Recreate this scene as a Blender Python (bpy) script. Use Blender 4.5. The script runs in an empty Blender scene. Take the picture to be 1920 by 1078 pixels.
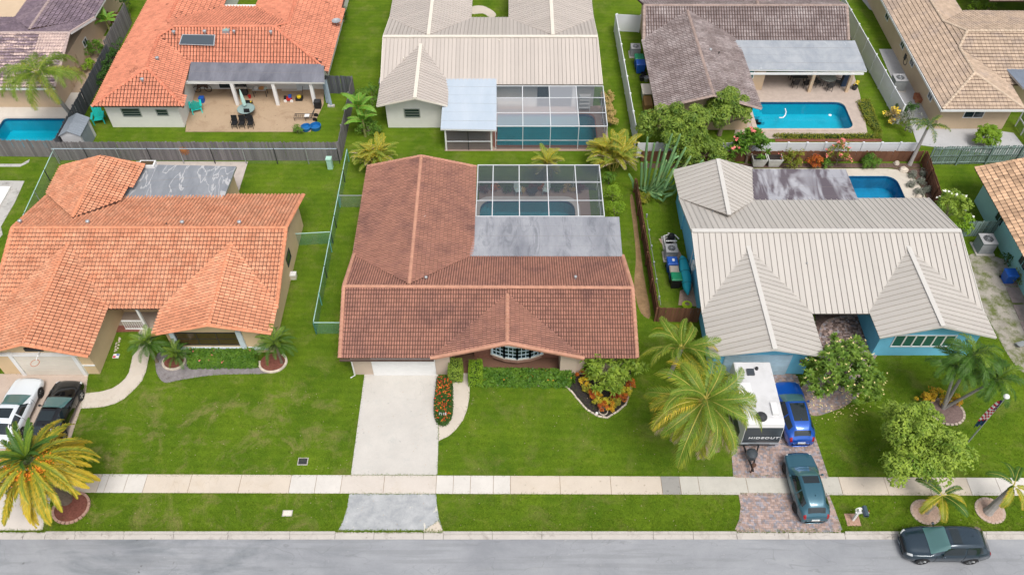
import bpy, bmesh, math, random
from mathutils import Vector, Matrix, noise as mnoise
from mathutils.geometry import tessellate_polygon
R = random.Random(7)
rad = math.radians
scn = bpy.context.scene
# ------------------------------------------------ camera
F_PX, CX, CY, TILT, CAM_H = 1553.0, 960.0, 539.0, rad(49.4), 45.0
cam_d = bpy.data.cameras.new('camera'); cam = bpy.data.objects.new('camera', cam_d)
scn.collection.objects.link(cam); scn.camera = cam
cam.location = (0, 0, CAM_H); cam.rotation_euler = (rad(90) - TILT, 0, 0)
cam_d.sensor_width = 36; cam_d.lens = 36 * F_PX / 1920; cam_d.clip_end = 2000; cam_d.clip_start = .5
# ------------------------------------------------ world and sun (bright overcast)
SUN_EL, SUN_AZ = rad(62), rad(155)      # azimuth clockwise from +Y: soft light from the street side, slightly right
w = bpy.data.worlds.new('World'); scn.world = w; w.use_nodes = True
wn = w.node_tree; bgn = wn.nodes['Background']
sky = wn.nodes.new('ShaderNodeTexSky'); sky.sky_type = 'NISHITA'; sky.sun_disc = False
sky.sun_elevation = SUN_EL; sky.sun_rotation = SUN_AZ; sky.dust_density = 4; sky.air_density = 1.0
hs = wn.nodes.new('ShaderNodeHueSaturation'); hs.inputs['Saturation'].default_value = .32
wn.links.new(sky.outputs[0], hs.inputs['Color']); wn.links.new(hs.outputs[0], bgn.inputs[0])
bgn.inputs[1].default_value = .135
sd = bpy.data.lights.new('sun', 'SUN'); so = bpy.data.objects.new('sun', sd); scn.collection.objects.link(so)
sd.energy = 1.7; sd.angle = rad(22); sd.color = (1, .95, .88)
so.rotation_euler = (rad(90) - SUN_EL, 0, math.pi - SUN_AZ)
so.location = (0, 0, 60)
vs = scn.view_settings; vs.view_transform = 'Standard'; vs.look = 'None'; vs.gamma = 1; vs.use_curve_mapping = False
vs.exposure = .34
scn.render.engine = 'CYCLES'

# ------------------------------------------------ helpers
_c, _s = math.cos(TILT), math.sin(TILT)
def G(px, py, z=0.0):
    """point of the place at height z, measured from the photograph by calibrated survey"""
    u = (px - CX) / F_PX; v = (CY - py) / F_PX
    d = (u, _c + v * _s, -_s + v * _c); t = (z - CAM_H) / d[2]
    return Vector((d[0] * t, d[1] * t, z))
COL = scn.collection
def link(o, parent=None):
    COL.objects.link(o)
    if parent is not None: o.parent = parent
    return o
def tag(o, label=None, cat=None, group=None, kind=None):
    if label: o['label'] = label
    if cat: o['category'] = cat
    if group: o['group'] = group
    if kind: o['kind'] = kind
    return o
def empty(name, loc, label, cat, group=None, rz=0):
    o = bpy.data.objects.new(name, None); o.empty_display_size = .3
    o.location = loc; o.rotation_euler.z = rz; link(o); return tag(o, label, cat, group)
class MB:
    def __init__(s): s.v = []; s.f = []
    def add(s, vs, fs):
        n = len(s.v); s.v += [tuple(p) for p in vs]; s.f += [tuple(i + n for i in f) for f in fs]; return s
    def prism(s, poly, z0, z1):
        poly = [(p[0], p[1]) for p in poly]
        a = sum(poly[i][0] * poly[(i + 1) % len(poly)][1] - poly[(i + 1) % len(poly)][0] * poly[i][1] for i in range(len(poly)))
        if a < 0: poly = poly[::-1]
        n = len(poly)
        return s.add([(x, y, z0) for x, y in poly] + [(x, y, z1) for x, y in poly],
                     [tuple(range(n))[::-1], tuple(range(n, 2 * n))] + [(i, (i + 1) % n, n + (i + 1) % n, n + i) for i in range(n)])
    def box(s, x0, y0, z0, x1, y1, z1): 
        return s.prism([(min(x0,x1), min(y0,y1)), (max(x0,x1), min(y0,y1)), (max(x0,x1), max(y0,y1)), (min(x0,x1), max(y0,y1))], z0, z1)
    def obox(s, c, dx, dy, dz):   # c centre, dx dy dz half vectors
        c, dx, dy, dz = map(Vector, (c, dx, dy, dz)); vs = []
        for k in (-1, 1):
            for i, j in ((-1, -1), (1, -1), (1, 1), (-1, 1)): vs.append(c + dx * i + dy * j + dz * k)
        return s.add(vs, [(3, 2, 1, 0), (4, 5, 6, 7), (0, 1, 5, 4), (1, 2, 6, 5), (2, 3, 7, 6), (3, 0, 4, 7)])
    def bar(s, a, b, w, h=None, up=(0, 0, 1)):
        a, b = Vector(a), Vector(b); d = b - a
        if d.length < 1e-6: return s
        h = h or w; up = Vector(up)
        if abs(d.normalized().dot(up)) > .98: up = Vector((0, 1, 0))
        x = d.cross(up).normalized() * w / 2; y = x.cross(d).normalized() * h / 2
        return s.obox((a + b) / 2, d / 2, x, y)
    def tube(s, pts, radii, n=8, cap=True):
        pts = [Vector(p) for p in pts]
        if not hasattr(radii, '__len__'): radii = [radii] * len(pts)
        rings = []
        for i, p in enumerate(pts):
            d = (pts[min(i + 1, len(pts) - 1)] - pts[max(i - 1, 0)])
            if d.length < 1e-9: d = Vector((0, 0, 1))
            d.normalize(); up = Vector((0, 0, 1)) if abs(d.z) < .95 else Vector((1, 0, 0))
            x = d.cross(up).normalized(); y = d.cross(x).normalized()
            rings += [p + (x * math.cos(2 * math.pi * k / n) + y * math.sin(2 * math.pi * k / n)) * radii[i] for k in range(n)]
        fs = [(i * n + k, i * n + (k + 1) % n, (i + 1) * n + (k + 1) % n, (i + 1) * n + k) for i in range(len(pts) - 1) for k in range(n)]
        if cap: fs += [tuple(range(n)), tuple(range((len(pts) - 1) * n, len(pts) * n))[::-1]]
        return s.add(rings, fs)
    def lathe(s, c, prof, n=12):   # prof = [(r,z)]
        c = Vector(c); vs = []
        for r_, z_ in prof: vs += [c + Vector((r_ * math.cos(2 * math.pi * k / n), r_ * math.sin(2 * math.pi * k / n), z_)) for k in range(n)]
        m = len(prof)
        return s.add(vs, [(i * n + k, i * n + (k + 1) % n, (i + 1) * n + (k + 1) % n, (i + 1) * n + k) for i in range(m - 1) for k in range(n)]
                     + [tuple(range(n))[::-1], tuple(range((m - 1) * n, m * n))])
    def mesh(s, name, mat, smooth=False):
        me = bpy.data.meshes.new(name); me.from_pydata(s.v, [], s.f)
        for m in (mat if isinstance(mat, (list, tuple)) else [mat]): me.materials.append(m)
        if smooth: me.shade_smooth()
        me.update(); return me
    def build(s, name, mat, parent=None, smooth=False, **kw):
        o = bpy.data.objects.new(name, s.mesh(name, mat, smooth)); link(o, parent)
        if parent is not None and 'keep' not in kw: o.matrix_parent_inverse = base_inv(parent)
        return tag(o, kw.get('label'), kw.get('cat'), kw.get('group'), kw.get('kind'))
def base_inv(p):
    m = Matrix.Translation(p.location) @ p.rotation_euler.to_matrix().to_4x4()
    return m.inverted()
def bx(name, mat, parent, *a, **kw): return MB().box(*a).build(name, mat, parent, **kw)
def poly_prism(name, poly, z0, z1, mat, parent=None, **kw): return MB().prism(poly, z0, z1).build(name, mat, parent, **kw)
def inst(name, me, parent, mw, **kw):
    o = bpy.data.objects.new(name, me); link(o, parent)
    if parent is not None: o.matrix_parent_inverse = base_inv(parent)
    o.matrix_basis = mw
    return tag(o, kw.get('label'), kw.get('cat'), kw.get('group'), kw.get('kind'))
def dup(root, loc, rz=None, label=None):
    r = root.copy(); link(r); r.location = loc
    if rz is not None: r.rotation_euler.z = rz
    if label: r['label'] = label
    def rec(src, dst):
        for ch in list(src.children):
            c = ch.copy(); link(c, dst); rec(ch, c)
    rec(root, r); return r
def smooth_poly(pts, n=6):
    out = []; m = len(pts); pts = [Vector(p) for p in pts]
    for i in range(m):
        p0, p1, p2, p3 = pts[i - 1], pts[i], pts[(i + 1) % m], pts[(i + 2) % m]
        for k in range(n):
            t = k / n
            out.append(.5 * ((2 * p1) + (p2 - p0) * t + (2 * p0 - 5 * p1 + 4 * p2 - p3) * t * t + (3 * p1 - p0 - 3 * p2 + p3) * t ** 3))
    return out
def rrect(x0, y0, x1, y1, r, n=5, corners=(1, 1, 1, 1)):
    out = []
    for (cx_, cy_, a0, on) in ((x1 - r, y0 + r, -90, corners[0]), (x1 - r, y1 - r, 0, corners[1]), (x0 + r, y1 - r, 90, corners[2]), (x0 + r, y0 + r, 180, corners[3])):
        if on:
            for k in range(n + 1):
                a = rad(a0 + 90 * k / n); out.append((cx_ + r * math.cos(a), cy_ + r * math.sin(a)))
        else:
            out.append((cx_ + r * (1 if a0 in (-90, 0) else -1), cy_ + r * (-1 if a0 in (-90, 180) else 1)))
    return out
def circ(x, y, rx, ry=None, n=24, j=0):
    ry = ry or rx
    return [(x + rx * math.cos(2 * math.pi * k / n) * (1 + R.uniform(-j, j)), y + ry * math.sin(2 * math.pi * k / n) * (1 + R.uniform(-j, j))) for k in range(n)]
def px(*pts, z=0): return [G(a, b, z) for a, b in pts]
def holed(name, outer, holes, z, mat, **kw):
    polys = [[Vector((p[0], p[1], z)) for p in pl] for pl in [outer] + holes]
    tri = tessellate_polygon(polys); flat = [v for pl in polys for v in pl]
    fs = []
    for t in tri:
        a, b, c = (flat[i] for i in t)
        fs.append(t if (b - a).cross(c - a).z > 0 else t[::-1])
    m = MB(); m.add(flat, fs)
    o = m.build(name, mat, kw.pop('parent', None), **kw); return o

# ------------------------------------------------ materials
class NT:
    def __init__(s, name):
        s.m = bpy.data.materials.new(name); s.m.use_nodes = True; s.t = s.m.node_tree; s.b = s.t.nodes['Principled BSDF']
        s.tc = s.t.nodes.new('ShaderNodeTexCoord')
    def n(s, typ, **kw):
        o = s.t.nodes.new(typ)
        for k, v in kw.items(): setattr(o, k, v)
        return o
    def l(s, a, b): s.t.links.new(a, b)
    def coord(s, sc=(1, 1, 1), rot=(0, 0, 0), src='Object'):
        mp = s.n('ShaderNodeMapping'); mp.inputs['Scale'].default_value = sc; mp.inputs['Rotation'].default_value = rot
        s.l(s.tc.outputs[src], mp.inputs[0]); return mp.outputs[0]
    def noise(s, scale, detail=3, rough=.6, co=None, dist=0):
        o = s.n('ShaderNodeTexNoise'); o.inputs['Scale'].default_value = scale; o.inputs['Detail'].default_value = detail
        o.inputs['Roughness'].default_value = rough; o.inputs['Distortion'].default_value = dist
        s.l(co or s.tc.outputs['Object'], o.inputs['Vector']); return o.outputs[0]
    def ramp(s, fac, stops):
        o = s.n('ShaderNodeValToRGB'); el = o.color_ramp.elements
        while len(el) < len(stops): el.new(.5)
        for e, (p, c) in zip(el, stops):
            e.position = p; e.color = (c, c, c, 1) if not hasattr(c, '__len__') else (*c[:3], 1)
        s.l(fac, o.inputs[0]); return o.outputs[0]
    def mix(s, a, b, fac, mode='MIX'):
        o = s.n('ShaderNodeMixRGB', blend_type=mode)
        for sock, v in ((1, a), (2, b), (0, fac)):
            if isinstance(v, (int, float)): o.inputs[sock].default_value = v if sock == 0 else (v, v, v, 1)
            elif isinstance(v, (tuple, list)): o.inputs[sock].default_value = (*v[:3], 1)
            else: s.l(v, o.inputs[sock])
        return o.outputs[0]
    def bump(s, h, st=.3, d=.02):
        o = s.n('ShaderNodeBump'); o.inputs['Strength'].default_value = st; o.inputs['Distance'].default_value = d
        s.l(h, o.inputs['Height']); s.l(o.outputs[0], s.b.inputs['Normal'])
    def done(s, col, rough=.8, metal=0, spec=None):
        if isinstance(col, (tuple, list)): s.b.inputs['Base Color'].default_value = (*col[:3], 1)
        else: s.l(col, s.b.inputs['Base Color'])
        s.b.inputs['Roughness'].default_value = rough; s.b.inputs['Metallic'].default_value = metal
        if spec is not None: s.b.inputs['Specular IOR Level'].default_value = spec
        return s.m
def shade(c, k): return tuple(min(1, v * k) for v in c)
def M(name, col, rough=.8, var=.12, scale=1.5, isl=0, obj=0, metal=0, bump=0, bscale=30, col2=None, c2lo=.5, c2hi=.7, c2scale=.5, grain=.0, stretch=None, trans=0, spec=.2):
    t = NT(name); co = t.coord(stretch) if stretch else None
    c = t.mix(shade(col, 1 - var), shade(col, 1 + var), t.ramp(t.noise(scale, 4, .65, co), [(.3, 0), (.7, 1)]))
    if col2: c = t.mix(c, col2, t.ramp(t.noise(c2scale, 5, .7, co), [(c2lo, 0), (c2hi, 1)]))
    if grain: c = t.mix(c, t.ramp(t.noise(60, 2, .7), [(.3, 1 - grain), (.7, 1 + grain)]), 1, 'MULTIPLY')
    for amt, kind in ((isl, 'i'), (obj, 'o')):
        if amt:
            src = t.n('ShaderNodeNewGeometry').outputs['Random Per Island'] if kind == 'i' else t.n('ShaderNodeObjectInfo').outputs['Random']
            mr = t.n('ShaderNodeMapRange'); mr.inputs[3].default_value = 1 - amt; mr.inputs[4].default_value = 1 + amt
            t.l(src, mr.inputs[0]); 
            cc = t.n('ShaderNodeCombineColor')
            for i in range(3): t.l(mr.outputs[0], cc.inputs[i])
            c = t.mix(c, cc.outputs[0], 1, 'MULTIPLY')
    if bump: t.bump(t.noise(bscale, 3, .6), bump)
    if trans: t.b.inputs['Subsurface Weight'].default_value = 0
    return t.done(c, rough, metal, spec)
def leafmat(name, c1, c2, rough=.5, tr=.25):
    """leaf: colour differs from leaf to leaf and clump to clump, some light passes through"""
    t = NT(name); g = t.n('ShaderNodeNewGeometry').outputs['Random Per Island']
    f = t.mix(t.ramp(t.noise(1.3, 2), [(.35, 0), (.65, 1)]), g, .5)
    c = t.mix(c1, c2, f); t.done(c, rough)
    t.b.inputs['Specular IOR Level'].default_value = .35
    tl = t.n('ShaderNodeBsdfTranslucent'); t.l(c, tl.inputs[0]); mx = t.n('ShaderNodeMixShader'); mx.inputs[0].default_value = tr
    t.l(t.b.outputs[0], mx.inputs[1]); t.l(tl.outputs[0], mx.inputs[2]); t.l(mx.outputs[0], t.t.nodes['Material Output'].inputs[0]); return t.m

def lawn_mat():
    t = NT('lawn')
    base = t.mix((.066, .126, .009), (.116, .186, .013), t.ramp(t.noise(.35, 5, .7), [(.35, 0), (.65, 1)]))
    base = t.mix(base, (.19, .21, .035), t.ramp(t.noise(.9, 6, .75), [(.55, 0), (.8, .8)]))
    wv = t.n('ShaderNodeTexWave', wave_type='BANDS', bands_direction='Y'); wv.inputs['Scale'].default_value = .55; wv.inputs['Distortion'].default_value = 1.2; wv.inputs['Detail'].default_value = 2; t.l(t.coord((1, 1, 1), (0, 0, .05)), wv.inputs[0])
    base = t.mix(base, t.ramp(wv.outputs['Fac'], [(.2, .96), (.8, 1.04)]), 1, 'MULTIPLY')
    base = t.mix(base, (.045, .10, .008), t.ramp(t.noise(2.6, 3, .6), [(.62, 0), (.72, .6)]))
    # worn, straw-coloured patches, mostly on the left-hand lawn
    sep = t.n('ShaderNodeSeparateXYZ'); t.l(t.tc.outputs['Object'], sep.inputs[0])
    mr = t.n('ShaderNodeMapRange'); mr.inputs[1].default_value = -9; mr.inputs[2].default_value = -13; t.l(sep.outputs[0], mr.inputs[0])
    my = t.n('ShaderNodeMapRange'); my.inputs[1].default_value = 31; my.inputs[2].default_value = 29; t.l(sep.outputs[1], my.inputs[0])
    mm = t.n('ShaderNodeMath', operation='MULTIPLY'); t.l(mr.outputs[0], mm.inputs[0]); t.l(my.outputs[0], mm.inputs[1])
    ma = t.n('ShaderNodeMath', operation='MULTIPLY_ADD'); t.l(mm.outputs[0], ma.inputs[0]); ma.inputs[1].default_value = .6; ma.inputs[2].default_value = .3
    pt = t.n('ShaderNodeMath', operation='MULTIPLY'); t.l(t.ramp(t.noise(.55, 6, .72, dist=.6), [(.5, 0), (.72, 1)]), pt.inputs[0]); t.l(ma.outputs[0], pt.inputs[1])
    base = t.mix(base, (.24, .205, .085), pt.outputs[0])
    base = t.mix(base, t.ramp(t.noise(14, 4, .8), [(.25, .62), (.75, 1.35)]), 1, 'MULTIPLY')
    base = t.mix(base, t.ramp(t.noise(45, 2, .8), [(.25, .7), (.75, 1.3)]), 1, 'MULTIPLY')
    t.bump(t.noise(40, 3, .8), .5, .04)
    return t.done(base, .95, 0, .05)
LAWN = lawn_mat()
def grassblade_mat():
    t = NT('grass blade'); g = t.n('ShaderNodeNewGeometry').outputs['Random Per Island']
    c = t.mix((.062, .122, .008), (.145, .22, .016), g)
    c = t.mix(c, (.27, .23, .09), t.ramp(t.noise(.55, 6, .72, dist=.6), [(.52, 0), (.72, .6)]))
    return t.done(c, .9, 0, .05)
BLADE = grassblade_mat()
def concrete(name, col, stain, st=.5, s=.5):
    t = NT(name)
    c = t.mix(shade(col, .93), shade(col, 1.06), t.ramp(t.noise(s, 5, .7), [(.3, 0), (.7, 1)]))
    c = t.mix(c, stain, t.ramp(t.noise(s * 1.7, 6, .75, dist=.5), [(.52, 0), (.75, st)]))
    c = t.mix(c, t.ramp(t.noise(25, 4, .8), [(.3, .93), (.7, 1.06)]), 1, 'MULTIPLY')
    c = t.mix(c, shade(stain, .62), t.ramp(t.noise(3.1, 2, .5), [(.70, 0), (.735, .5)]))
    c = t.mix(c, shade(stain, .7), t.ramp(t.noise(.5, 3, .5, dist=.8), [(.4975, 0), (.5, .3), (.5025, 0)]))
    t.bump(t.noise(60, 3, .7), .15); return t.done(c, .9, 0, .2)
CONC = concrete('driveway concrete', (.53, .505, .47), (.44, .44, .42), .7, .6)
CONC_WARM = concrete('walk concrete', (.56, .50, .43), (.48, .40, .31), .6, .6)
SLAB_TAN = concrete('sidewalk tan', (.57, .50, .42), (.50, .41, .30), .5, .5)
SLAB_WHITE = concrete('sidewalk white', (.60, .57, .53), (.52, .49, .44), .5, .8)
SLAB_GREY = concrete('sidewalk grey', (.30, .29, .27), (.24, .23, .22), .6, 1)
SLAB_MID = concrete('sidewalk mid', (.49, .47, .42), (.42, .40, .35), .6, 1)
KERB = concrete('kerb concrete', (.47, .44, .41), (.22, .19, .17), .75, .9)
PATIO_TAN = concrete('patio tan', (.42, .31, .21), (.25, .16, .10), .9, .35)
PATIO_PINK = concrete('pool deck pink', (.37, .27, .22), (.28, .21, .17), .6, .6)
PATIO_GREY = concrete('patio grey', (.45, .45, .46), (.36, .37, .38), .5, .5)
DECK_PALE = concrete('deck pale', (.55, .50, .43), (.42, .36, .30), .6, .6)
STONE_GREY = concrete('grey slab', (.45, .44, .42), (.14, .13, .12), 1, .5)
def apron_mat():
    t = NT('apron asphalt')
    c = t.mix((.30, .315, .33), (.43, .44, .45), t.ramp(t.noise(1.3, 6, .7, dist=.4), [(.35, 0), (.65, 1)]))
    c = t.mix(c, (.60, .57, .50), t.ramp(t.noise(1.6, 3, .55, t.coord((1, 1, 1), (0, 0, .7)), dist=.8), [(.66, 0), (.69, .9)]))
    c = t.mix(c, (.13, .13, .14), t.ramp(t.noise(4, 6, .8), [(.62, 0), (.75, .6)]))
    c = t.mix(c, t.ramp(t.noise(30, 3, .8), [(.3, .85), (.7, 1.15)]), 1, 'MULTIPLY')
    t.bump(t.noise(50, 3, .7), .3); return t.done(c, .9, 0, .2)
APRON = apron_mat()
def asphalt_mat():
    t = NT('road asphalt')
    c = t.mix((.235, .245, .265), (.335, .345, .365), t.ramp(t.noise(.28, 6, .7, t.coord((.6, 1, 1)), dist=.3), [(.32, 0), (.68, 1)]))
    # long darker worn areas on the left half of the street
    sep = t.n('ShaderNodeSeparateXYZ'); t.l(t.tc.outputs['Object'], sep.inputs[0])
    mr = t.n('ShaderNodeMapRange'); mr.inputs[1].default_value = -6; mr.inputs[2].default_value = -16; t.l(sep.outputs[0], mr.inputs[0])
    mq = t.n('ShaderNodeMath', operation='MULTIPLY'); t.l(mr.outputs[0], mq.inputs[0]); t.l(t.ramp(t.noise(.35, 5, .65, t.coord((.5, 1.6, 1)), dist=.6), [(.45, 0), (.66, .8)]), mq.inputs[1])
    c = t.mix(c, (.10, .12, .135), mq.outputs[0])
    c = t.mix(c, (.36, .355, .35), t.ramp(t.noise(.8, 6, .8, t.coord((.35, 1.5, 1))), [(.58, 0), (.8, .5)]))
    c = t.mix(c, (.10, .10, .10), t.ramp(t.noise(2.2, 2, .5), [(.745, 0), (.765, .7)]))
    c = t.mix(c, (.14, .145, .15), t.ramp(t.noise(.45, 3, .55, t.coord((.5, 1.1, 1)), dist=.5), [(.4965, 0), (.5, .38), (.5035, 0)]))
    c = t.mix(c, (.20, .21, .22), t.ramp(t.noise(3, 2, .5, t.coord((.06, 1.2, 1))), [(.52, 0), (.62, .35)]))
    c = t.mix(c, (.42, .41, .40), t.ramp(t.noise(5, 3, .6), [(.70, 0), (.74, .5)]))
    c = t.mix(c, t.ramp(t.noise(35, 3, .85), [(.3, .87), (.7, 1.13)]), 1, 'MULTIPLY')
    t.bump(t.noise(50, 3, .7), .3); return t.done(c, .88, 0, .25)
ASPHALT = asphalt_mat()
def flatroof(name, c1, c2, stain, thr=.5, amt=.8, sx=1.2, sy=.35, vein=0, det=6):
    """rolled roofing: sheets with faint laps, streaks running down the fall"""
    t = NT(name)
    c = t.mix(c1, c2, t.ramp(t.noise(.7, 6, .7, t.coord((sx, sy, 1)), dist=.3), [(.3, 0), (.7, 1)]))
    if vein: c = t.mix(c, stain, t.ramp(t.noise(.55, 4, .5, t.coord((sx, sy, 1)), dist=.7), [(.484, 0), (.496, amt), (.504, amt), (.518, 0)]))
    else: c = t.mix(c, stain, t.ramp(t.noise(1.1, det, .75 if det > 4 else .55, t.coord((sx * 1.3, sy * .8, 1)), dist=1.0), [(thr, 0), (thr + .12, amt)]))
    c = t.mix(c, t.ramp(t.noise(20, 3, .8), [(.3, .93), (.7, 1.07)]), 1, 'MULTIPLY')
    t.bump(t.noise(12, 3, .6), .15); return t.done(c, .75, 0, .3)
FLAT_C = flatroof('flat roof grey', (.20, .21, .24), (.36, .37, .40), (.13, .14, .165), .5, .6, .8, .3)
FLAT_L = flatroof('flat roof streaked', (.17, .185, .21), (.27, .285, .31), (.46, .46, .47), 0, .85, 1.3, .45, vein=1)
FLAT_R = flatroof('flat roof stained', (.30, .305, .34), (.40, .40, .43), (.085, .065, .08), .43, .9, .42, .22, det=3)
FLAT_T1 = flatroof('flat roof dark', (.10, .105, .13), (.21, .215, .25), (.26, .26, .28), .6, .4)
FLAT_T3 = flatroof('flat roof silver', (.25, .28, .32), (.38, .40, .43), (.58, .60, .62), .62, .8, 1, .7)
FLAT_T2 = flatroof('flat roof pale blue', (.40, .47, .55), (.46, .52, .59), (.40, .44, .50), .6, .3)
FLAT_T4 = flatroof('flat roof slate', (.14, .17, .22), (.20, .23, .28), (.24, .26, .30), .6, .5)
TILE_L = M('orange clay tile', (.58, .25, .145), .75, .10, .5, isl=.15, obj=.14, bump=.1, col2=(.68, .36, .23), c2lo=.4, c2hi=.75, c2scale=1.2)
TILE_T1 = M('red clay tile', (.62, .245, .155), .75, .10, .5, isl=.12, bump=.1, col2=(.20, .07, .045), c2lo=.60, c2hi=.72, c2scale=.8)
TILE_C = M('brown clay tile', (.385, .19, .14), .8, .10, .5, isl=.12, bump=.1, col2=(.17, .09, .08), c2lo=.46, c2hi=.76, c2scale=.5)
CAP_C = M('salmon ridge tile', (.47, .245, .17), .8, .1, 2, isl=.08)
CAP_L = M('orange ridge tile', (.60, .25, .14), .8, .1, 2, isl=.1)
CAP_T1 = M('red ridge tile', (.58, .21, .13), .8, .12, 2, isl=.1)
TILE_T3 = M('grey weathered tile', (.24, .195, .19), .85, .15, .6, isl=.16, col2=(.38, .335, .33), c2lo=.45, c2hi=.75, c2scale=.6)
CAP_T3 = M('grey ridge tile', (.34, .26, .23), .85, .15, 2, isl=.12)
TILE_T4 = M('tan flat tile', (.45, .34, .255), .85, .1, .8, isl=.13, col2=(.28, .23, .21), c2lo=.5, c2hi=.8, c2scale=.5)
CAP_T4 = M('tan ridge tile', (.53, .42, .32), .85, .1, 2, isl=.08)
TILE_T0 = M('purple brown tile', (.17, .13, .16), .85, .15, .8, isl=.2, col2=(.26, .2, .22), c2lo=.45, c2hi=.75)
TILE_T0B = M('bleached pink tile', (.55, .42, .38), .85, .12, .8, isl=.12)
TILE_R2 = M('blend tile', (.52, .34, .22), .85, .1, .8, isl=.3)
METAL_R = M('beige roof panel', (.465, .435, .40), .5, .03, .3, obj=.05, spec=.5)
METAL_T2 = M('cream roof panel', (.485, .435, .395), .45, .03, .3, obj=.05, spec=.5)
SEAMGAP = M('seam shadow tone', (.31, .28, .25), .9, .1)  # dark deck colour seen in grooves by the ribs, standing in for seam shadow
UNDER = M('roof underlay', (.09, .05, .04), .95, .1)
SEAM_R = M('roof seam', (.56, .54, .51), .4, .02)
CREAM = M('cream stucco', (.62, .47, .29), .9, .05, 1, bump=.1)
BEIGE = M('beige stucco', (.52, .42, .34), .9, .05, 1, bump=.1)
TAN = M('tan stucco', (.56, .43, .30), .9, .05, 1, bump=.1)
WHITE_W = M('white stucco', (.74, .73, .70), .9, .04, 1, bump=.1)
BLUE_W = M('sky blue stucco', (.17, .52, .73), .85, .05, 1, bump=.1)
TEAL_W = M('pale teal stucco', (.32, .56, .55), .85, .05, 1, bump=.1)
BRICK_W = M('brick wall', (.27, .13, .09), .9, .2, 6, isl=.2)
WHITE = M('white paint', (.76, .76, .75), .5, .03, 2)
VINYL = M('white vinyl', (.68, .70, .73), .45, .04, .7)
OFFWHITE = M('off white paint', (.68, .63, .55), .6, .03, 2)
GLASS_T = NT('window glass'); GLASS = GLASS_T.done((.018, .035, .045), .06, 0, .8)
GLASS_G = NT('green tinted glass').done((.03, .13, .10), .08, 0, .8)
BRONZE_G = NT('bronze glass').done((.075, .05, .02), .12, 0, .8)
BLACK = M('black plastic', (.02, .02, .022), .5, .1)
DARK = M('dark metal', (.05, .052, .055), .5, .15, metal=.3)
GALV = M('galvanised metal', (.42, .44, .46), .45, .1, metal=.5)
ALU = M('white aluminium', (.62, .64, .66), .4, .03)
ACBODY = M('air conditioner casing', (.22, .24, .25), .5, .06)
ACTOP = M('air conditioner top', (.36, .36, .37), .5, .06)
WOOD_GREY = M('weathered grey wood', (.20, .185, .19), .9, .2, 1.2, obj=.22, col2=(.10, .10, .105), c2lo=.5, c2hi=.75, c2scale=.9, stretch=(3, 3, .4))
WOOD_DARK = M('dark weathered wood', (.10, .105, .12), .9, .2, 1.2, obj=.25, stretch=(3, 3, .4))
WOOD_GREEN = M('green grey painted wood', (.20, .27, .25), .85, .15, 1.5, obj=.2, col2=(.08, .10, .09), c2lo=.52, c2hi=.7, stretch=(3, 3, .4))
WOOD_BROWN = M('brown stained wood', (.16, .075, .045), .85, .2, 1.2, obj=.2, col2=(.05, .03, .025), c2lo=.55, c2hi=.8, stretch=(3, 3, .5))
MULCH_G = M('grey mulch', (.24, .22, .225), .95, .25, 6, col2=(.14, .12, .11), c2scale=3, grain=.4, bump=.5)
MULCH_D = M('black mulch', (.035, .03, .028), .95, .3, 8, grain=.4, bump=.5)
MULCH_R = M('red brown mulch', (.20, .075, .055), .95, .3, 8, grain=.4, bump=.5)
MULCH_P = M('pinkish gravel', (.42, .30, .24), .95, .2, 12, grain=.4, bump=.5)
SOIL = M('bare soil', (.25, .16, .085), .95, .2, 3, grain=.3, bump=.4, col2=(.33, .22, .12), c2scale=1)
SAND = M('sandy ground', (.34, .31, .27), .95, .2, 1.2, grain=.3, col2=(.13, .15, .05), c2lo=.45, c2hi=.6, c2scale=.9, bump=.3)
STONE = M('pale border stone', (.55, .48, .40), .9, .15, 4, obj=.15, isl=.15)
PAVER = M('paver', (.37, .275, .245), .9, .12, 2, isl=.26, grain=.1, col2=(.27, .26, .29), c2lo=.5, c2hi=.56, c2scale=3.2)
PAVER_PALE = M('pale paver', (.47, .39, .34), .9, .1, 2, isl=.18, grain=.1)
BARK = M('bark', (.20, .16, .12), .95, .2, 6, bump=.5)
PALMTRUNK = M('pale palm trunk', (.33, .31, .29), .9, .15, 5, bump=.3)
BROWN_ROOT = M('dead frond brown', (.24, .13, .06), .9, .2, 3)
def pool_mats():
    t = NT('pool water'); t.t.nodes.remove(t.b); out = t.t.nodes['Material Output']
    tr = t.n('ShaderNodeBsdfTransparent'); tr.inputs[0].default_value = (.62, .93, .97, 1)
    gl = t.n('ShaderNodeBsdfGlossy'); gl.inputs['Roughness'].default_value = .03
    lw = t.n('ShaderNodeFresnel'); lw.inputs[0].default_value = 1.33
    b = t.n('ShaderNodeBump'); b.inputs['Strength'].default_value = .12; b.inputs['Distance'].default_value = .03; t.l(t.noise(3, 3, .6), b.inputs['Height'])
    t.l(b.outputs[0], gl.inputs['Normal']); t.l(b.outputs[0], lw.inputs['Normal'])
    mx = t.n('ShaderNodeMixShader'); t.l(lw.outputs[0], mx.inputs[0]); t.l(tr.outputs[0], mx.inputs[1]); t.l(gl.outputs[0], mx.inputs[2]); t.l(mx.outputs[0], out.inputs[0])
    return t.m
WATER = pool_mats()
POOL_AQUA = M('pool plaster aqua', (.01, .43, .55), .7, .06, 1)
POOL_TEAL = M('pool plaster teal', (.02, .33, .38), .7, .08, 1)
POOL_BLUE = M('pool plaster blue', (.01, .24, .42), .7, .25, .8)
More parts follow.
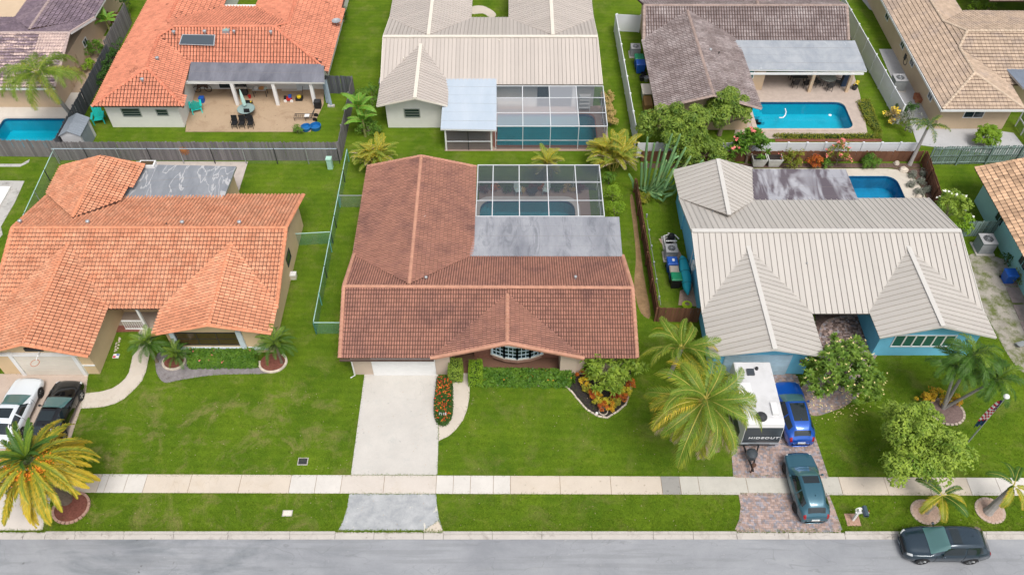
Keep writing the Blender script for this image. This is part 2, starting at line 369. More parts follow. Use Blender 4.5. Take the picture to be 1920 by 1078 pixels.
def screen_mat(name, dens, col):
    t = NT(name); t.done(col, .6, 0, .4); tr = t.n('ShaderNodeBsdfTransparent'); mx = t.n('ShaderNodeMixShader'); mx.inputs[0].default_value = dens
    t.l(tr.outputs[0], mx.inputs[1]); t.l(t.b.outputs[0], mx.inputs[2]); t.l(mx.outputs[0], t.t.nodes['Material Output'].inputs[0]); return t.m
SCREEN = screen_mat('insect screen', .5, (.07, .085, .105))
SCREEN_W = screen_mat('pale sun-bleached screen', .40, (.55, .57, .62))
def plain(name, col, rough=.5, metal=0, spec=.5, coat=0):
    t = NT(name); t.done(col, rough, metal, spec); t.b.inputs['Coat Weight'].default_value = coat; t.b.inputs['Coat Roughness'].default_value = .05; return t.m
TURQ = plain('turquoise plastic', (.01, .52, .47), .5); BLUEP = plain('blue plastic', (.012, .09, .42), .45); GREENP = plain('green plastic', (.01, .22, .10), .45)
RED = plain('red plastic', (.5, .02, .02), .45); YELLOW = plain('yellow plastic', (.75, .55, .02), .5); LIME = plain('lime hose', (.55, .75, .03), .5)
# ================================================ roofs and walls
def clip_half(poly, a, b, c):   # keep a*x+b*y+c >= 0
    out = []
    for i in range(len(poly)):
        p, q = poly[i], poly[(i + 1) % len(poly)]
        dp, dq = a * p[0] + b * p[1] + c, a * q[0] + b * q[1] + c
        if dp >= 0: out.append(p)
        if (dp >= 0) != (dq >= 0):
            t = dp / (dp - dq); out.append((p[0] + (q[0] - p[0]) * t, p[1] + (q[1] - p[1]) * t))
    return out
def inside(p, poly):
    r = False; n = len(poly)
    for i in range(n):
        a, b = poly[i], poly[(i + 1) % n]
        if (a[1] > p[1]) != (b[1] > p[1]) and p[0] < (b[0] - a[0]) * (p[1] - a[1]) / (b[1] - a[1]) + a[0]: r = not r
    return r
class Plane:
    def __init__(s, pts, lift=0):
        s.pts = [Vector(p) for p in pts]
        n = Vector(); m = len(pts)
        for i in range(m): n += s.pts[i].cross(s.pts[(i + 1) % m])
        n.normalize()
        if n.z < 0: s.pts.reverse(); n = -n
        s.n = n; s.c = sum(s.pts, Vector()) / m + Vector((0, 0, lift))
        s.u = Vector((-n.y, n.x, 0)); s.u = s.u.normalized() if s.u.length > 1e-4 else Vector((1, 0, 0))
        s.v = n.cross(s.u).normalized()
        if s.v.z < 0: s.v = -s.v; s.u = -s.u
        s.q = [((p - s.c).dot(s.u), (p - s.c).dot(s.v)) for p in s.pts]
        s.u0, s.u1 = min(p[0] for p in s.q), max(p[0] for p in s.q); s.v0, s.v1 = min(p[1] for p in s.q), max(p[1] for p in s.q)
    def at(s, u, v, h=0): return s.c + s.u * u + s.v * v + s.n * h
    def slab(s, mb, h0, h1, poly=None):
        q = poly or s.q; n = len(q)
        if n < 3: return
        a = sum(q[i][0] * q[(i + 1) % n][1] - q[(i + 1) % n][0] * q[i][1] for i in range(n))
        if abs(a) < .004: return
        # order so that the top face points along n
        top = [s.at(*p, h1) for p in q]; nn = (top[1] - top[0]).cross(top[2] - top[0])
        if a < 0: q = q[::-1]
        if s.u.cross(s.v).dot(s.n) < 0: q = q[::-1]
        mb.add([s.at(*p, h0) for p in q] + [s.at(*p, h1) for p in q],
               [tuple(range(n))[::-1], tuple(range(n, 2 * n))] + [(i, (i + 1) % n, n + (i + 1) % n, n + i) for i in range(n)])
def tile_pts(w, l, h, prof, gap=.03):
    vs = [(w * a, -.015, h * b + .045) for a, b in prof] + [(w * a, l - gap, h * b + .002) for a, b in prof] + [(w * a, .012, -.002) for a, b in prof]
    n = len(prof)
    fs = [(i, i + 1, n + i + 1, n + i) for i in range(n - 1)] + [(2 * n + i, 2 * n + i + 1, i + 1, i) for i in range(n - 1)]
    return vs, fs
BARREL = [(0, .05), (.12, .55), (.34, 1), (.56, .75), (.74, .12), (1, 0)]
BARREL3 = [(.01, 0), (.12, .6), (.34, 1), (.56, .75), (.76, .1), (.90, 0)]
BARREL2 = [(.02, 0), (.12, .6), (.32, 1), (.52, .8), (.72, .1), (.80, 0)]
FLATP = [(0, 0), (.06, .6), (.9, 1), (.97, 0)]
def tiled(parent, pts, tile, deck=UNDER, w=.24, l=.30, h=.06, prof=BARREL, indiv=0, gap=.03, indiv_key=None, lift=0, convex=True, jit=.006, name='roof_slope', tile2=None):
    pl = Plane(pts, lift); mb = MB(); pl.slab(mb, -.13, -.004)
    ro = mb.build(name, deck, parent)
    nu = max(1, round((pl.u1 - pl.u0) / w)); w = (pl.u1 - pl.u0) / nu; nv = math.ceil((pl.v1 - pl.v0) / l)
    if pl.n.x < -.12: prof = [(1 - a, b) for a, b in prof][::-1]      # profile mirrored on left-facing slopes so the dark barrel gaps stay in view
    tv, tf = tile_pts(w, l, h, prof, gap)
    cells = []
    flip = pl.u.cross(pl.v).dot(pl.n) < 0
    for j in range(nv):
        for i in range(nu):
            u, v = pl.u0 + i * w, pl.v0 + j * l
            cen = inside((u + w / 2, v + l / 2), pl.q)
            if convex:
                if not (cen or any(inside((u + a * w, v + b * l), pl.q) for a in (.02, .98) for b in (.02, .98))): continue
            elif not cen: continue
            cells.append((u, v, all(inside((u + a * w, v + b * l), pl.q) for a in (.02, .98) for b in (.02, .98))))
    single = set()
    if indiv:
        full = [k for k, c in enumerate(cells) if c[2]]
        full.sort(key=lambda k: pl.at(cells[k][0], cells[k][1]).y if not indiv_key else indiv_key(pl.at(cells[k][0], cells[k][1])))
        single = set(full[:indiv])
    bm = bmesh.new()
    if flip: tf = [f[::-1] for f in tf]
    for k, (u, v, fl) in enumerate(cells):
        if k in single: continue
        dz = R.uniform(-jit, jit)
        vv = [bm.verts.new(pl.at(u + a, v + b, c + dz)) for a, b, c in tv]
        for q_, f in enumerate(tf): bm.faces.new([vv[i] for i in f]).material_index = 1 if q_ >= len(tf) // 2 else 0  # shade of the open tile ends painted in with the dark underlay
    if convex:
        n = len(pl.pts); cen = sum(pl.pts, Vector()) / n
        for i in range(n):
            a, b = pl.pts[i] + Vector((0, 0, lift)), pl.pts[(i + 1) % n] + Vector((0, 0, lift)); no = (b - a).cross(pl.n)
            if no.length < 1e-6: continue
            no.normalize()
            if (cen - a).dot(no) > 0: no = -no
            if abs(no.dot(pl.v) + 1) < .02: continue      # eave edge: tiles overhang
            bmesh.ops.bisect_plane(bm, geom=bm.verts[:] + bm.edges[:] + bm.faces[:], plane_co=a, plane_no=no, clear_outer=True)
    me = bpy.data.meshes.new('tiles'); bm.to_mesh(me); bm.free(); me.materials.append(tile); me.materials.append(deck)
    o = bpy.data.objects.new('tile', me); link(o, ro); tag(o, kind='stuff')
    ro_inv = base_inv(ro); o.matrix_parent_inverse = ro_inv
    if single:
        me1 = bpy.data.meshes.new('tile'); me1.from_pydata([(a, b, c) for a, b, c in tv], [], tf); me1.materials.append(tile); me1.materials.append(deck)
        for q_, f in enumerate(me1.polygons): f.material_index = 1 if q_ >= len(tf) // 2 else 0
        rot = Matrix((pl.u, pl.v, pl.n)).transposed().to_4x4()
        for k in single:
            u, v, _ = cells[k]; inst('tile', me1, ro, Matrix.Translation(pl.at(u, v, R.uniform(-jit, jit))) @ rot)
    return ro, pl
def caps(parent, a, b, mat, r=.13, l=.33, name='ridge_cap', lift=.04):
    """overlapping half-round cap tiles along a ridge, hip or verge"""
    a, b = Vector(a) + Vector((0, 0, lift)), Vector(b) + Vector((0, 0, lift))
    if a.z > b.z: a, b = b, a
    d = b - a; n = max(1, round(d.length / l)); dd = d / n; dn = d.normalized()
    x = dn.cross(Vector((0, 0, 1))).normalized(); y = x.cross(dn).normalized(); mb = MB(); K = 6
    for i in range(n):
        p, q = a + dd * i - dn * .02, a + dd * (i + 1) + dn * .02; jz = R.uniform(-.005, .005); vs = []
        for pp, rr, hh in ((p, r * 1.08, .02), (q, r * .9, 0), (p, r * .95, -.02)):
            for k in range(K + 1):
                an = math.pi * k / K; vs.append(pp + x * math.cos(an) * rr + y * (math.sin(an) * rr * .75 + hh + jz - .03))
        m = K + 1
        mb.add(vs, [(k, k + 1, m + k + 1, m + k) for k in range(K)] + [(2 * m + k, 2 * m + k + 1, k + 1, k) for k in range(K)])
    return mb.build(name, mat, parent, kind='stuff')
def panelled(parent, pts, mat, seam=.40, lift=0, rib=.05, name='roof_slope', deck=None):
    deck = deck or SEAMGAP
    """standing-seam slope: every panel is a piece with its raised rib"""
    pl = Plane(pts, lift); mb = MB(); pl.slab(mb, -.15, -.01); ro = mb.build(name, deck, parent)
    nu = max(1, round((pl.u1 - pl.u0) / seam)); w = (pl.u1 - pl.u0) / nu
    for i in range(nu):
        a = pl.u0 + i * w; pm = MB()
        mir = pl.n.x < -.12; q = clip_half(clip_half(pl.q, 1, 0, -(a + (.03 if mir else .002))), -1, 0, a + w - (.002 if mir else .028))
        pl.slab(pm, -.006, .02 + R.uniform(0, .004), q)
        r_ = (a + w - .05) if mir else (a + .006); q = clip_half(clip_half(pl.q, 1, 0, -r_), -1, 0, r_ + .044); pl.slab(pm, .0, rib + .012, q)
        if len(pm.v) : pm.build('roof_panel', mat, ro)
    return ro, pl
def metal_ridge(parent, a, b, w=.22, lift=.03, mat=None):
    a, b = Vector(a) + Vector((0, 0, lift)), Vector(b) + Vector((0, 0, lift))
    return MB().bar(a, b, w, .09).build('ridge_cap', mat or SEAM_R, parent)
def verge_bar(parent, a, b, mat, w=.06, h=.2, name='fascia', lift=-.08):
    a, b = Vector(a) + Vector((0, 0, lift)), Vector(b) + Vector((0, 0, lift)); return MB().bar(a, b, w, h).build(name, mat, parent)
def flat_roof(parent, pts, mat, th=.16, edge=WHITE, lap=.95):
    """rolled-roofing sheets laid across the fall, each lapping the next, on a deck with a fascia"""
    pl = Plane(pts); mb = MB(); pl.slab(mb, -th, -.006); ro = mb.build('flat_roof', edge, parent)
    m = MB(); pl.slab(m, -.006, .001); m.build('roof_felt', SEAMGAP, ro)
    n = max(1, round((pl.v1 - pl.v0) / lap)); h = (pl.v1 - pl.v0) / n
    # order by image depth: use the longer axis as the sheet direction
    for j in range(n):
        q = clip_half(clip_half(pl.q, 0, 1, -(pl.v0 + j * h)), 0, -1, pl.v0 + (j + 1) * h - (.0 if j == n - 1 else .022))
        m = MB(); pl.slab(m, -.004, .008 + .006 * (j % 2), q)
        if m.v: m.build('roofing_sheet', mat, ro)
    return ro
def gable(parent, x0, x1, xm, y, z0, z1, mat, th=.16, z1b=None):
    """triangular wall under a gable, z0 at the wall top"""
    m = MB(); v = [(x0, y, z0), (x1, y, z0), (xm, y, z1), (x0, y + th, z0), (x1, y + th, z0), (xm, y + th, z1)]
    m.add(v, [(0, 1, 2), (5, 4, 3), (0, 3, 4, 1), (1, 4, 5, 2), (2, 5, 3, 0)]); return m.build('gable_wall', mat, parent)
def window(parent, x0, x1, y, z0, z1, cols=2, rows=1, frame=WHITE, glass=GLASS, side='y', out=-1, fw=.06, th=.05, name='window', bar=.035):
    """window on a wall: side 'y' spans x at wall plane y, side 'x' spans y at wall plane x (then x0,x1 are y)"""
    def bxx(mb, a0, a1, d0, d1, c0, c1):
        if side == 'y': mb.box(a0, y + out * d0, c0, a1, y + out * d1, c1)
        else: mb.box(y + out * d0, a0, c0, y + out * d1, a1, c1)
    m = MB()
    bxx(m, x0, x1, -.01, th, z0, z0 + fw); bxx(m, x0, x1, -.01, th, z1 - fw, z1)
    bxx(m, x0, x0 + fw, -.008, th - .003, z0 + fw, z1 - fw); bxx(m, x1 - fw, x1, -.008, th - .003, z0 + fw, z1 - fw)
    cw = (x1 - x0 - 2 * fw) / cols; rh = (z1 - z0 - 2 * fw) / rows
    for i in range(1, cols): c = x0 + fw + cw * i; bxx(m, c - bar / 2, c + bar / 2, -.006, th - .006, z0 + fw, z1 - fw)
    for j in range(1, rows): c = z0 + fw + rh * j; bxx(m, x0 + fw, x1 - fw, -.004, th - .010, c - bar / 2, c + bar / 2)
    wo = m.build(name, frame, parent)
    for i in range(cols):
        for j in range(rows):
            p = MB(); bxx(p, x0 + fw + cw * i + bar / 2, x0 + fw + cw * (i + 1) - bar / 2, .003, .018, z0 + fw + rh * j + bar / 2, z0 + fw + rh * (j + 1) - bar / 2)
            p.build('pane', glass, wo)
    return wo
def vent(parent, p, s=.13, h=.28, mat=GALV, name='roof_vent', neck=True):
    p = Vector(p); m = MB(); m.lathe(p - Vector((0, 0, .1)), [(s * .55, 0), (s * .55, h * .7), (s, h * .75), (s, h + .05), (s * .4, h + .1)], 10); return m.build(name, mat, parent)
def rp(*pts): return [G(*p) for p in pts]

# ================================================ the setting
POOLS = dict(
    centre=rrect(-2.5, 42.6, 4.9, 47.6, 1.1), cage=rrect(-1.25, 54.2, 7.15, 58.4, .8, corners=(1, 1, 0, 0)),
    right=rrect(24.5, 47.8, 31.0, 50.4, .9, corners=(0, 1, 0, 0)), back=rrect(21.0, 56.4, 29.3, 60.1, .7, corners=(1, 1, 0, 0)),
    left=rrect(-44.0, 53.7, -38.25, 57.8, .3))
# kerb line, footpath edges
yk = G(960, 995.5).y; gut = G(960, 1009.5).y
kerb_back = G(960, 996).y
tag(holed('ground', [(-500, -300), (500, -300), (500, 700), (-500, 700)], [p for p in POOLS.values()], -.20, LAWN), kind='structure')
m = MB().add([(-160, 9.5, -.12), (160, 9.5, -.12), (160, gut + .02, -.12), (-160, gut + .02, -.12)], [(0, 1, 2, 3)])
tag(m.build('road', ASPHALT), kind='structure')
lawn = holed('lawn', [(-110, kerb_back - .02), (110, kerb_back - .02), (110, 190), (-110, 190)], [p for p in POOLS.values()], 0, LAWN)
tag(lawn, kind='structure')
# kerb: profile swept, one section at a time
kb = tag(bx('kerb', KERB, None, -60, kerb_back - .06, -.3, 60, kerb_back + .0, -.01), kind='structure')
cuts = [-400, -300, -210, -120, -30, 43, 84, 140, 232, 325, 427, 543, 628, 701, 794, 831, 923, 1016, 1110, 1225, 1300, 1382, 1479, 1585, 1673, 1760, 1850, 1940, 2040, 2140, 2300]
for a, b in zip(cuts, cuts[1:]):
    xa, xb = G(a, 1002).x + .012, G(b, 1002).x - .012
    mid = (a + b) / 2; low = (628 < mid < 831) or (1382 < mid < 1585) or mid < 84
    top = -.045 if low else .05
    prof = [(kerb_back - .005, -.25), (kerb_back - .005, top), (kerb_back - .15, top - .004), (kerb_back - .18, (-.085 if not low else -.07)), (gut + .01, -.105), (gut, -.25)]
    n = len(prof); v = [(xa, *p) for p in prof] + [(xb, *p) for p in prof]
    mm = MB().add(v, [tuple(range(n)), tuple(range(n, 2 * n))[::-1]] + [(i, n + i, n + (i + 1) % n, (i + 1) % n) for i in range(n)])
    mm.build('kerb_section', KERB, kb)
# footpath slabs
def ytop(x): return 889 + (x - 200) * 7 / 1720
def ybot(x): return 923.5 + (x - 200) * 5.5 / 1720
pv = tag(MB().add([G(-300, ybot(-300), .012), G(2300, ybot(2300), .012), G(2300, ytop(2300), .012), G(-300, ytop(-300), .012)], [(0, 1, 2, 3)]).build('footpath', SOIL), kind='structure')
sl = [(-160, 0), (-80, 0), (0, 0), (60, 0), (120, 0), (186, 0), (200, 1), (236, 1), (272, 1), (356, 0), (450, 0), (544, 0), (592, 1), (640, 1), (720, 4), (818, 4), (850, 1), (882, 1), (925, 1), (957, 1), (1050, 0), (1145, 0), (1240, 0), (1275, 2), (1310, 3), (1400, 3), (1490, 3), (1575, 3), (1660, 0), (1740, 0), (1815, 0), (1870, 1), (1925, 1), (2000, 1), (2100, 1), (2200, 1)]
mats = [SLAB_TAN, SLAB_WHITE, SLAB_GREY, SLAB_MID, concrete('crossing concrete', (.56, .51, .46), (.50, .43, .35), .5, .5)]
for (a, ka), (b, k) in zip(sl, sl[1:]):
    g_ = .4
    lo = [G(a + g_, ybot(a)), G(b - g_, ybot(b)), G(b - g_ , ytop(b)), G(a + g_, ytop(a))]
    sh = (907 - 890) * 0
    xs0, xs1 = G(a + g_, 907).x, G(b - g_, 907).x
    poly = [(xs0, lo[0].y), (xs1, lo[1].y), (xs1, lo[2].y), (xs0, lo[3].y)]
    poly_prism('slab', poly, -.08, .036 + R.uniform(-.003, .003), mats[k], pv)
def ground_slab(name, poly, mat, z1=.03, kind='structure', **kw): return tag(poly_prism(name, poly, -.08, z1, mat, None, **kw), kind=kind)
# central driveway, apron, walk
ground_slab('driveway', px((683, 706), (683, 697), (822, 697), (822, 824), (820, 890.6), (658, 890.0)), CONC, .026)
ground_slab('driveway_apron', px((655, 925.3), (818, 925.3), (819, 945), (823, 972), (831, 994.5), (634, 994.5), (644, 975), (651, 950)), APRON, .010)
m = MB().prism(px((793, 996), (822, 976), (832, 997)), -.03, .022); tag(m.build('kerb_patch', SLAB_TAN), kind='structure')
walk = px((848, 672), (880, 672), (881, 722), (880, 745), (876, 768), (868, 788), (856, 804), (842, 817), (822.6, 826.5), (822.6, 797), (836, 797), (846, 788), (849, 770), (846, 735), (848, 710))
ground_slab('front_walk', walk, CONC_WARM, .034)
ground_slab('porch_floor', px((845, 700), (1095, 700), (1095, 640), (845, 640)), concrete('porch tiles', (.20, .11, .075), (.14, .08, .06), .5, 1), .05)
# left house: driveway, curved walk, grey mulch strip, small beds
ground_slab('driveway', px((-140, 701), (166, 701), (160, 742), (140, 800), (112, 890.8), (-210, 890.8)), concrete('left driveway', (.48, .39, .33), (.38, .29, .24), .5, .6), .026)
ground_slab('driveway_apron', px((-225, 925), (100, 925), (88, 960), (80, 994), (-240, 994)), concrete('left apron', (.60, .55, .50), (.5, .44, .38), .5, .6), .016)
ground_slab('front_walk', px((259, 655), (262, 590), (288, 590), (288, 614), (281, 662), (274, 696), (267, 713), (256, 726), (234, 747), (215, 757), (195, 762.6), (170, 765), (150, 766), (157, 738), (185, 735), (195, 733), (211, 728), (222.6, 721), (235, 710), (242, 698.6), (249, 668)), CONC_WARM, .034)
ground_slab('mulch_bed', smooth_poly(px((292, 675), (300, 660), (330, 655), (360, 655), (420, 688), (500, 690), (505, 700), (420, 702), (370, 707), (330, 714), (308, 717), (294, 700)), 3), MULCH_G, .022)
ground_slab('porch_floor', px((205, 620), (300, 613), (300, 575), (205, 575)), concrete('left porch', (.36, .30, .25), (.26, .21, .17), .5, 1), .04)
ground_slab('mulch_bed', px((213, 611), (263, 611), (262, 622), (214, 623)), MULCH_R, .05)
# back gravel and paving of the left lot
ground_slab('gravel_strip', px((255, 303), (465, 304), (446, 365), (430, 420), (415, 420), (425, 350), (255, 350)), concrete('pale paving', (.50, .44, .40), (.36, .30, .27), .7, 2), .028)
# far-left lot slabs
ground_slab('deck_slab', px((-60, 338), (46, 340), (28, 380), (2, 425), (5, 440), (-60, 520)), STONE_GREY, .028)
ground_slab('deck_slab', px((-60, 353), (22, 353), (0, 392), (-60, 460)), WHITE_W, .20)
ground_slab('deck_slab', px((-60, 308), (40, 308), (56, 299), (54, 305), (38, 313), (-60, 313)), STONE_GREY, .024)
# central lot: pool deck
holed('pool_deck', [tuple(p[:2]) for p in px((893, 412), (896, 330))] and [(-2.6, 40.5), (6.1, 40.5), (6.1, 49.0), (-2.6, 49.0)], [rrect(-2.5, 42.6, 4.9, 47.6, 1.1)], .03, PATIO_PINK)
tag(bpy.data.objects['pool_deck'], kind='structure')
# deck of the caged pool behind
d = holed('pool_deck', [(-5.6, 53.5), (8.15, 53.5), (8.15, 59.6), (-5.6, 59.6)], [POOLS['cage']], .03, PATIO_PINK); tag(d, kind='structure')
# right lot, back-right lot
d = holed('pool_deck', smooth_poly(rrect(17.6, 44.6, 32.6, 51.3, 2.0, 4, (0, 1, 0, 0)), 1), [POOLS['right']], .03, DECK_PALE); tag(d, kind='structure')
d = holed('pool_deck', [tuple(p[:2]) for p in px((1375, 262), (1628, 258), (1612, 178), (1601, 140), (1400, 140))], [POOLS['back']], .03, PAVER_PALE); tag(d, kind='structure')
d = holed('pool_deck', [(-46, 53.1), (-37.35, 53.1), (-37.35, 61.5), (-46, 61.5)], [POOLS['left']], .03, concrete('white deck', (.62, .58, .53), (.52, .46, .4), .5, .5)); tag(d, kind='structure')
def pool(key, basin, depth=1.3, cop=None, copw=.28, lvl=-.12):
    pl = POOLS[key]; n = len(pl); m = MB()
    v = [(x, y, .031) for x, y in pl] + [(x, y, -depth) for x, y in pl]
    ar = sum(pl[i][0] * pl[(i + 1) % n][1] - pl[(i + 1) % n][0] * pl[i][1] for i in range(n))
    fs = [(i, n + i, n + (i + 1) % n, (i + 1) % n) for i in range(n)]
    m.add(v, fs + [tuple(range(n, 2 * n))]); tag(m.build('pool_basin', basin), kind='structure')
    tag(MB().add([(x, y, lvl) for x, y in pl], [tuple(range(n))]).build('pool_water', WATER), kind='structure')
    if cop:
        cx_ = sum(p[0] for p in pl) / n; cy_ = sum(p[1] for p in pl) / n
        xs = [p[0] for p in pl]; ys = [p[1] for p in pl]; W_, H_ = (max(xs) - min(xs)), (max(ys) - min(ys))
        o_ = [((x - cx_) * (W_ + 2 * copw) / W_ + cx_, (y - cy_) * (H_ + 2 * copw) / H_ + cy_) for x, y in pl]
        m = MB(); m.add([(x, y, .075) for x, y in pl] + [(x, y, .075) for x, y in o_] + [(x, y, .031) for x, y in o_] + [(x, y, -.02) for x, y in pl],
                        [(i, n + i, n + (i + 1) % n, (i + 1) % n) for i in range(n)] + [(n + i, 2 * n + i, 2 * n + (i + 1) % n, n + (i + 1) % n) for i in range(n)] + [(i, (i + 1) % n, 3 * n + (i + 1) % n, 3 * n + i) for i in range(n)])
        tag(m.build('pool_coping', cop), kind='structure')
pool('centre', POOL_TEAL, cop=M('white coping', (.62, .58, .54), .8, .05), copw=.38)
pool('cage', POOL_TEAL, cop=M('brick red coping', (.30, .13, .10), .8, .1), copw=.2)
pool('right', POOL_BLUE); pool('back', POOL_AQUA, cop=PAVER_PALE, copw=.25); pool('left', POOL_AQUA, cop=M('pale coping', (.55, .5, .46), .8, .05), copw=.2)
for k_, (xa_, ya_, xb_, yb_) in enumerate(((21.0, 58.6, 22.3, 60.1), (-1.25, 54.2, -.2, 56.0), (-2.5, 46.2, -1.4, 47.6), (24.5, 47.8, 25.6, 50.4))):
    for s_ in range(3): tag(bx('pool_step', (POOL_AQUA, POOL_TEAL, POOL_TEAL, POOL_BLUE)[k_], None, xa_ + .02, ya_ + .02, -1.29, xb_ - .3 * s_, yb_ - .02 - .01 * s_, -1.0 + .3 * s_), kind='structure')
for key_ in POOLS:
    pl_ = POOLS[key_]; n_ = len(pl_); m = MB(); m.add([(x, y, -.02) for x, y in pl_] + [(x, y, -.2) for x, y in pl_], [(i, n_ + i, n_ + (i + 1) % n_, (i + 1) % n_) for i in range(n_)])
    cx_ = sum(p[0] for p in pl_) / n_; cy_ = sum(p[1] for p in pl_) / n_; m.v = [(cx_ + (x - cx_) * .996, cy_ + (y - cy_) * .996, z) for x, y, z in m.v]
    tag(m.build('waterline_tiles', M('waterline tile', (.02, .10, .22), .3, .3, 8) if 'waterline tile' not in bpy.data.materials else bpy.data.materials['waterline tile']), kind='structure')
# patio of the red-tiled house
ground_slab('patio', px((348, 248), (582, 248), (607, 196), (608, 140), (358, 140)), PATIO_TAN, .05)
# side paving by the tan house
ground_slab('side_paving', [tuple(p[:2]) for p in px((1648, 93), (1700, 93), (1770, 232), (1900, 250), (1940, 300), (1720, 272), (1700, 210), (1697, 205))], PATIO_GREY, .03)
ground_slab('front_walk', px((1600, -20), (1660, -20), (1655, 30), (1630, 18)), PATIO_GREY, .03)
ground_slab('front_walk', smooth_poly(px((884, 14), (905, 12), (925, 22), (930, 30), (920, 34), (905, 26), (884, 27)), 3), CONC_WARM, .03)
ground_slab('side_paving', px((-30, 30), (22, 22), (38, 10), (34, -10), (-30, -10)), PATIO_GREY, .03)
ground_slab('side_paving', [(-39.6, 61.5), (-37.5, 61.5), (-37.5, 70.5), (-39.6, 70.5)], M('side sand', (.38, .29, .21), .9, .1, 1), .02)
# dirt and mulch
ground_slab('dirt_strip', smooth_poly([(9.0, 36.2), (9.65, 36.0), (9.55, 40.0), (9.6, 47.5), (9.3, 47.8), (9.25, 44), (9.15, 41.5), (8.85, 39.5), (8.75, 38)], 3), SOIL, .012)
ground_slab('sandy_patch', smooth_poly(px((1815, 480), (1850, 478), (1900, 500), (1960, 600), (1940, 700), (1900, 680), (1860, 610), (1835, 560), (1822, 520)), 3), SAND, .014)
ground_slab('mulch_bed', px((1195, 314), (1700, 330), (1745, 330), (1762, 365), (1720, 372), (1700, 340), (1660, 318), (1195, 318), (1195, 290), (1745, 290), (1750, 325)), M('brown mulch', (.10, .07, .06), .95, .3, 6, grain=.4, bump=.5), .024) if 0 else None
BRMULCH = M('brown mulch', (.13, .085, .07), .95, .3, 6, grain=.4, bump=.5)
ground_slab('mulch_bed', [(10.5, 51.4), (33.4, 51.4), (33.4, 51.95), (10.5, 51.95)], BRMULCH, .02)
ground_slab('mulch_bed', [(32.7, 45.2), (33.35, 46), (33.6, 51.35), (31.0, 51.35), (32.4, 50.6), (32.65, 49.5)], BRMULCH, .02)
ground_slab('gravel_patch', px((1235, 448), (1262, 448), (1312, 545), (1312, 575), (1272, 572), (1275, 545), (1290, 540)), MULCH_P, .02)
# pavers of the right-hand driveway: real pavers in running bond, recessed joints
def pavers(name, poly, l=.20, wd=.135, mat=PAVER, z=.03, ang=0, stack=False):
    base = ground_slab(name, poly, M(name + ' joint sand', (.27, .215, .19), .95), .016)
    q = [tuple(p[:2]) for p in poly]; x0 = min(p[0] for p in q); x1 = max(p[0] for p in q); y0 = min(p[1] for p in q); y1 = max(p[1] for p in q)
    mb = MB(); y = y0; r = 0; g = .006
    while y < y1:
        x = x0 - (l / 2 if r % 2 else 0)
        while x < x1:
            ll = l * R.choice((1, 1, 1, .66)) if not stack else l
            if inside((x + ll / 2, y + wd / 2), q):
                h = z + R.uniform(-.003, .004); a, b, c_, d_ = x + g, x + ll - g, y + g, y + wd - g
                mb.add([(a, c_, h), (b, c_, h), (b, d_, h), (a, d_, h), (a - .004, c_ - .004, .014), (b + .004, c_ - .004, .014), (b + .004, d_ + .004, .014), (a - .004, d_ + .004, .014)],
                       [(0, 1, 2, 3), (4, 5, 1, 0), (5, 6, 2, 1), (6, 7, 3, 2), (7, 4, 0, 3)])
            x += ll
        y += wd; r += 1
    for i in range(len(q)):
        a, b = Vector((*q[i], 0)), Vector((*q[(i + 1) % len(q)], 0)); d = b - a; L = d.length
        if L < .05: continue
        dn = d / L; nn = Vector((-dn.y, dn.x, 0)); nb = max(1, round(L / .13)); s_ = L / nb
        for k in range(nb):
            c = a + dn * s_ * (k + .5); hh = z + .006 + R.uniform(0, .004)
            mb.add([c - dn * (s_ / 2 - .006) - nn * .1 + Vector((0, 0, hh)), c + dn * (s_ / 2 - .006) - nn * .1 + Vector((0, 0, hh)), c + dn * (s_ / 2 - .006) + nn * .1 + Vector((0, 0, hh)), c - dn * (s_ / 2 - .006) + nn * .1 + Vector((0, 0, hh)),
                    c - dn * (s_ / 2 - .002) - nn * .104, c + dn * (s_ / 2 - .002) - nn * .104, c + dn * (s_ / 2 - .002) + nn * .104, c - dn * (s_ / 2 - .002) + nn * .104], [(0, 1, 2, 3), (4, 5, 1, 0), (5, 6, 2, 1), (6, 7, 3, 2), (7, 4, 0, 3)])
    mb.build('paver', mat, base, kind='stuff'); return base
pavers('paved_driveway', px((1371, 806), (1378, 893), (1550, 894), (1519, 800), (1492, 705), (1380, 690), (1365, 730)))
pavers('paved_apron', px((1388, 927), (1392, 950), (1389, 975), (1381, 994), (1576, 994), (1560, 950), (1551, 928)))
pavers('paved_path', smooth_poly(px((1500, 735), (1540, 690), (1535, 640), (1555, 600), (1640, 595), (1655, 640), (1625, 690), (1610, 735), (1585, 757), (1560, 768), (1520, 776)), 3))
pavers('porch_pavers', px((1536, 655), (1530, 580), (1625, 580), (1635, 655)), mat=M('dark paver', (.12, .085, .075), .9, .15, 1, isl=.3))
# ================================================ house at the centre (brown tiles)
H = empty('house', (-1.5, 35, 0), 'house in the middle with weathered brown tile roof, white garage door and curved bay window', 'house', 'bungalows of the block')
zr, ze = 4.3, 2.7
FL, FR = Vector((-10.8, 30.44, ze)), Vector((7.86, 30.44, ze))
RA, RB = Vector((-10.9, 34.98, zr)), Vector((7.8, 34.85, zr))
BL, BR = Vector((-11.0, 39.25, ze)), Vector((7.7, 39.15, ze))
kw = dict(w=.165, l=.285, h=.055, prof=BARREL2, gap=.04)
tiled(H, [RA, RB, BR, BL], TILE_C, **kw)
pk = G(951, 643, 4.12); tp = Vector((pk.x, 34.45, 4.12)); E1, E2 = G(808, 671, ze), G(1095, 671, ze)
Tr = RA.lerp(RB, (pk.x - RA.x) / (RB.x - RA.x)); tq = FL.lerp(RA, (4.12 - ze) / (zr - ze)); tq = Vector((pk.x, tq.y, 4.12))
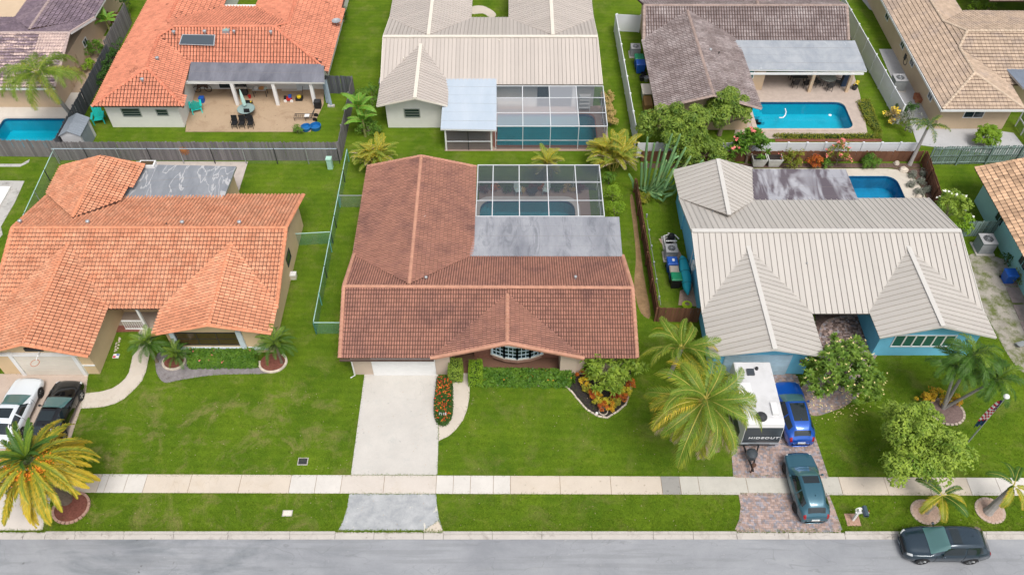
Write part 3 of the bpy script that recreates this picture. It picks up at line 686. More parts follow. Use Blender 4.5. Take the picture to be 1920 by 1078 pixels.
tiled(H, [FL, E1, tq, Tr, RA], TILE_C, **kw); tiled(H, [Tr, tq, E2, FR, RB], TILE_C, **kw)
tiled(H, [E1, pk, tp], TILE_C, lift=.03, **kw); tiled(H, [pk, E2, tp], TILE_C, lift=.03, **kw)
W1, W2 = Vector((-11.07, 48.5, ze)), Vector((-2.75, 48.45, ze)); Wp = G(790, 293, 4.28); Wt = Vector((-6.68, 35.15, 4.28)); Wl, Wr = Vector((-11.05, 39.2, ze)), Vector((-2.72, 39.2, ze))
tiled(H, [Wl, W1, Wp, Wt], TILE_C, lift=.03, **kw); tiled(H, [Wr, W2, Wp, Wt], TILE_C, lift=.03, **kw)
for a, b in ((RA, RB), (pk, tp), (Wp, Wt), (FL, RA), (FR, RB), (RB, BR), (RA, BL), (E1, pk), (E2, pk), (W1, Wp), (W2, Wp)): caps(H, a, b, CAP_C, .13, .3)
verge_bar(H, E1 + Vector((0, -.05, 0)), pk + Vector((0, -.05, 0)), CAP_C, .05, .16); verge_bar(H, E2 + Vector((0, -.05, 0)), pk + Vector((0, -.05, 0)), CAP_C, .05, .16)
bx('gutter', M('brown gutter', (.09, .06, .05), .5), H, -10.8, 30.26, 2.56, -4.9, 30.38, 2.68)
flat_roof(H, rp((862, 480.5, 2.82), (1167, 480.5, 2.82), (1161, 407, 2.6), (889, 406, 2.6)), FLAT_C, edge=GALV)
wall = [(-10.3, 31.05), (-4.0, 31.05), (-4.0, 33.4), (-2.5, 33.4), (-2.5, 32.5), (3.1, 32.5), (3.1, 31.05), (7.25, 31.05), (7.25, 38.7), (-3.3, 38.7), (-3.3, 47.9), (-10.45, 47.9)]
poly_prism('wall', wall, 0, 2.62, BEIGE, H)
gable(H, -4.6, 4.0, -.3, 31.5, 2.55, 3.75, CREAM)
gable(H, -10.4, -3.4, -6.9, 47.7, 2.6, 3.9, BEIGE)
bx('brick_facing', BRICK_W, H, -2.5, 32.36, 0, 3.1, 32.498, 2.5)
gd = bx('garage_door', WHITE, H, -9.05, 30.985, .02, -4.95, 31.03, 2.25)
for k in range(4): bx('door_panel', WHITE, gd, -9.0, 30.955, .04 + k * .55, -5.0, 30.984, .04 + k * .55 + .53)
bx('entry_door', DARK, H, -3.7, 33.33, .05, -2.75, 33.39, 2.1)
bx('pillar', BEIGE, H, 3.1, 30.9, 0, 4.15, 31.04, 2.5)
m = MB(); m.tube([(-10.28, 30.93, 2.5), (-10.28, 30.93, .1), (-10.55, 30.75, .06)], .05, 8); m.build('downspout', WHITE, H)
# bay window: four facets of small panes
bw = MB(); cxb, R0 = .33, 1.65; angs = [-52, -27, 0, 27, 52]; pts = [(cxb + 1.62 * (a / 52), 32.35 - .78 * math.cos(rad(a * 1.25))) for a in angs]
out = pts; base = [(pts[0][0], 32.34)] + pts + [(pts[-1][0], 32.34)]
bw.prism(base, .55, .92); bwo = bw.build('bay_window', M('bay brick', (.33, .19, .14), .9, .15, 5), H)
def grow(pl, k): return [(cxb + (x - cxb) * k, 32.34 + (y - 32.34) * (k if i not in (0, len(pl) - 1) else 1)) for i, (x, y) in enumerate(pl)]
poly_prism('bay_sill', grow(base, 1.08), .92, 1.0, OFFWHITE, bwo); poly_prism('bay_head', grow(base, 1.04), 2.25, 2.45, WHITE, bwo)
for a, b in zip(pts, pts[1:]):
    a3, b3 = Vector((*a, 0)), Vector((*b, 0)); d = (b3 - a3); L_ = d.length; d.normalize(); nrm = Vector((d.y, -d.x, 0))
    fm = MB()
    for p in (a3, b3): fm.bar(p + Vector((0, 0, 1.0)), p + Vector((0, 0, 2.25)), .12)
    for k in range(4): z = 1.0 + .05 + k * 1.15 / 3; fm.bar(a3 + Vector((0, 0, z)), b3 + Vector((0, 0, z)), .05)
    for k in range(1, 3): p = a3 + d * L_ * k / 3; fm.bar(p + Vector((0, 0, 1.0)), p + Vector((0, 0, 2.25)), .045)
    fm.build('bay_frame', M('blue white frame', (.50, .62, .68), .4) if 'blue white frame' not in bpy.data.materials else bpy.data.materials['blue white frame'], bwo)
    for i in range(3):
        for k in range(3):
            c = a3 + d * L_ * (i + .5) / 3 + Vector((0, 0, 1.05 + (k + .5) * 1.15 / 3)) - nrm * .012
            MB().obox(c, d * (L_ / 6 - .02), nrm * .006, Vector((0, 0, 1.15 / 6 - .02))).build('pane', GLASS, bwo)
for p in ((796, 408), (799, 522), (1079, 521)): 
    q = G(p[0], p[1], 3.9 if p[1] < 500 else 4.05); vent(H, q, .1, .22)
vent(H, G(1166, 590, 3.6), .05, .12, WHITE); vent(H, G(835, 424, 3.5), .05, .1, DARK)
# pool screen enclosure
def cage(label, x0, x1, ylow, yhigh, zlow, zhigh, xs, ys, mat=ALU, bw_=.06, sags=0, pale=(), bs=.04):
    c = empty('screen_enclosure', ((x0 + x1) / 2, ylow, 0), label, 'screen enclosure')
    def zz(y): return zhigh + (zlow - zhigh) * (y - yhigh) / (ylow - yhigh)
    XS = [x0] + xs + [x1]; YS = [yhigh] + ys + [ylow]
    for x in XS: MB().bar((x, yhigh, zz(yhigh)), (x, ylow, zz(ylow)), bw_ , .12).build('rafter', mat, c)
    for y in YS: MB().bar((x0, y, zz(y) + .006), (x1, y, zz(y) + .006), bs if y in ys else bw_, .07).build('purlin', mat, c)
    for x in XS: MB().bar((x, ylow, 0), (x, ylow, zz(ylow) - .06), bw_ * .8).build('post', mat, c)
    for y in YS[:-1]: MB().bar((x1, y, 0), (x1, y, zz(y) - .06), bw_ * .6).build('post', mat, c)
    MB().bar((x0, ylow, .95), (x1, ylow, .95), bs).build('rail', mat, c); MB().bar((x1, yhigh, .95), (x1, ylow, .95), bs).build('rail', mat, c)
    for i in range(len(XS) - 1):
        for j in range(len(YS) - 1):
            pm = SCREEN_W if (i, j) in pale else SCREEN
            a, b, y0_, y1_ = XS[i] + .03, XS[i + 1] - .03, YS[j], YS[j + 1]
            MB().add([(a, y0_, zz(y0_)), (b, y0_, zz(y0_)), (b, y1_, zz(y1_)), (a, y1_, zz(y1_))], [(0, 1, 2, 3)]).build('screen_panel', pm, c)
        a, b = XS[i] + .03, XS[i + 1] - .03
        MB().add([(a, ylow, .02), (b, ylow, .02), (b, ylow, zz(ylow) - .05), (a, ylow, zz(ylow) - .05)], [(0, 1, 2, 3)]).build('screen_panel', SCREEN, c)
    for j in range(len(YS) - 1):
        y0_, y1_ = YS[j], YS[j + 1]
        MB().add([(x1, y0_, .02), (x1, y1_, .02), (x1, y1_, zz(y1_) - .05), (x1, y0_, zz(y0_) - .05)], [(0, 1, 2, 3)]).build('screen_panel', SCREEN, c)
    return c
cage('white framed pool screen enclosure behind the brown tiled house', -2.62, 6.72, 48.75, 43.15, 2.6, 2.58, [G(923, 400, 2.5).x, G(974, 400, 2.5).x, G(1029, 400, 2.5).x, G(1084, 400, 2.5).x], [G(1000, 378, 2.5).y, G(1000, 344, 2.5).y])
# ================================================ left house (orange tiles)
H = empty('house', (-25, 38, 0), 'cream house on the left with bright orange barrel tile roof and two front gables', 'house', 'bungalows of the block')
kw = dict(w=.25, l=.31, h=.10, gap=.038, prof=BARREL3)
zr, ze = 4.5, 2.7
x0, x1 = -34.3, -15.5
A, B = Vector((x0, 40.1, zr)), Vector((x1, 40.1, zr)); F0, F1_ = Vector((x0, 34.4, ze)), Vector((x1, 34.4, ze)); B0, B1 = Vector((x0 - .2, 45.3, ze)), Vector((x1, 45.3, ze))
tiled(H, [F0, F1_, B, A], TILE_L, **kw); tiled(H, [A, B, B1, B0], TILE_L, **kw)
pL, tL = G(42, 646, 4.15), Vector((-30.2, 39.0, 4.15)); eL, vL = Vector((-26.6, 30.55, ze)), Vector((-26.6, 34.5, ze)); eM, vM = Vector((-33.8, 30.55, ze)), Vector((-33.8, 34.5, ze))
tiled(H, [pL, tL, vL, eL], TILE_L, lift=.04, indiv=140, **kw); tiled(H, [pL, tL, vM, eM], TILE_L, lift=.04, **kw)
pR, tR = G(390, 610, 4.15), Vector((-19.15, 39.0, 4.15)); eR, vR = Vector((-23.05, 32.25, ze)), Vector((-23.05, 34.5, ze)); eS, vS = Vector((-15.45, 32.3, 2.78)), Vector((-15.45, 34.7, 2.78))
tiled(H, [pR, tR, vR, eR], TILE_L, lift=.04, indiv=80, **kw); tiled(H, [pR, tR, vS, eS], TILE_L, lift=.04, indiv=80, **kw)
pB, tB = G(188, 294, 4.2), Vector((-30.75, 41.4, 4.2)); eB, vB = G(117, 312, 2.9), Vector((-34.5, 45.2, 2.9)); eC, vC = G(272, 310, 3.35), G(216, 383, 3.35)
tiled(H, [pB, tB, vB, eB], TILE_L, lift=.04, **kw); tiled(H, [pB, tB, vC, eC], TILE_L, lift=.04, **kw)
for a, b in ((A, B), (pL, tL), (pR, tR), (pB, tB), (F0, A), (F1_, B), (B, B1), (A, B0), (pL, eL), (pL, eM), (pR, eR), (pR, eS), (pB, eB), (pB, eC)): caps(H, a, b, CAP_L, .13, .36)
flat_roof(H, [G(276, 309, 3.02), G(443, 312, 3.0), G(417, 378, 2.86), G(216, 378, 2.9)], FLAT_L, edge=GALV)
poly_prism('wall', [(-33.3, 31.1), (-27.05, 31.1), (-27.05, 36.3), (-22.6, 36.3), (-22.6, 32.85), (-15.95, 32.85), (-15.95, 44.8), (-33.9, 44.8)], 0, 2.62, CREAM, H)
poly_prism('wall', [(-34.0, 44.8), (-28.6, 44.8), (-28.6, 48.0), (-34.0, 48.0)], 0, 2.62, CREAM, H)
bx('patio_wall', CREAM, H, -21.7, 45.0, 0, -21.55, 48.3, 2.3)
gable(H, -33.3, -27.05, -30.18, 31.1, 2.62, 3.75, CREAM); gable(H, -22.6, -16.0, -19.3, 32.85, 2.62, 3.75, CREAM); gable(H, -34, -28.6, -31, 47.8, 2.62, 3.7, CREAM)
gd = bx('garage_door', OFFWHITE, H, -31.8, 31.03, .02, -28.05, 31.08, 2.2)
for k in range(4): bx('door_panel', OFFWHITE, gd, -31.75, 31.0, .04 + k * .54, -28.1, 31.029, .04 + k * .54 + .515)
fm = MB(); fm.box(-32.05, 30.94, 0, -31.8, 31.095, 2.45); fm.box(-28.05, 30.94, 0, -27.8, 31.095, 2.45); fm.box(-33.4, 30.92, 2.2, -26.98, 31.09, 2.4); fm.build('garage_trim', WHITE, H)
bx('wall_band', WHITE, H, -27.8, 31.04, .95, -27.0, 31.097, 1.07)
bx('louvre', BLACK, H, -30.75, 30.98, 2.65, -29.6, 31.05, 2.95)
window(H, -22.0, -17.95, 32.85, .85, 2.2, 3, 2, DARK, BRONZE_G)
fm = MB(); fm.box(-22.3, 32.7, .6, -22.0, 32.84, 2.4); fm.box(-17.95, 32.7, .6, -17.6, 32.84, 2.4); fm.box(-22.3, 32.68, .5, -16.2, 32.83, .66) ; fm.build('window_trim', M('pale blue trim', (.56, .63, .68), .6), H)
window(H, 39.5, 40.6, -15.95, 1.1, 2.0, 1, 1, DARK, GLASS, side='x', out=1)
rl = MB()
for k in range(9): rl.bar((-26.4 + k * .155, 34.75, .12), (-26.4 + k * .155, 34.75, .98), .04)
rl.bar((-26.45, 34.75, .98), (-25.05, 34.75, .98), .07); rl.bar((-26.45, 34.75, .12), (-25.05, 34.75, .12), .07); rl.build('porch_railing', WHITE, H)
MB().bar((-24.95, 34.75, 0), (-24.95, 34.75, 2.6), .16).build('porch_post', WHITE, H)
bx('entry_door', M('brown door', (.12, .07, .04), .6), H, -24.3, 36.22, .05, -23.3, 36.28, 2.1)
for a in ((165, 415), (342, 416), (449, 416), (38, 414)): vent(H, G(a[0], a[1] + 2, 4.4), .14, .2, GALV)
vent(H, G(313, 422, 4.35), .06, .2, DARK)
sk = bx('skylight', WHITE, H, -28.4, 47.9, 3.0, -27.2, 48.55, 3.28); bx('skylight_glass', BRONZE_G, sk, -28.3, 48.0, 3.28, -27.3, 48.45, 3.30)
# ================================================ right house (beige metal roof, blue walls)
H = empty('house', (21, 38, 0), 'sky blue house on the right with beige standing seam metal roof', 'house', 'bungalows of the block')
zr, ze = 4.6, 2.7
A, B = G(1297, 434, zr), G(1801, 434, zr); F0, F1_ = Vector((12.45, 34.0, ze)), Vector((30.9, 34.0, ze)); B0, B1 = Vector((12.35, 44.95, ze)), Vector((30.85, 44.95, ze))
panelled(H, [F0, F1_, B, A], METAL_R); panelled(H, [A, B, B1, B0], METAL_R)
p1, t1 = G(1453, 656, 4.1), G(1402, 461, 4.15); a1, b1 = Vector((12.45, 30.55, ze)), Vector((19.6, 30.55, ze)); c1, d1 = Vector((12.45, 34.1, ze)), Vector((19.6, 34.1, ze))
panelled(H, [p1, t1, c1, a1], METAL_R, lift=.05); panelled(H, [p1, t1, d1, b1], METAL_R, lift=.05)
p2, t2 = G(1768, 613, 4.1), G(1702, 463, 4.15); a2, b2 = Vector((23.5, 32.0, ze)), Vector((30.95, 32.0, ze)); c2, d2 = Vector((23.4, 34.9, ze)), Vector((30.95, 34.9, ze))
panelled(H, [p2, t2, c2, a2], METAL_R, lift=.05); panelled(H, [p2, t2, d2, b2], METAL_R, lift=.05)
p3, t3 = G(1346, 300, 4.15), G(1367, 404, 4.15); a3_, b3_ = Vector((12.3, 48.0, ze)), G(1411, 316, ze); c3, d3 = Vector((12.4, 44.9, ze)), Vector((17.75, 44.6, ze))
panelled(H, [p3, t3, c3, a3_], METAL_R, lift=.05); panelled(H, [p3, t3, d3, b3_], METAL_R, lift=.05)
for a, b in ((A, B), (p1, t1), (p2, t2), (p3, t3)): metal_ridge(H, a, b, .3, .08)
for a, b in ((a1, p1), (b1, p1), (a2, p2), (b2, p2), (a3_, p3), (b3_, p3), (F0, A), (F1_, B), (B0, A), (B1, B)): verge_bar(H, a, b, SEAM_R, .05, .14, 'verge_trim', .0)
flat_roof(H, rp((1411, 317, 2.72), (1586, 318, 2.72), (1613, 385, 2.85), (1411, 385, 2.85)), FLAT_R, edge=GALV)
poly_prism('wall', [(12.95, 31.1), (19.1, 31.1), (19.1, 37.6), (24.0, 37.6), (24.0, 32.6), (30.4, 32.6), (30.4, 44.4), (12.95, 44.4)], 0, 2.62, BLUE_W, H)
poly_prism('wall', [(12.85, 44.4), (17.3, 44.4), (17.3, 47.4), (12.85, 47.4)], 0, 2.62, BLUE_W, H)
gable(H, 12.95, 19.1, 16.3, 31.1, 2.62, 3.75, BLUE_W); gable(H, 24.0, 30.4, 27.1, 32.6, 2.62, 3.75, BLUE_W); gable(H, 12.85, 17.4, 15.1, 47.2, 2.62, 3.7, BLUE_W)
gd = bx('garage_door', M('pale blue door', (.42, .58, .68), .6), H, 13.6, 31.03, .02, 17.9, 31.08, 2.15)
for k in range(4): bx('door_panel', bpy.data.materials['pale blue door'], gd, 13.65, 31.0, .04 + k * .53, 17.85, 31.029, .04 + k * .53 + .505)
bx('house_number_plate', M('rust plate', (.22, .10, .05), .7), H, 18.5, 31.02, 1.4, 18.95, 31.08, 1.65)
window(H, 24.9, 28.9, 32.6, 1.0, 2.25, 6, 1, WHITE, GLASS_G, bar=.09)
vent(H, G(1342, 467, 3.9), .07, .25, OFFWHITE); vent(H, G(1513, 494, 3.9), .05, .12, GALV); vent(H, G(1789, 463, 4.1), .07, .2, M('pinkish vent', (.5, .35, .3), .7)); vent(H, G(1570, 432, 4.4), .04, .25, GALV); vent(H, G(1336, 398, 3.6), .04, .15, GALV)
m = MB(); m.tube([(12.85, 40.2, .3), (12.85, 40.2, 3.9)], .035, 8); m.tube([(12.88, 39.4, .5), (12.88, 39.4, 2.4)], .03, 8); m.box(12.75, 39.2, 1.1, 12.94, 39.6, 1.8); m.build('electric_riser', WHITE, H)
# ================================================ cream metal-roofed house behind the centre
H = empty('house', (-2, 63, 0), 'white house behind the middle lot with cream standing seam metal roof and caged pool', 'house', 'bungalows of the block')
zr, ze = 4.2, 2.7
A, B = Vector((-11.3, 63.8, zr)), Vector((7.5, 63.8, zr)); F0, F1_ = Vector((-11.2, 59.0, ze)), Vector((7.72, 59.0, ze)); B0, B1 = Vector((-11.4, 69.4, ze)), Vector((7.6, 69.4, ze))
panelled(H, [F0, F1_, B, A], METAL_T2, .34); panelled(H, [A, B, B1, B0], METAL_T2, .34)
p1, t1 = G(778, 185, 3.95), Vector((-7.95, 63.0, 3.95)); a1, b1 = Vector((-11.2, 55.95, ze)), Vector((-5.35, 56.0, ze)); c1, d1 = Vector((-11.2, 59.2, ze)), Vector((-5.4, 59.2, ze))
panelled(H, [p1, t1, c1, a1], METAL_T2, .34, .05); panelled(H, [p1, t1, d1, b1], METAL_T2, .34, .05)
metal_ridge(H, A, B, .3, .08, OFFWHITE); metal_ridge(H, p1, t1, .3, .08, OFFWHITE)
for xa, xb, xm in ((-11.4, -3.8, -7.35), (-.3, 7.6, 3.6)):
    pp, tt = Vector((xm, 76.5, 4.1)), Vector((xm, 64.2, 4.1))
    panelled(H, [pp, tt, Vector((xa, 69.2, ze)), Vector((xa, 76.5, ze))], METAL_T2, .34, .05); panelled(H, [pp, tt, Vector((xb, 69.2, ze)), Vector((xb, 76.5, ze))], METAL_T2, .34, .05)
    metal_ridge(H, pp, tt, .3, .08, OFFWHITE)
for a, b in ((a1, p1), (b1, p1), (F0, A), (F1_, B), (B0, A), (B1, B)): verge_bar(H, a, b, OFFWHITE, .05, .14, 'verge_trim', .0)
flat_roof(H, [G(834, 133, 2.95), G(931, 133, 2.95), G(931, 244, 2.45), G(826, 242, 2.45)], FLAT_T2, edge=WHITE, lap=1.0)
poly_prism('wall', [(-10.6, 56.6), (-5.9, 56.6), (-5.9, 59.5), (7.1, 59.5), (7.1, 68.8), (-10.7, 68.8)], 0, 2.62, WHITE_W, H)
poly_prism('wall', [(-10.7, 68.8), (-4.3, 68.8), (-4.3, 76), (-10.7, 76)], 0, 2.62, WHITE_W, H); poly_prism('wall', [(.3, 68.8), (7.0, 68.8), (7.0, 76), (.3, 76)], 0, 2.62, WHITE_W, H)
gable(H, -10.6, -5.9, -8.2, 56.6, 2.62, 3.6, WHITE_W)
window(H, -9.1, -7.75, 56.6, 1.1, 2.0, 1, 3, GALV, GLASS)
for x in (-5.45, -1.7): MB().bar((x, 53.62, 0), (x, 53.62, 2.3), .12).build('porch_post', WHITE, H)
for x in (-3.6,): MB().bar((x, 53.62, 0), (x, 53.62, 2.3), .05).build('porch_post', DARK, H)
MB().bar((-5.45, 53.6, .95), (-1.7, 53.6, .95), .05).build('rail', ALU, H)
MB().add([(-5.4, 53.64, .05), (-1.75, 53.64, .05), (-1.75, 53.64, 2.25), (-5.4, 53.64, 2.25)], [(0, 1, 2, 3)]).build('screen_panel', SCREEN, H)
bx('sliding_door', GLASS, H, 2.2, 59.44, .1, 5.2, 59.49, 2.1)
vent(H, G(936, 78, 4.1), .06, .2, OFFWHITE); vent(H, G(757, 112, 3.5), .06, .2, OFFWHITE)
cage('white framed pool screen enclosure attached to the cream metal-roofed house', -1.35, 7.75, 53.75, 58.95, 2.4, 2.55,
     [G(980, 200, 2.5).x, G(1031, 200, 2.5).x, G(1083, 200, 2.5).x], [G(1000, 184, 2.5).y, G(1000, 211, 2.5).y], bw_=.06, pale=((0, 1), (1, 1), (2, 0), (2, 1), (0, 2), (1, 2), (2, 2)))
# ================================================ red barrel-tiled house, back left
H = empty('house', (-25, 64, 0), 'white house with red barrel tile hip roof, solar panel and covered patio', 'house', 'bungalows of the block')
kw = dict(w=.28, l=.38, h=.10, prof=BARREL2, gap=.03)
zm, zw, ze = 4.7, 4.2, 2.7
SWc, SEc = G(172, 200, ze), G(345, 200, ze); W_a = G(275, 127, zw); W_b = G(298, 68, zw); M0, M1 = G(327, 50, zm), G(514, 50, zm)
NWr = G(314, 39, zw); far = Vector((NWr.x, 78, zw)); wN = Vector((SWc.x, 78, ze))
v1 = G(353, 118, ze)
# west slope of the wing and of the main body
tiled(H, [SWc, W_a, W_b, Vector((SWc.x, W_b.y, ze))], TILE_T1, **kw)
tiled(H, [Vector((SWc.x, W_b.y, ze)), W_b, M0, NWr, far, wN], TILE_T1, convex=False, **kw)
tiled(H, [SWc, SEc, W_a], TILE_T1, **kw)
tiled(H, [W_a, W_b, Vector((v1.x + .4, v1.y, ze)), Vector((v1.x + .4, 59.6, ze)), SEc], TILE_T1, convex=False, **kw)
SE2 = G(603, 123, ze)
tiled(H, [W_b, M0, M1, SE2, v1], TILE_T1, convex=False, **kw)
NEr = G(541, 43, zw); eN = Vector((-16.0, 78, ze)); eS_ = Vector((-15.9, 60.6, ze))
tiled(H, [SE2, M1, NEr, Vector((NEr.x, 78, zw)), eN, eS_], TILE_T1, convex=False, **kw)
n0, n1 = G(419, 13, ze), G(480, 14, ze)
tiled(H, [M0, M1, NEr, n1, n0, NWr], TILE_T1, convex=False, **kw)
tiled(H, [NWr, far, Vector((n0.x, 78, ze)), n0], TILE_T1, convex=False, **kw)
tiled(H, [NEr, Vector((NEr.x, 78, zw)), Vector((n1.x, 78, ze)), n1], TILE_T1, convex=False, **kw)
for a, b in ((SWc, W_a), (SEc, W_a), (W_a, W_b), (W_b, M0), (M0, M1), (M1, SE2), (M0, NWr), (NWr, far), (M1, NEr), (NEr, Vector((NEr.x, 78, zw)))): caps(H, a, b, CAP_T1, .15, .36)
flat_roof(H, [G(352, 152, 2.62), G(358, 117, 2.9), G(607, 121, 2.9), G(608, 155, 2.62)], FLAT_T1, edge=WHITE)
poly_prism('wall', [(-34.2, 56.65), (-28.05, 56.65), (-28.4, 62.0), (-16.8, 62.0), (-16.6, 77), (-23.9, 77), (-23.9, 71.8), (-27.8, 71.8), (-27.8, 77), (-34.2, 77)], 0, 2.6, WHITE_W, H)
window(H, -32.9, -31.3, 56.65, 1.15, 2.0, 1, 3, GALV, GLASS); window(H, -30.0, -29.0, 56.65, 1.25, 1.9, 1, 2, GALV, GLASS)
window(H, -26.3, -23.7, 62.0, .1, 2.1, 2, 1, WHITE, GLASS, name='sliding_door')
bx('side_door', M('pale door', (.60, .66, .68), .6), H, -19.3, 61.9, .05, -18.2, 61.98, 2.1)
for x in (-24.15, -20.6, -17.35): MB().bar((x, 59.75, 0), (x, 59.75, 2.45), .28).build('porch_post', WHITE, H)
bx('porch_beam', WHITE, H, -28.2, 59.62, 2.3, -17.1, 59.82, 2.5)
sp = Plane([G(337, 85, 3.75), G(403, 87, 3.75), G(405, 67, 4.35), G(343, 66, 4.35)]); m = MB(); sp.slab(m, .1, .18); so_ = m.build('solar_panel', GALV, H)
m = MB(); q = [(u * .95, v * .9) for u, v in sp.q]; sp.slab(m, .18, .19, q); m.build('solar_glass', plain('solar glass', (.06, .08, .10), .6, 0, .2), so_)
for a, s_ in (((326, 62), .16), ((384, 61), .16), ((439, 61), .13), ((508, 62), .15), ((295, 111), .16), ((267, 151), .16)): vent(H, G(a[0], a[1], 4.62 if a[1] < 70 else 4.15), s_, .22)
sk = bx('skylight', GALV, H, G(417, 60, 4.5).x, G(423, 63, 4.4).y, 4.2, G(430, 60, 4.5).x, G(423, 55, 4.4).y, 4.62); 
MB().box(G(419, 60, 4.5).x, G(423, 62, 4.4).y, 4.62, G(428, 60, 4.5).x, G(423, 56, 4.4).y, 4.64).build('skylight_glass', plain('greenish dome', (.25, .42, .38), .2), sk)
sdsh = MB(); c = G(631, 42, 3.2); sdsh.lathe(c, [(.02, 0), (.25, .05), (.42, .16), (.40, .16), (.24, .08), (.01, .03)], 14); sdsh.bar(c - Vector((0, 0, .6)), c, .05); sdsh.bar(c, c + Vector((.45, -.5, .1)), .04); sdsh.build('satellite_dish', GALV, H)
# ================================================ grey tiled house, back right
H = empty('house', (21, 64, 0), 'tan house with weathered grey tile roof and silver patio roof over a blue pool', 'house', 'bungalows of the block')
kw = dict(w=.24, l=.36, h=.06, prof=BARREL2, gap=.03)
zr, ze = 4.4, 2.7
A, B = G(1208, 11, zr), G(1588, 11, zr); F0, F1_ = Vector((11.9, 65.6, ze)), Vector((30.4, 65.6, ze)); N0, N1 = Vector((A.x - .2, 73, ze)), Vector((B.x + .3, 73, ze))
tiled(H, [F0, F1_, B, A], TILE_T3, **kw); tiled(H, [A, B, N1, N0], TILE_T3, **kw)
pk, tp = G(1338, 180, 4.25), G(1289, 21, 4.25); a1, b1 = Vector((11.85, 55.55, ze)), Vector((20.5, 55.6, ze)); c1, d1 = Vector((11.9, 65.8, ze)), Vector((20.4, 65.8, ze))
tiled(H, [pk, tp, c1, a1], TILE_T3, lift=.03, **kw); tiled(H, [pk, tp, d1, b1], TILE_T3, lift=.03, **kw)
tq = G(1423, 14, 4.3); pq = Vector((tq.x, 80, 4.3))
tiled(H, [tq, pq, Vector((tq.x - 4, 80, ze)), Vector((tq.x - 4, 73, ze))], TILE_T3, lift=.03, **kw); tiled(H, [tq, pq, Vector((tq.x + 4, 80, ze)), Vector((tq.x + 4, 73, ze))], TILE_T3, lift=.03, **kw)
for a, b in ((A, B), (pk, tp), (a1, pk), (b1, pk), (F0, A), (F1_, B), (tq, pq)): caps(H, a, b, CAP_T3, .14, .34)
flat_roof(H, [G(1376, 76, 2.9), G(1603, 77, 2.9), G(1626, 133, 2.5), G(1400, 131, 2.5)], FLAT_T3, edge=WHITE)
poly_prism('wall', [(12.5, 56.3), (20.0, 56.3), (20.0, 65.9), (30.0, 65.9), (30.0, 72.5), (12.5, 72.5)], 0, 2.6, TAN, H)
gable(H, 12.5, 20.0, 16.25, 56.3, 2.6, 3.9, TAN)
poly_prism('wall', [(20.0, 61.9), (22.4, 61.9), (22.4, 65.8), (20.0, 65.8)], 0, 2.3, TAN, H)
window(H, 20.35, 21.4, 61.9, 1.25, 2.2, 2, 1, WHITE, GLASS_G)
for x in (26.6, 29.95): MB().bar((x, 61.65, 0), (x, 61.65, 2.35), .26).build('porch_post', TAN, H)
bx('porch_beam', WHITE, H, 20.4, 60.95, 2.28, 30.6, 61.05, 2.45)
for a in ((1332, 95), (1365, 24), (1518, 24)): vent(H, G(a[0], a[1], 3.9), .12, .2)
vent(H, G(1348, 100, 3.8), .05, .15, DARK)
# ================================================ tan tiled house, top right
H = empty('house', (41, 64, 0), 'beige house with tan flat tile hip roof in the top right corner', 'house', 'bungalows of the block')
kw = dict(w=.33, l=.36, h=.03, prof=FLATP, gap=.035)
ze = 2.7
SW, SE = Vector((35.5, 55.6, ze)), Vector((42.3, 55.6, ze)); AP = Vector((38.9, 59.0, 3.85)); RB_, RC, RD = Vector((38.9, 62.7, 3.9)), Vector((38.9, 66.8, 3.9)), Vector((38.9, 80, 3.9))
MR, ME = Vector((39.9, 64.3, 4.5)), Vector((55, 64.3, 4.5)); vS_, vN_ = Vector((42.3, 58.9, 2.75)), Vector((42.3, 70.3, 2.72))
tiled(H, [SW, AP, RD, Vector((35.5, 80, ze))], TILE_T4, **kw)
tiled(H, [SW, SE, AP], TILE_T4, **kw)
tiled(H, [AP, RB_, vS_, SE], TILE_T4, **kw)
tiled(H, [RB_, RC, MR], TILE_T4, lift=.01, **kw)
tiled(H, [RB_, MR, ME, Vector((55, 58.9, 2.75)), vS_], TILE_T4, **kw)
tiled(H, [RC, MR, ME, Vector((55, 70.3, 2.72)), vN_], TILE_T4, **kw)
tiled(H, [RC, RD, Vector((42.3, 80, 2.75)), vN_], TILE_T4, **kw)
tiled(H, [Vector((45.6, 72.2, 2.75)), Vector((58, 72.2, 2.75)), Vector((58, 80, 4.8)), Vector((45.6, 80, 4.8))], TILE_T4, **kw)
for a, b in ((SW, AP), (SE, AP), (AP, RB_), (RB_, MR), (MR, ME), (RC, RD), (RC, MR)): caps(H, a, b, CAP_T4, .13, .36)
xE = 42.3
flat_roof(H, [G(1883, 126, 3.25), G(1960, 126, 3.25), G(1990, 175, 3.2), G(1918, 165, 3.2)], FLAT_T4, edge=GALV)
poly_prism('wall', [(36.1, 56.4), (41.9, 56.4), (41.9, 59.6), (54, 59.6), (54, 69.8), (41.8, 69.8), (41.8, 80), (36.1, 80)], 0, 2.6, TAN, H); bx('courtyard_wall', TAN, H, 42, 72.0, 0, 50, 72.2, 1.6)
bx('fascia', WHITE, H, 35.5, 55.5, 2.5, xE, 55.57, 2.68); bx('fascia', WHITE, H, 35.38, 55.5, 2.5, 35.46, 80, 2.68)
for yy in (71.6, 66.8, 64.0, 59.0): window(H, yy - .45, yy + .45, 36.1, 1.15, 1.85, 2, 1, WHITE, GLASS, side='x', out=-1)
window(H, 38.0, 39.7, 56.4, 1.2, 1.95, 2, 1, WHITE, GLASS)
m = MB(); m.tube([(36.2, 65.9, .6), (36.2, 65.9, 1.9)], .04, 8); m.box(36.05, 65.3, .8, 36.29, 65.7, 1.3); m.build('meter_box', DARK, H)
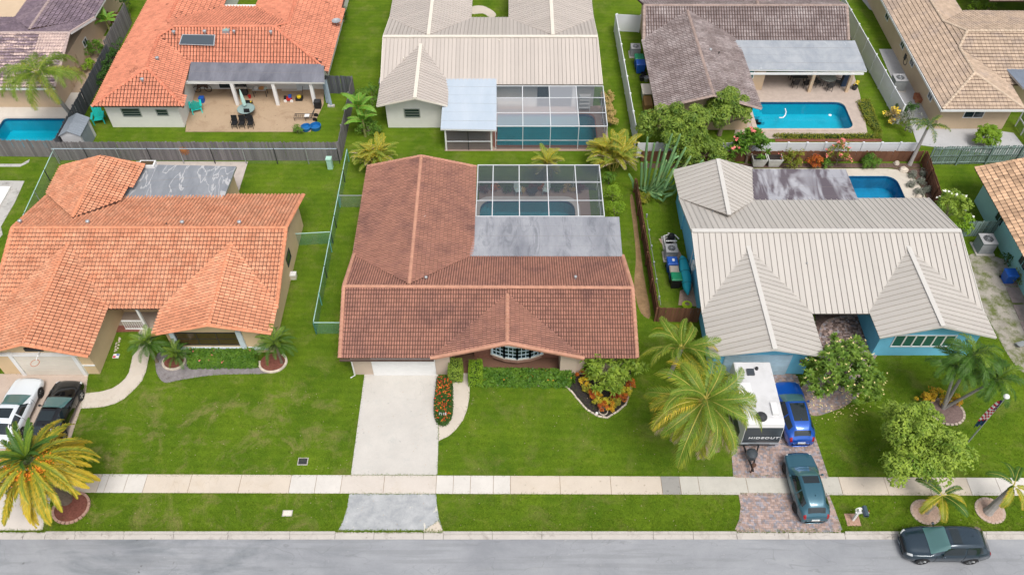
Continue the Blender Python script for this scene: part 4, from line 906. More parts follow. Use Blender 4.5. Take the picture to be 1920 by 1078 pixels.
# screened porch at the frame's right edge
c = empty('screen_enclosure', (43.5, 57.2, 0), 'grey framed screened porch beside the beige house at the right edge', 'screen enclosure')
for y in (56.8, 55.6, 54.0): MB().bar((43.2, y, 0), (43.2, y, 2.3), .09).build('post', ALU, c)
for z in (.9, 2.3): MB().bar((43.2, 56.8, z), (43.2, 54.0, z), .08).build('rail', ALU, c)
MB().add([(43.2, 56.8, .02), (43.2, 54.0, .02), (43.2, 54.0, 2.3), (43.2, 56.8, 2.3)], [(0, 1, 2, 3)]).build('screen_panel', SCREEN, c)
# ================================================ purple tiled house, top left
H = empty('house', (-45, 64, 0), 'tan house in the top left corner with purple brown and bleached pink tile roof', 'house', 'bungalows of the block')
kw = dict(w=.24, l=.33, h=.06)
rr = G(130, 62, 4.4); ll = Vector((-58, rr.y, 4.4)); FR_ = Vector((rr.x, 58.6, ze)); 
tiled(H, [Vector((-41.2, 60.7, 3.39)), Vector((rr.x, 60.7, 3.39)), rr, Vector((-41.2, rr.y, 4.4))] if 0 else [Vector((rr.x - 2.6, 62.1, 2.7 + (62.1 - 58.6) * 1.7 / (rr.y - 58.6))), Vector((rr.x, 62.1, 2.7 + (62.1 - 58.6) * 1.7 / (rr.y - 58.6))), rr, Vector((rr.x - 2.6, rr.y, 4.4))], TILE_T0B, lift=.012, **kw)
TILE_T0M = M('mixed bleached tile', (.22, .165, .19), .85, .15, .8, isl=.25, col2=(.55, .42, .38), c2lo=.5, c2hi=.53, c2scale=2.2, stretch=(.35, 1.6, 1))
tiled(H, [Vector((-58, 58.6, ze)), FR_, rr, ll], TILE_T0M, **kw)
tiled(H, [ll, rr, Vector((rr.x - .1, 69.2, ze + .1)), Vector((-58, 69.2, ze + .1))], TILE_T0, **kw)
wt, wp = G(55, 56, 4.3), Vector((G(55, 56, 4.3).x, 80, 4.3))
tiled(H, [wt, wp, Vector((-38.9, 80, ze + .1)), Vector((-38.9, 69, ze + .1))], TILE_T0, lift=.03, **kw); tiled(H, [wt, wp, Vector((-46.2, 80, ze + .1)), Vector((-46.2, 69, ze + .1))], TILE_T0, lift=.03, **kw)
CAP_T0 = M('pinkish ridge tile', (.42, .33, .31), .85, .1)
for a, b in ((ll, rr), (wt, wp), (FR_, rr), (rr, Vector((rr.x - .1, 69.2, ze + .1)))): caps(H, a, b, CAP_T0, .12, .36)
verge_bar(H, rr + Vector((.1, 0, 0)), Vector((rr.x, 69.2, ze + .1)), WHITE, .08, .16); bx('fascia', WHITE, H, -38.95, 69.2, 2.65, -38.87, 80, 2.8); bx('fascia', WHITE, H, -58, 58.45, 2.5, rr.x, 58.52, 2.68)
poly_prism('wall', [(-57, 59.4), (-39.5, 59.4), (-39.5, 79), (-57, 79)], 0, 2.6, BEIGE if 0 else TAN, H)
window(H, 66.6, 67.5, -39.5, 1.2, 1.9, 2, 1, WHITE, GLASS, side='x', out=1)
m = MB(); m.tube([(-39.4, 64.6, .4), (-39.4, 64.6, 1.9)], .04, 8); m.tube([(-39.38, 62.3, .2), (-39.38, 62.3, 1.6)], .05, 8); m.box(-39.48, 64.0, .9, -39.3, 64.4, 1.5); m.build('meter_box', M('tan box', (.45, .33, .24), .7), H)
vent(H, G(0, 75, 4.0), .3, .3, GALV)
# ================================================ teal walled house at the right edge
H = empty('house', (40, 42, 0), 'pale teal house at the right edge with blended tan and brown tile roof', 'house', 'bungalows of the block')
kw = dict(w=.34, l=.38, h=.07, gap=.04)
ze = 2.7; pe = Vector((40.6, 47.9, 4.5)); tiled(H, [Vector((35.5, 48.3, ze)), pe, Vector((40.6, 30, 4.5)), Vector((35.7, 30, ze))], TILE_R2, **kw); tiled(H, [Vector((45.8, 48.3, ze)), pe, Vector((40.6, 30, 4.5)), Vector((45.8, 30, ze))], TILE_R2, **kw)
caps(H, Vector((35.5, 48.3, ze)), pe, TILE_R2, .12, .36); caps(H, pe, Vector((40.6, 30, 4.5)), TILE_R2, .12, .36)
poly_prism('wall', [(36.3, 31), (45, 31), (45, 47.5), (36.3, 47.5)], 0, 2.6, TEAL_W, H)
for yy in (44.0, 39.6): window(H, yy - .55, yy + .55, 36.3, 1.1, 2.0, 2, 1, TEAL_W, GLASS, side='x', out=-1)
# ================================================ plants
def frond_mesh(L, e0, bend, nl, leaf, mats, wl=.05, hang=.5, sweep=.9, twist=0, r0=.03, base=.12, plum=0, seed=0, taper=.35, midy=None):
    """feather leaf: arched midrib, leaflets on both sides; material 0 leaflets, 1 midrib, 2 tips"""
    rr = random.Random(seed); N = 14; pts = []; p = Vector((0, 0, 0)); st = L / N
    for i in range(N + 1):
        pts.append(p.copy()); e = rad(e0 - bend * (i / N) ** 1.4); a = twist * (i / N) ** 2
        p = p + Vector((math.cos(e) * math.cos(a), math.cos(e) * math.sin(a), math.sin(e))) * st
    m = MB(); mi = []
    m.tube(pts, [r0 * (1 - .8 * i / N) for i in range(N + 1)], 4, cap=False); mi += [1] * len(m.f)
    def at(t):
        x = t * N; i = min(int(x), N - 1); return pts[i].lerp(pts[i + 1], x - i), (pts[i + 1] - pts[i]).normalized()
    for k in range(nl):
        t = base + (1 - base) * (k + rr.random() * .5) / nl; q, d = at(min(t, .999)); env = (math.sin(math.pi * min(1, (t - base) / (1 - base) * .9 + .12)) ** .6)
        side0 = d.cross(Vector((0, 0, 1))).normalized(); up = side0.cross(d).normalized()
        for s in (-1, 1):
            l = leaf * env * rr.uniform(.85, 1.1) + .04; an = rad(62 - taper * 70 * t) * sweep + rr.uniform(-.08, .08)
            v = (side0 * s * math.sin(an) + d * math.cos(an) + up * (.25 + plum * rr.uniform(-.9, .9))).normalized()
            a = q; b = q + v * l * .55; c = q + v * l + Vector((0, 0, -hang * l * rr.uniform(.7, 1.1)))
            b = b + Vector((0, 0, -hang * l * .18)); w_ = d * wl * .5
            n = len(m.v); m.v += [tuple(a - w_ * .5), tuple(a + w_ * .5), tuple(b + w_), tuple(b - w_), tuple(c)]
            m.f += [(n, n + 1, n + 2, n + 3), (n + 3, n + 2, n + 4)]; tip = 2 if len(mats) > 2 else 0
            mi += [0, tip if rr.random() < .8 else 0]
    me = m.mesh('frond', mats)
    for p_, i in zip(me.polygons, mi): p_.material_index = min(i, len(mats) - 1)
    return me
FG = leafmat('frond green', (.035, .10, .012), (.085, .19, .02)); FG2 = leafmat('frond fresh green', (.09, .18, .015), (.24, .34, .035))
FY = leafmat('frond yellowing', (.42, .33, .03), (.68, .50, .04)); FYG = leafmat('frond yellow green', (.15, .21, .02), (.40, .40, .035)); FDEAD = leafmat('frond dead tip', (.38, .27, .17), (.55, .42, .32))
RIB = M('midrib', (.30, .33, .06), .6); RIBD = M('dark midrib', (.09, .15, .04), .6); RIBY = M('yellow midrib', (.50, .42, .10), .6)
def palm(label, base, top, groups, r0=.16, r1=.12, mat=PALMTRUNK, name='palm_tree', shaft=None, group=None, ring=True, nut=None, bend=.0, root=None, roll=22, sj=.0):
    base, top = Vector(base), Vector(top)
    if root is None:
        root = empty(name, base, label, 'palm', group)
    pts = [base.lerp(top, t) + Vector((math.sin(t * math.pi) * bend, 0, 0)) for t in (0, .15, .35, .55, .75, .9, 1)]
    m = MB().tube(pts, [r0 * 1.25, r0, r0 * .95, (r0 + r1) / 2, r1, r1, r1], 10)
    n = int((top - base).length / .14)
    if ring:
        for i in range(1, n): p = base.lerp(top, i / n) + Vector((math.sin(i / n * math.pi) * bend, 0, 0)); rr = r0 + (r1 - r0) * i / n; m.tube([p - Vector((0, 0, .012)), p + Vector((0, 0, .012))], rr * 1.07, 10)
    m.build('trunk', mat, root)
    if shaft: MB().tube([top, top + (top - base).normalized() * shaft * .5, top + (top - base).normalized() * shaft], [r1 * 1.1, r1 * .9, r1 * .45], 10).build('crownshaft', FG2, root); top = top + (top - base).normalized() * shaft * .9
    k = 0
    for mes, cnt, tz, az0, az1, sc in groups:
        for i in range(cnt):
            az = rad(az0 + (az1 - az0) * (i + R.uniform(-.3, .3)) / cnt); s = sc * R.uniform(.9 - sj, 1.08 + sj)
            mw = Matrix.Translation(top + Vector((0, 0, tz + R.uniform(-.06, .06)))) @ Matrix.Rotation(az, 4, 'Z') @ Matrix.Rotation(rad(R.uniform(-9, 9)), 4, 'Y') @ Matrix.Rotation(rad(R.uniform(-roll, roll)), 4, 'X') @ Matrix.Scale(s, 4)
            inst('frond', R.choice(mes), root, mw)
    if nut:
        mat_, cnt, rr, dz, size = nut; m = MB()
        for i in range(cnt):
            a = R.uniform(0, 6.28); q = top + Vector((math.cos(a) * rr, math.sin(a) * rr, dz + R.uniform(-.15, .1)))
            for _ in range(7 if size < .1 else 1):
                c = q + Vector((R.gauss(0, .16), R.gauss(0, .16), R.gauss(0, .12))) if size < .1 else q
                m.lathe(c, [(.01, -size), (size * .8, -size * .4), (size, 0), (size * .8, size * .5), (.01, size)], 6)
        m.build('fruit_cluster', mat_, root, kind='stuff' if size < .1 else None)
    return root
# leaves gathered in clumps
def leaf_quads(m, p, nrm, l, w_, rr):
    t = nrm.cross(Vector((rr.uniform(-1, 1), rr.uniform(-1, 1), rr.uniform(-1, 1)))).normalized(); b = nrm.cross(t).normalized()
    n = len(m.v); f = nrm * (w_ * .25)
    m.v += [tuple(p - t * l * .5), tuple(p + b * w_ * .5 - f), tuple(p + t * l * .5), tuple(p - b * w_ * .5 - f)]
    m.f += [(n, n + 1, n + 2), (n, n + 2, n + 3)]
def clumps(c, rad3, n, seed, hollow=.55, floor=None, flat=0):
    rr = random.Random(seed); out = []; c = Vector(c)
    for i in range(n):
        z = rr.uniform(-.55, 1); a = rr.uniform(0, 6.283); s = math.sqrt(max(0, 1 - z * z)); k = rr.uniform(hollow, 1.0)
        wob = 1 + .22 * math.sin(3 * a + seed) + .12 * math.sin(5 * a + seed * 2)
        p = c + Vector((s * math.cos(a) * rad3[0] * k * wob, s * math.sin(a) * rad3[1] * k * wob, z * rad3[2] * k))
        if floor is not None: p.z = max(p.z, floor)
        out.append(p)
    return out
def foliage(name, parent, cl, cr, nleaf, l, w_, mat, seed, up=.5, **kw):
    rr = random.Random(seed); m = MB(); cen = sum(cl, Vector()) / len(cl)
    for c in cl:
        k = rr.uniform(.7, 1.25)
        for _ in range(nleaf):
            d = Vector((rr.gauss(0, 1), rr.gauss(0, 1), rr.gauss(0, 1))).normalized()
            if d.z < -.4: d.z = -d.z
            p = c + d * cr * k * rr.uniform(.55, 1) ** .5 * Vector((1, 1, 1)).length / 1.732
            if p.z < .05: p.z = .05 + rr.random() * .1
            nn = (d + Vector((0, 0, up)) + Vector((rr.gauss(0, .45), rr.gauss(0, .45), rr.gauss(0, .3)))).normalized()
            leaf_quads(m, p, nn, l * rr.uniform(.7, 1.25), w_ * rr.uniform(.7, 1.2), rr)
    return m.build(name, mat, parent, kind='stuff', **kw)
def rosettes(name, parent, cl, n, l, w_, mat, seed, arch=.5, upz=.35):
    """heads of strap-shaped leaves radiating from each branch end"""
    rr = random.Random(seed); m = MB()
    for c in cl:
        for k in range(n):
            a = rr.uniform(0, 6.283); e = rr.uniform(-.2, 1.2); v = Vector((math.cos(a) * math.cos(e), math.sin(a) * math.cos(e), math.sin(e) + upz * .3)).normalized()
            ll = l * rr.uniform(.7, 1.15); s = v.cross(Vector((0, 0, 1)))
            s = s.normalized() * w_ * .5 if s.length > .05 else Vector((w_ * .5, 0, 0))
            q0 = c; q1 = c + v * ll * .55; q2 = c + v * ll - Vector((0, 0, arch * ll * .45)); i = len(m.v)
            m.v += [tuple(q0 - s * .4), tuple(q0 + s * .4), tuple(q1 + s), tuple(q1 - s), tuple(q2)]; m.f += [(i, i + 1, i + 2, i + 3), (i + 3, i + 2, i + 4)]
    return m.build(name, mat, parent, kind='stuff')
def trunk_limbs(root, base, cl, r=.14, mat=BARK, fork=.35, n=9, lean=(0, 0)):
    m = MB(); base = Vector(base); cen = sum(cl, Vector()) / len(cl); f = base.lerp(cen, fork) + Vector((lean[0], lean[1], 0))
    m.tube([base, base.lerp(f, .5) + Vector((.03, .02, 0)), f], [r * 1.25, r, r * .85], 8)
    for c in R.sample(cl, min(n, len(cl))):
        mid = f.lerp(c, .5) + Vector((R.uniform(-.15, .15), R.uniform(-.15, .15), R.uniform(0, .2))); m.tube([f, mid, c], [r * .6, r * .38, r * .12], 6, cap=False)
    return m.build('trunk', mat, root)
GREENS = dict(
    tree=leafmat('leaf bright green', (.09, .19, .014), (.40, .52, .07)), dark=leafmat('leaf dark green', (.025, .075, .012), (.07, .16, .02)),
    mid=leafmat('leaf mid green', (.045, .14, .012), (.17, .31, .03)), olive=leafmat('leaf olive yellow', (.10, .15, .012), (.34, .33, .03)),
    lime=leafmat('leaf lime', (.13, .27, .01), (.30, .45, .03)), plum=leafmat('leaf plumeria', (.06, .15, .02), (.25, .37, .05)),
    fig=leafmat('leaf laurel green', (.045, .12, .012), (.32, .43, .06)), grey=leafmat('leaf grey green', (.14, .17, .12), (.30, .30, .26)), purple=leafmat('leaf plum red', (.08, .02, .02), (.17, .05, .03)))
FLO = {k: plain('flower ' + k, v, .6) for k, v in dict(red=(.75, .05, .015), orange=(.85, .28, .02), yellow=(.80, .58, .04), cream=(.85, .70, .32), pink=(.75, .20, .18), white=(.80, .80, .72), gold=(.70, .45, .03)).items()}
CROTON = leafmat('croton leaf', (.50, .17, .012), (.72, .58, .03)); CROTON_Y = leafmat('croton yellow green leaf', (.12, .16, .02), (.70, .58, .04)); CROTON_R = leafmat('croton red leaf', (.25, .02, .015), (.65, .22, .02)); CROTON_P = leafmat('croton straw leaf', (.45, .30, .10), (.62, .48, .20))
def plant(name, label, cat, base, c, r3, ncl, cr, nleaf, l, w_, mat, seed, trunk=.1, flowers=None, group=None, fork=.35, floor=None, hollow=.5, ros=None, up=.5):
    root = empty(name, base, label, cat, group)
    cl = clumps(c, r3, ncl, seed, hollow, floor)
    trunk_limbs(root, base, cl, trunk, fork=fork)
    if ros: rosettes('crown', root, cl, ros, l, w_, mat, seed)
    else: foliage('crown', root, cl, cr, nleaf, l, w_, mat, seed, up)
    if flowers:
        fm, n, s = flowers; rr = random.Random(seed + 5); m = MB(); cen = Vector(c)
        for _ in range(n):
            q = rr.choice(cl); d = (q - cen).normalized() + Vector((rr.gauss(0, .5), rr.gauss(0, .5), .6)); p = q + d.normalized() * cr * rr.uniform(.9, 1.15)
            for _ in range(3): leaf_quads(m, p + Vector((rr.gauss(0, s * .4), rr.gauss(0, s * .4), rr.gauss(0, s * .2))), Vector((rr.gauss(0, .3), rr.gauss(0, .3), 1)).normalized(), s, s, rr)
        m.build('flower', fm, root, kind='stuff')
    return root
def hedge(name, label, poly, z0, h, n, l, w_, mat, seed, round_=.12, flowers=None, cat='hedge', rough=.06, core=None, group=None):
    q = [(p[0], p[1]) for p in poly]; cx_ = sum(p[0] for p in q) / len(q); cy_ = sum(p[1] for p in q) / len(q)
    root = empty(name, (cx_, cy_, 0), label, cat, group); rr = random.Random(seed); m = MB()
    inner = [(cx_ + (x - cx_) * .86, cy_ + (y - cy_) * .86) for x, y in q]
    poly_prism('branches', inner, 0.0, z0 + h * .82, core or M('hedge core ' + str(seed), (.03, .06, .015), .95), root)
    x0, x1 = min(p[0] for p in q), max(p[0] for p in q); y0, y1 = min(p[1] for p in q), max(p[1] for p in q); per = []
    for i in range(len(q)): a, b = Vector((*q[i], 0)), Vector((*q[(i + 1) % len(q)], 0)); per.append((a, b, (b - a).length))
    tot = sum(p[2] for p in per); area = (x1 - x0) * (y1 - y0); ftop = area / (area + tot * h)
    for _ in range(n):
        if rr.random() < ftop:
            for _t in range(20):
                x, y = rr.uniform(x0, x1), rr.uniform(y0, y1)
                if inside((x, y), q): break
            z = z0 + h * (.93 + .1 * mnoise.noise(Vector((x * 2.2, y * 2.2, seed)))) + rr.uniform(-.05, rough); p = Vector((x, y, z)); nn = Vector((rr.gauss(0, .5), rr.gauss(0, .5), 1))
        else:
            k = rr.uniform(0, tot)
            for a, b, ln in per:
                if k < ln: break
                k -= ln
            p = a.lerp(b, min(1, k / ln)); d = b - a; o = Vector((d.y, -d.x, 0)).normalized(); zz = rr.random() ** .8
            if (p + o * .05 - Vector((cx_, cy_, 0))).length < (p - Vector((cx_, cy_, 0))).length: o = -o
            p = p + o * (rr.uniform(-.08, rough) - round_ * zz ** 4); p.z = z0 + h * zz; nn = o + Vector((rr.gauss(0, .4), rr.gauss(0, .4), rr.uniform(0, .8)))
        leaf_quads(m, p, nn.normalized(), l * rr.uniform(.7, 1.2), w_ * rr.uniform(.7, 1.2), rr)
    m.build('foliage', mat, root, kind='stuff')
    if flowers:
        m = MB()
        for fm, nf, s in flowers:
            m = MB()
            for _ in range(nf):
                for _t in range(20):
                    x, y = rr.uniform(x0, x1), rr.uniform(y0, y1)
                    if inside((x, y), q): break
                # flowers come in drifts
                if mnoise.noise(Vector((x * 1.7, y * 1.7, seed))) < rr.uniform(-.5, .25): continue
                for _k in range(3): leaf_quads(m, Vector((x + rr.gauss(0, .03), y + rr.gauss(0, .03), z0 + h * 1.0 + rr.uniform(.0, .08))), Vector((rr.gauss(0, .4), rr.gauss(0, .4), 1)).normalized(), s, s, rr)
            m.build('flower', fm, root, kind='stuff')
    return root
def at(pxx, pyy, z): p = G(pxx, pyy, z); return p, Vector((p.x, p.y, 0))
# ---- date palm, bottom left
dY = [frond_mesh(3.3, 35, 75, 84, .34, [FG, RIBD, FYG], wl=.075, hang=.12, seed=1, plum=.3), frond_mesh(3.2, 22, 80, 84, .34, [FYG, RIBD, FY], wl=.075, hang=.15, seed=2, plum=.3)]
dO = [frond_mesh(3.5, 12, 75, 84, .36, [FYG, RIBD, FY], wl=.075, hang=.2, seed=3, plum=.3), frond_mesh(3.5, 2, 68, 84, .36, [FY, RIB, FYG], wl=.08, hang=.22, seed=4, plum=.3), frond_mesh(3.5, -10, 60, 84, .36, [FY, RIB, FY], wl=.08, hang=.25, seed=41, plum=.3)]
dC = [frond_mesh(2.4, 72, 40, 60, .26, [FG2, RIBD], wl=.07, hang=.1, seed=5), frond_mesh(2.7, 55, 60, 64, .30, [FG, RIBD], wl=.07, hang=.12, seed=6)]
top, _ = at(55, 865, 5.0)
palm('big date palm with yellow outer fronds and orange fruit at the bottom left corner', (top.x - .1, top.y + .2, 0), top, [(dO[1:], 26, -.3, 0, 360, 1.0), (dO, 24, -.1, 8, 368, .97), (dY, 14, .1, 0, 360, .85), (dC, 15, .25, 5, 365, .8)], .3, .32, BARK, nut=(FLO['orange'], 80, .95, .12, .045))
ring_ = lambda label, c, r, mat, rim=STONE, n=20, cat='garden bed', rw=.16: None
def bed(label, c, rx, ry, mat, rim=STONE, n=20, sz=.2, h=.12, arc=(0, 360)):
    root = empty('garden_bed', (c[0], c[1], 0), label, 'garden bed'); poly_prism('mulch', circ(c[0], c[1], rx, ry, 24, .02), -.05, .045, mat, root)
    for i in range(n):
        a = rad(arc[0] + (arc[1] - arc[0]) * i / n); x, y = c[0] + rx * math.cos(a), c[1] + ry * math.sin(a); t = Vector((-rx * math.sin(a), ry * math.cos(a), 0)).normalized(); nn = Vector((t.y, -t.x, 0))
        k = R.uniform(.85, 1.1); m = MB(); m.obox((x, y, h / 2 - .01), t * sz * k * .52, nn * sz * .36, Vector((0, 0, h / 2 * R.uniform(.8, 1.1)))); m.build('border_stone', rim, root)
    return root
bed('round brick-edged bed under the big date palm', G(134, 952), 1.0, .95, MULCH_R, M('brick edging', (.45, .28, .22), .9), 26, .2)
# ---- coconut palm and the palm behind it
cN = [frond_mesh(3.8, 30, 105, 72, .72, [FYG, RIBY, FY], wl=.045, hang=.6, seed=11, twist=.35), frond_mesh(4.1, 15, 95, 72, .78, [FG2, RIBY, FYG], wl=.052, hang=.65, seed=12, twist=-.3), frond_mesh(3.4, 60, 105, 66, .62, [FG2, RIBY, FG2], wl=.052, hang=.5, seed=13, twist=.3), frond_mesh(3.5, 35, 115, 70, .68, [FG2, RIBY, FYG], wl=.052, hang=.6, seed=16, twist=-.4)]
cD = [frond_mesh(3.4, -15, 60, 84, .7, [FYG, RIBY, FDEAD], wl=.052, hang=.7, seed=14), frond_mesh(3.2, -40, 45, 60, .55, [FDEAD, BROWN_ROOT, FDEAD], wl=.055, hang=.4, seed=15)]
top, _ = at(1322, 752, 6.0)
palm('tall coconut palm with yellowing drooping fronds beside the travel trailer', (11.7, 26.6, 0), top, [(cD[:1], 7, -.15, 165, 350, .95), (cD[1:], 3, -.25, 250, 310, .9), (cN, 13, 0, 0, 360, 1.02), (cN, 8, .12, 33, 393, .9), ([cN[2]], 4, .2, 0, 360, .85)], .17, .13, nut=(FLO['gold'], 8, .28, -.12, .11), roll=40, sj=.03)
top, _ = at(1278, 655, 3.6)
palm('smaller coconut palm between the brown fence corner and the taller palm', (top.x - .2, top.y + .5, 0), top, [(cN, 9, 0, 10, 370, .7), ([cN[2]], 10, .1, 0, 360, .75)], .14, .11, roll=45, sj=.12)
# ---- pygmy date palms by the left house
pg = [frond_mesh(1.35, 40, 85, 34, .26, [FG, RIBD], wl=.028, hang=.3, seed=21), frond_mesh(1.4, 15, 80, 34, .26, [FG, RIBD], wl=.028, hang=.3, seed=22), frond_mesh(1.2, 65, 75, 30, .24, [FG2, RIBD], wl=.028, hang=.2, seed=23)]
for lab, p, z, sc in (('pygmy date palm beside the curved front walk of the orange-roofed house', (276, 645), 2.0, 1.0), ('short pygmy date palm in the small stone ring at the end of the hedge', (331, 664), 1.1, .85), ('pygmy date palm in the larger stone ring by the corner of the orange-roofed house', (516, 645), 2.1, 1.12)):
    t_, b_ = at(p[0], p[1], z); palm(lab, (b_.x, b_.y, 0), t_, [(pg[:2], 14, -.04, 0, 360, sc), (pg, 12, .04, 12, 372, sc), (pg[2:], 7, .1, 0, 360, sc)], .09, .09, BARK, group=None, ring=False)
bed('small round bed ringed with pale stones at the left end of the hedge', G(327, 679), .72, .62, MULCH_R, n=16, arc=(170, 400))
bed('larger round bed ringed with pale stones beyond the right end of the hedge', G(512, 680), .88, .78, MULCH_R, n=18, arc=(180, 420))
# ---- three-stemmed palm right
ad = [frond_mesh(1.9, 45, 110, 44, .42, [FG, RIBD], wl=.05, hang=.35, seed=31, plum=.3), frond_mesh(1.9, 18, 95, 44, .42, [FG, RIBD], wl=.05, hang=.4, seed=32, plum=.3), frond_mesh(1.7, 65, 110, 40, .38, [FG2, RIBD], wl=.05, hang=.3, seed=33, plum=.3)]
b0 = G(1768, 766); root = None
for t_ in (G(1795, 690, 4.2), G(1862, 712, 4.0), G(1826, 668, 5.2)):
    g_ = [(ad[:2], 9, 0, 0, 360, 1.05), (ad, 7, .1, 15, 375, 1)]
    root = palm('multi-stemmed palm with three dark green crowns on the right-hand front lawn', b0, t_ - Vector((0, 0, .3)), g_, .1, .08, shaft=.4, root=root, name='palm_tree')
bed('round gravel bed around the foot of the three-stemmed palm', G(1775, 772), 1.05, .95, M('purple brown gravel', (.20, .14, .13), .95, .25, 8, grain=.4), M('pale bed edging', (.46, .38, .32), .9), 24, .2, .08)
for i, (x, y) in enumerate(((1738, 748), (1758, 742), (1788, 752))):
    p, b = at(x, y, .5); plant('croton_shrub', ['leftmost yellow croton under the three-stemmed palm', 'middle yellow croton under the three-stemmed palm', 'rightmost yellow croton under the three-stemmed palm'][i], 'croton', b, p, (.5, .45, .45), 16, .18, 24, .16, .07, CROTON if i else CROTON, 50 + i, .03, group='crotons under the palm')
# ---- two young palms in the verge
cy = [frond_mesh(2.3, 40, 95, 70, .5, [FG, RIBY], wl=.05, hang=.35, seed=35), frond_mesh(2.2, 15, 85, 70, .5, [FYG, RIBY, FY], wl=.05, hang=.4, seed=36)]
palm('young palm with spreading fronds in the left of the two verge beds', G(1737, 962), G(1762, 934, 1.4), [(cy, 5, 0, 150, 390, .8), (cy[:1], 2, .1, 10, 190, .6)], .1, .09, shaft=.3)
palm('young palm with thick grey trunk in the right of the two verge beds', G(1852, 960), G(1893, 918, 2.1), [(cy[:1], 3, .1, 40, 200, .75), (cy, 3, 0, 230, 390, .7)], .24, .13, shaft=.4)
bed('left round pink gravel bed in the grass verge', G(1735, 960), .78, .72, MULCH_P, M('gravel edging', (.46, .36, .30), .9), 22, .2, .06)
bed('right round pink gravel bed in the grass verge', G(1856, 957), .78, .75, MULCH_P, bpy.data.materials['gravel edging'], 22, .2, .06)
# ---- top-left queen palm, foxtail palm
qn = [frond_mesh(3.6, 35, 120, 90, .62, [FG2, RIB], wl=.045, hang=.7, seed=37, plum=.7), frond_mesh(3.6, 15, 100, 90, .62, [FYG, RIB, FG2], wl=.045, hang=.7, seed=38, plum=.7), frond_mesh(3.2, 60, 130, 56, .55, [FG2, RIB], wl=.045, hang=.6, seed=39, plum=.7)]
palm('queen palm with long drooping feathery fronds by the pool at the top left', (-38.0, 57.9, 0), G(72, 140, 6.0), [(qn, 13, 0, 0, 360, 1.05), (qn, 11, .1, 20, 380, 1.0)], .17, .12)
fx = [frond_mesh(2.0, 40, 85, 44, .34, [FG, RIBD, FYG], wl=.05, hang=.35, seed=40, plum=.8), frond_mesh(2.0, 15, 75, 44, .34, [FG, RIBD, FYG], wl=.05, hang=.4, seed=42, plum=.8)]
palm('foxtail palm with pale leaning trunk inside the brown fence corner', (32.55, 51.75, 0), G(1738, 243, 3.0), [(fx, 8, 0, 0, 360, .95)], .15, .1, shaft=.3)
# ---- arecas and bananas
ar = [frond_mesh(1.9, 68, 85, 36, .36, [FYG, RIBY, FY], wl=.05, hang=.3, seed=43), frond_mesh(1.9, 50, 85, 36, .36, [FG2, RIBY, FYG], wl=.05, hang=.3, seed=44), frond_mesh(1.7, 30, 80, 34, .34, [FYG, RIBY, FDEAD], wl=.05, hang=.3, seed=45)]
def areca(label, p, z, n, sc, spread=.5, mes=ar):
    t_, b_ = at(p[0], p[1], z); root = empty('areca_palm', b_, label, 'palm', 'areca palm clumps')
    m = MB(); ends = []
    for i in range(max(4, n // 5)):
        a = R.uniform(0, 6.283); r = spread * R.random() ** .5; e = b_ + Vector((math.cos(a) * r, math.sin(a) * r, z * R.uniform(.5, 1))); ends.append(e); m.tube([b_ + Vector((math.cos(a) * r * .5, math.sin(a) * r * .5, 0)), e], [.05, .035], 6)
    m.build('stem', RIBY, root)
    for i in range(n):
        e = ends[i % len(ends)]; s = sc * R.uniform(.75, 1.1)
        inst('frond', R.choice(mes), root, Matrix.Translation(e) @ Matrix.Rotation(R.uniform(0, 6.283), 4, 'Z') @ Matrix.Rotation(rad(R.uniform(-15, 12)), 4, 'Y') @ Matrix.Scale(s, 4))
    return root
areca('areca palm clump with rusty tips by the corner of the grey fence', (702, 290), 1.7, 80, 1.0, .75)
areca('small bright areca palm behind the middle pool enclosure', (1022, 302), 1.9, 40, .85, .35)
areca('dense areca palm clump beside the right corner of the far pool enclosure', (1152, 285), 1.7, 90, 1.1, .9)
def broadleaf(L, w_, e0, bend, mats, seed):
    rr = random.Random(seed); N = 9; p = Vector(); pts = []
    for i in range(N + 1):
        pts.append(p.copy()); e = rad(e0 - bend * (i / N) ** 1.5); p = p + Vector((math.cos(e), 0, math.sin(e))) * L / N
    m = MB(); m.tube(pts, [.035 * (1 - i / N * .8) for i in range(N + 1)], 4, cap=False); k = len(m.f)
    for i in range(1, N):
        for s in (-1, 1):
            wa, wb = (w_ * math.sin(math.pi * (j / N) ** .8) ** .6 + .02 for j in (i, i + 1)) if i + 1 < N else (w_ * math.sin(math.pi * (i / N) ** .8) ** .6, .02)
            g_ = rr.uniform(0, .12); a, b = pts[i], pts[i + 1].lerp(pts[i], g_)
            m.add([a, b, b + Vector((0, s * wb, -.25 * wb - rr.uniform(0, .08))), a + Vector((0, s * wa, -.25 * wa - rr.uniform(0, .08)))], [(0, 1, 2, 3)])
    me = m.mesh('banana_leaf', mats)
    for i, f in enumerate(me.polygons): f.material_index = 1 if i < k else 0
    return me
BAN = leafmat('banana leaf', (.10, .26, .02), (.20, .40, .05)); bn = [broadleaf(1.9, .28, 60, 90, [BAN, RIB], 1), broadleaf(2.0, .30, 35, 80, [BAN, RIB], 2), broadleaf(1.7, .28, 78, 60, [BAN, RIB], 3)]
def banana(label, p, z, n, sc):
    t_, b_ = at(p[0], p[1], z); root = empty('banana_plant', b_, label, 'banana plant', 'banana plants'); MB().tube([b_, t_], [.12, .08], 8).build('stem', M('banana stem', (.22, .24, .08), .8) if 'banana stem' not in bpy.data.materials else bpy.data.materials['banana stem'], root)
    for i in range(n): inst('leaf', R.choice(bn), root, Matrix.Translation(t_) @ Matrix.Rotation(6.283 * i / n + R.uniform(-.3, .3), 4, 'Z') @ Matrix.Rotation(rad(R.uniform(-10, 10)), 4, 'Y') @ Matrix.Scale(sc * R.uniform(.85, 1.1), 4))
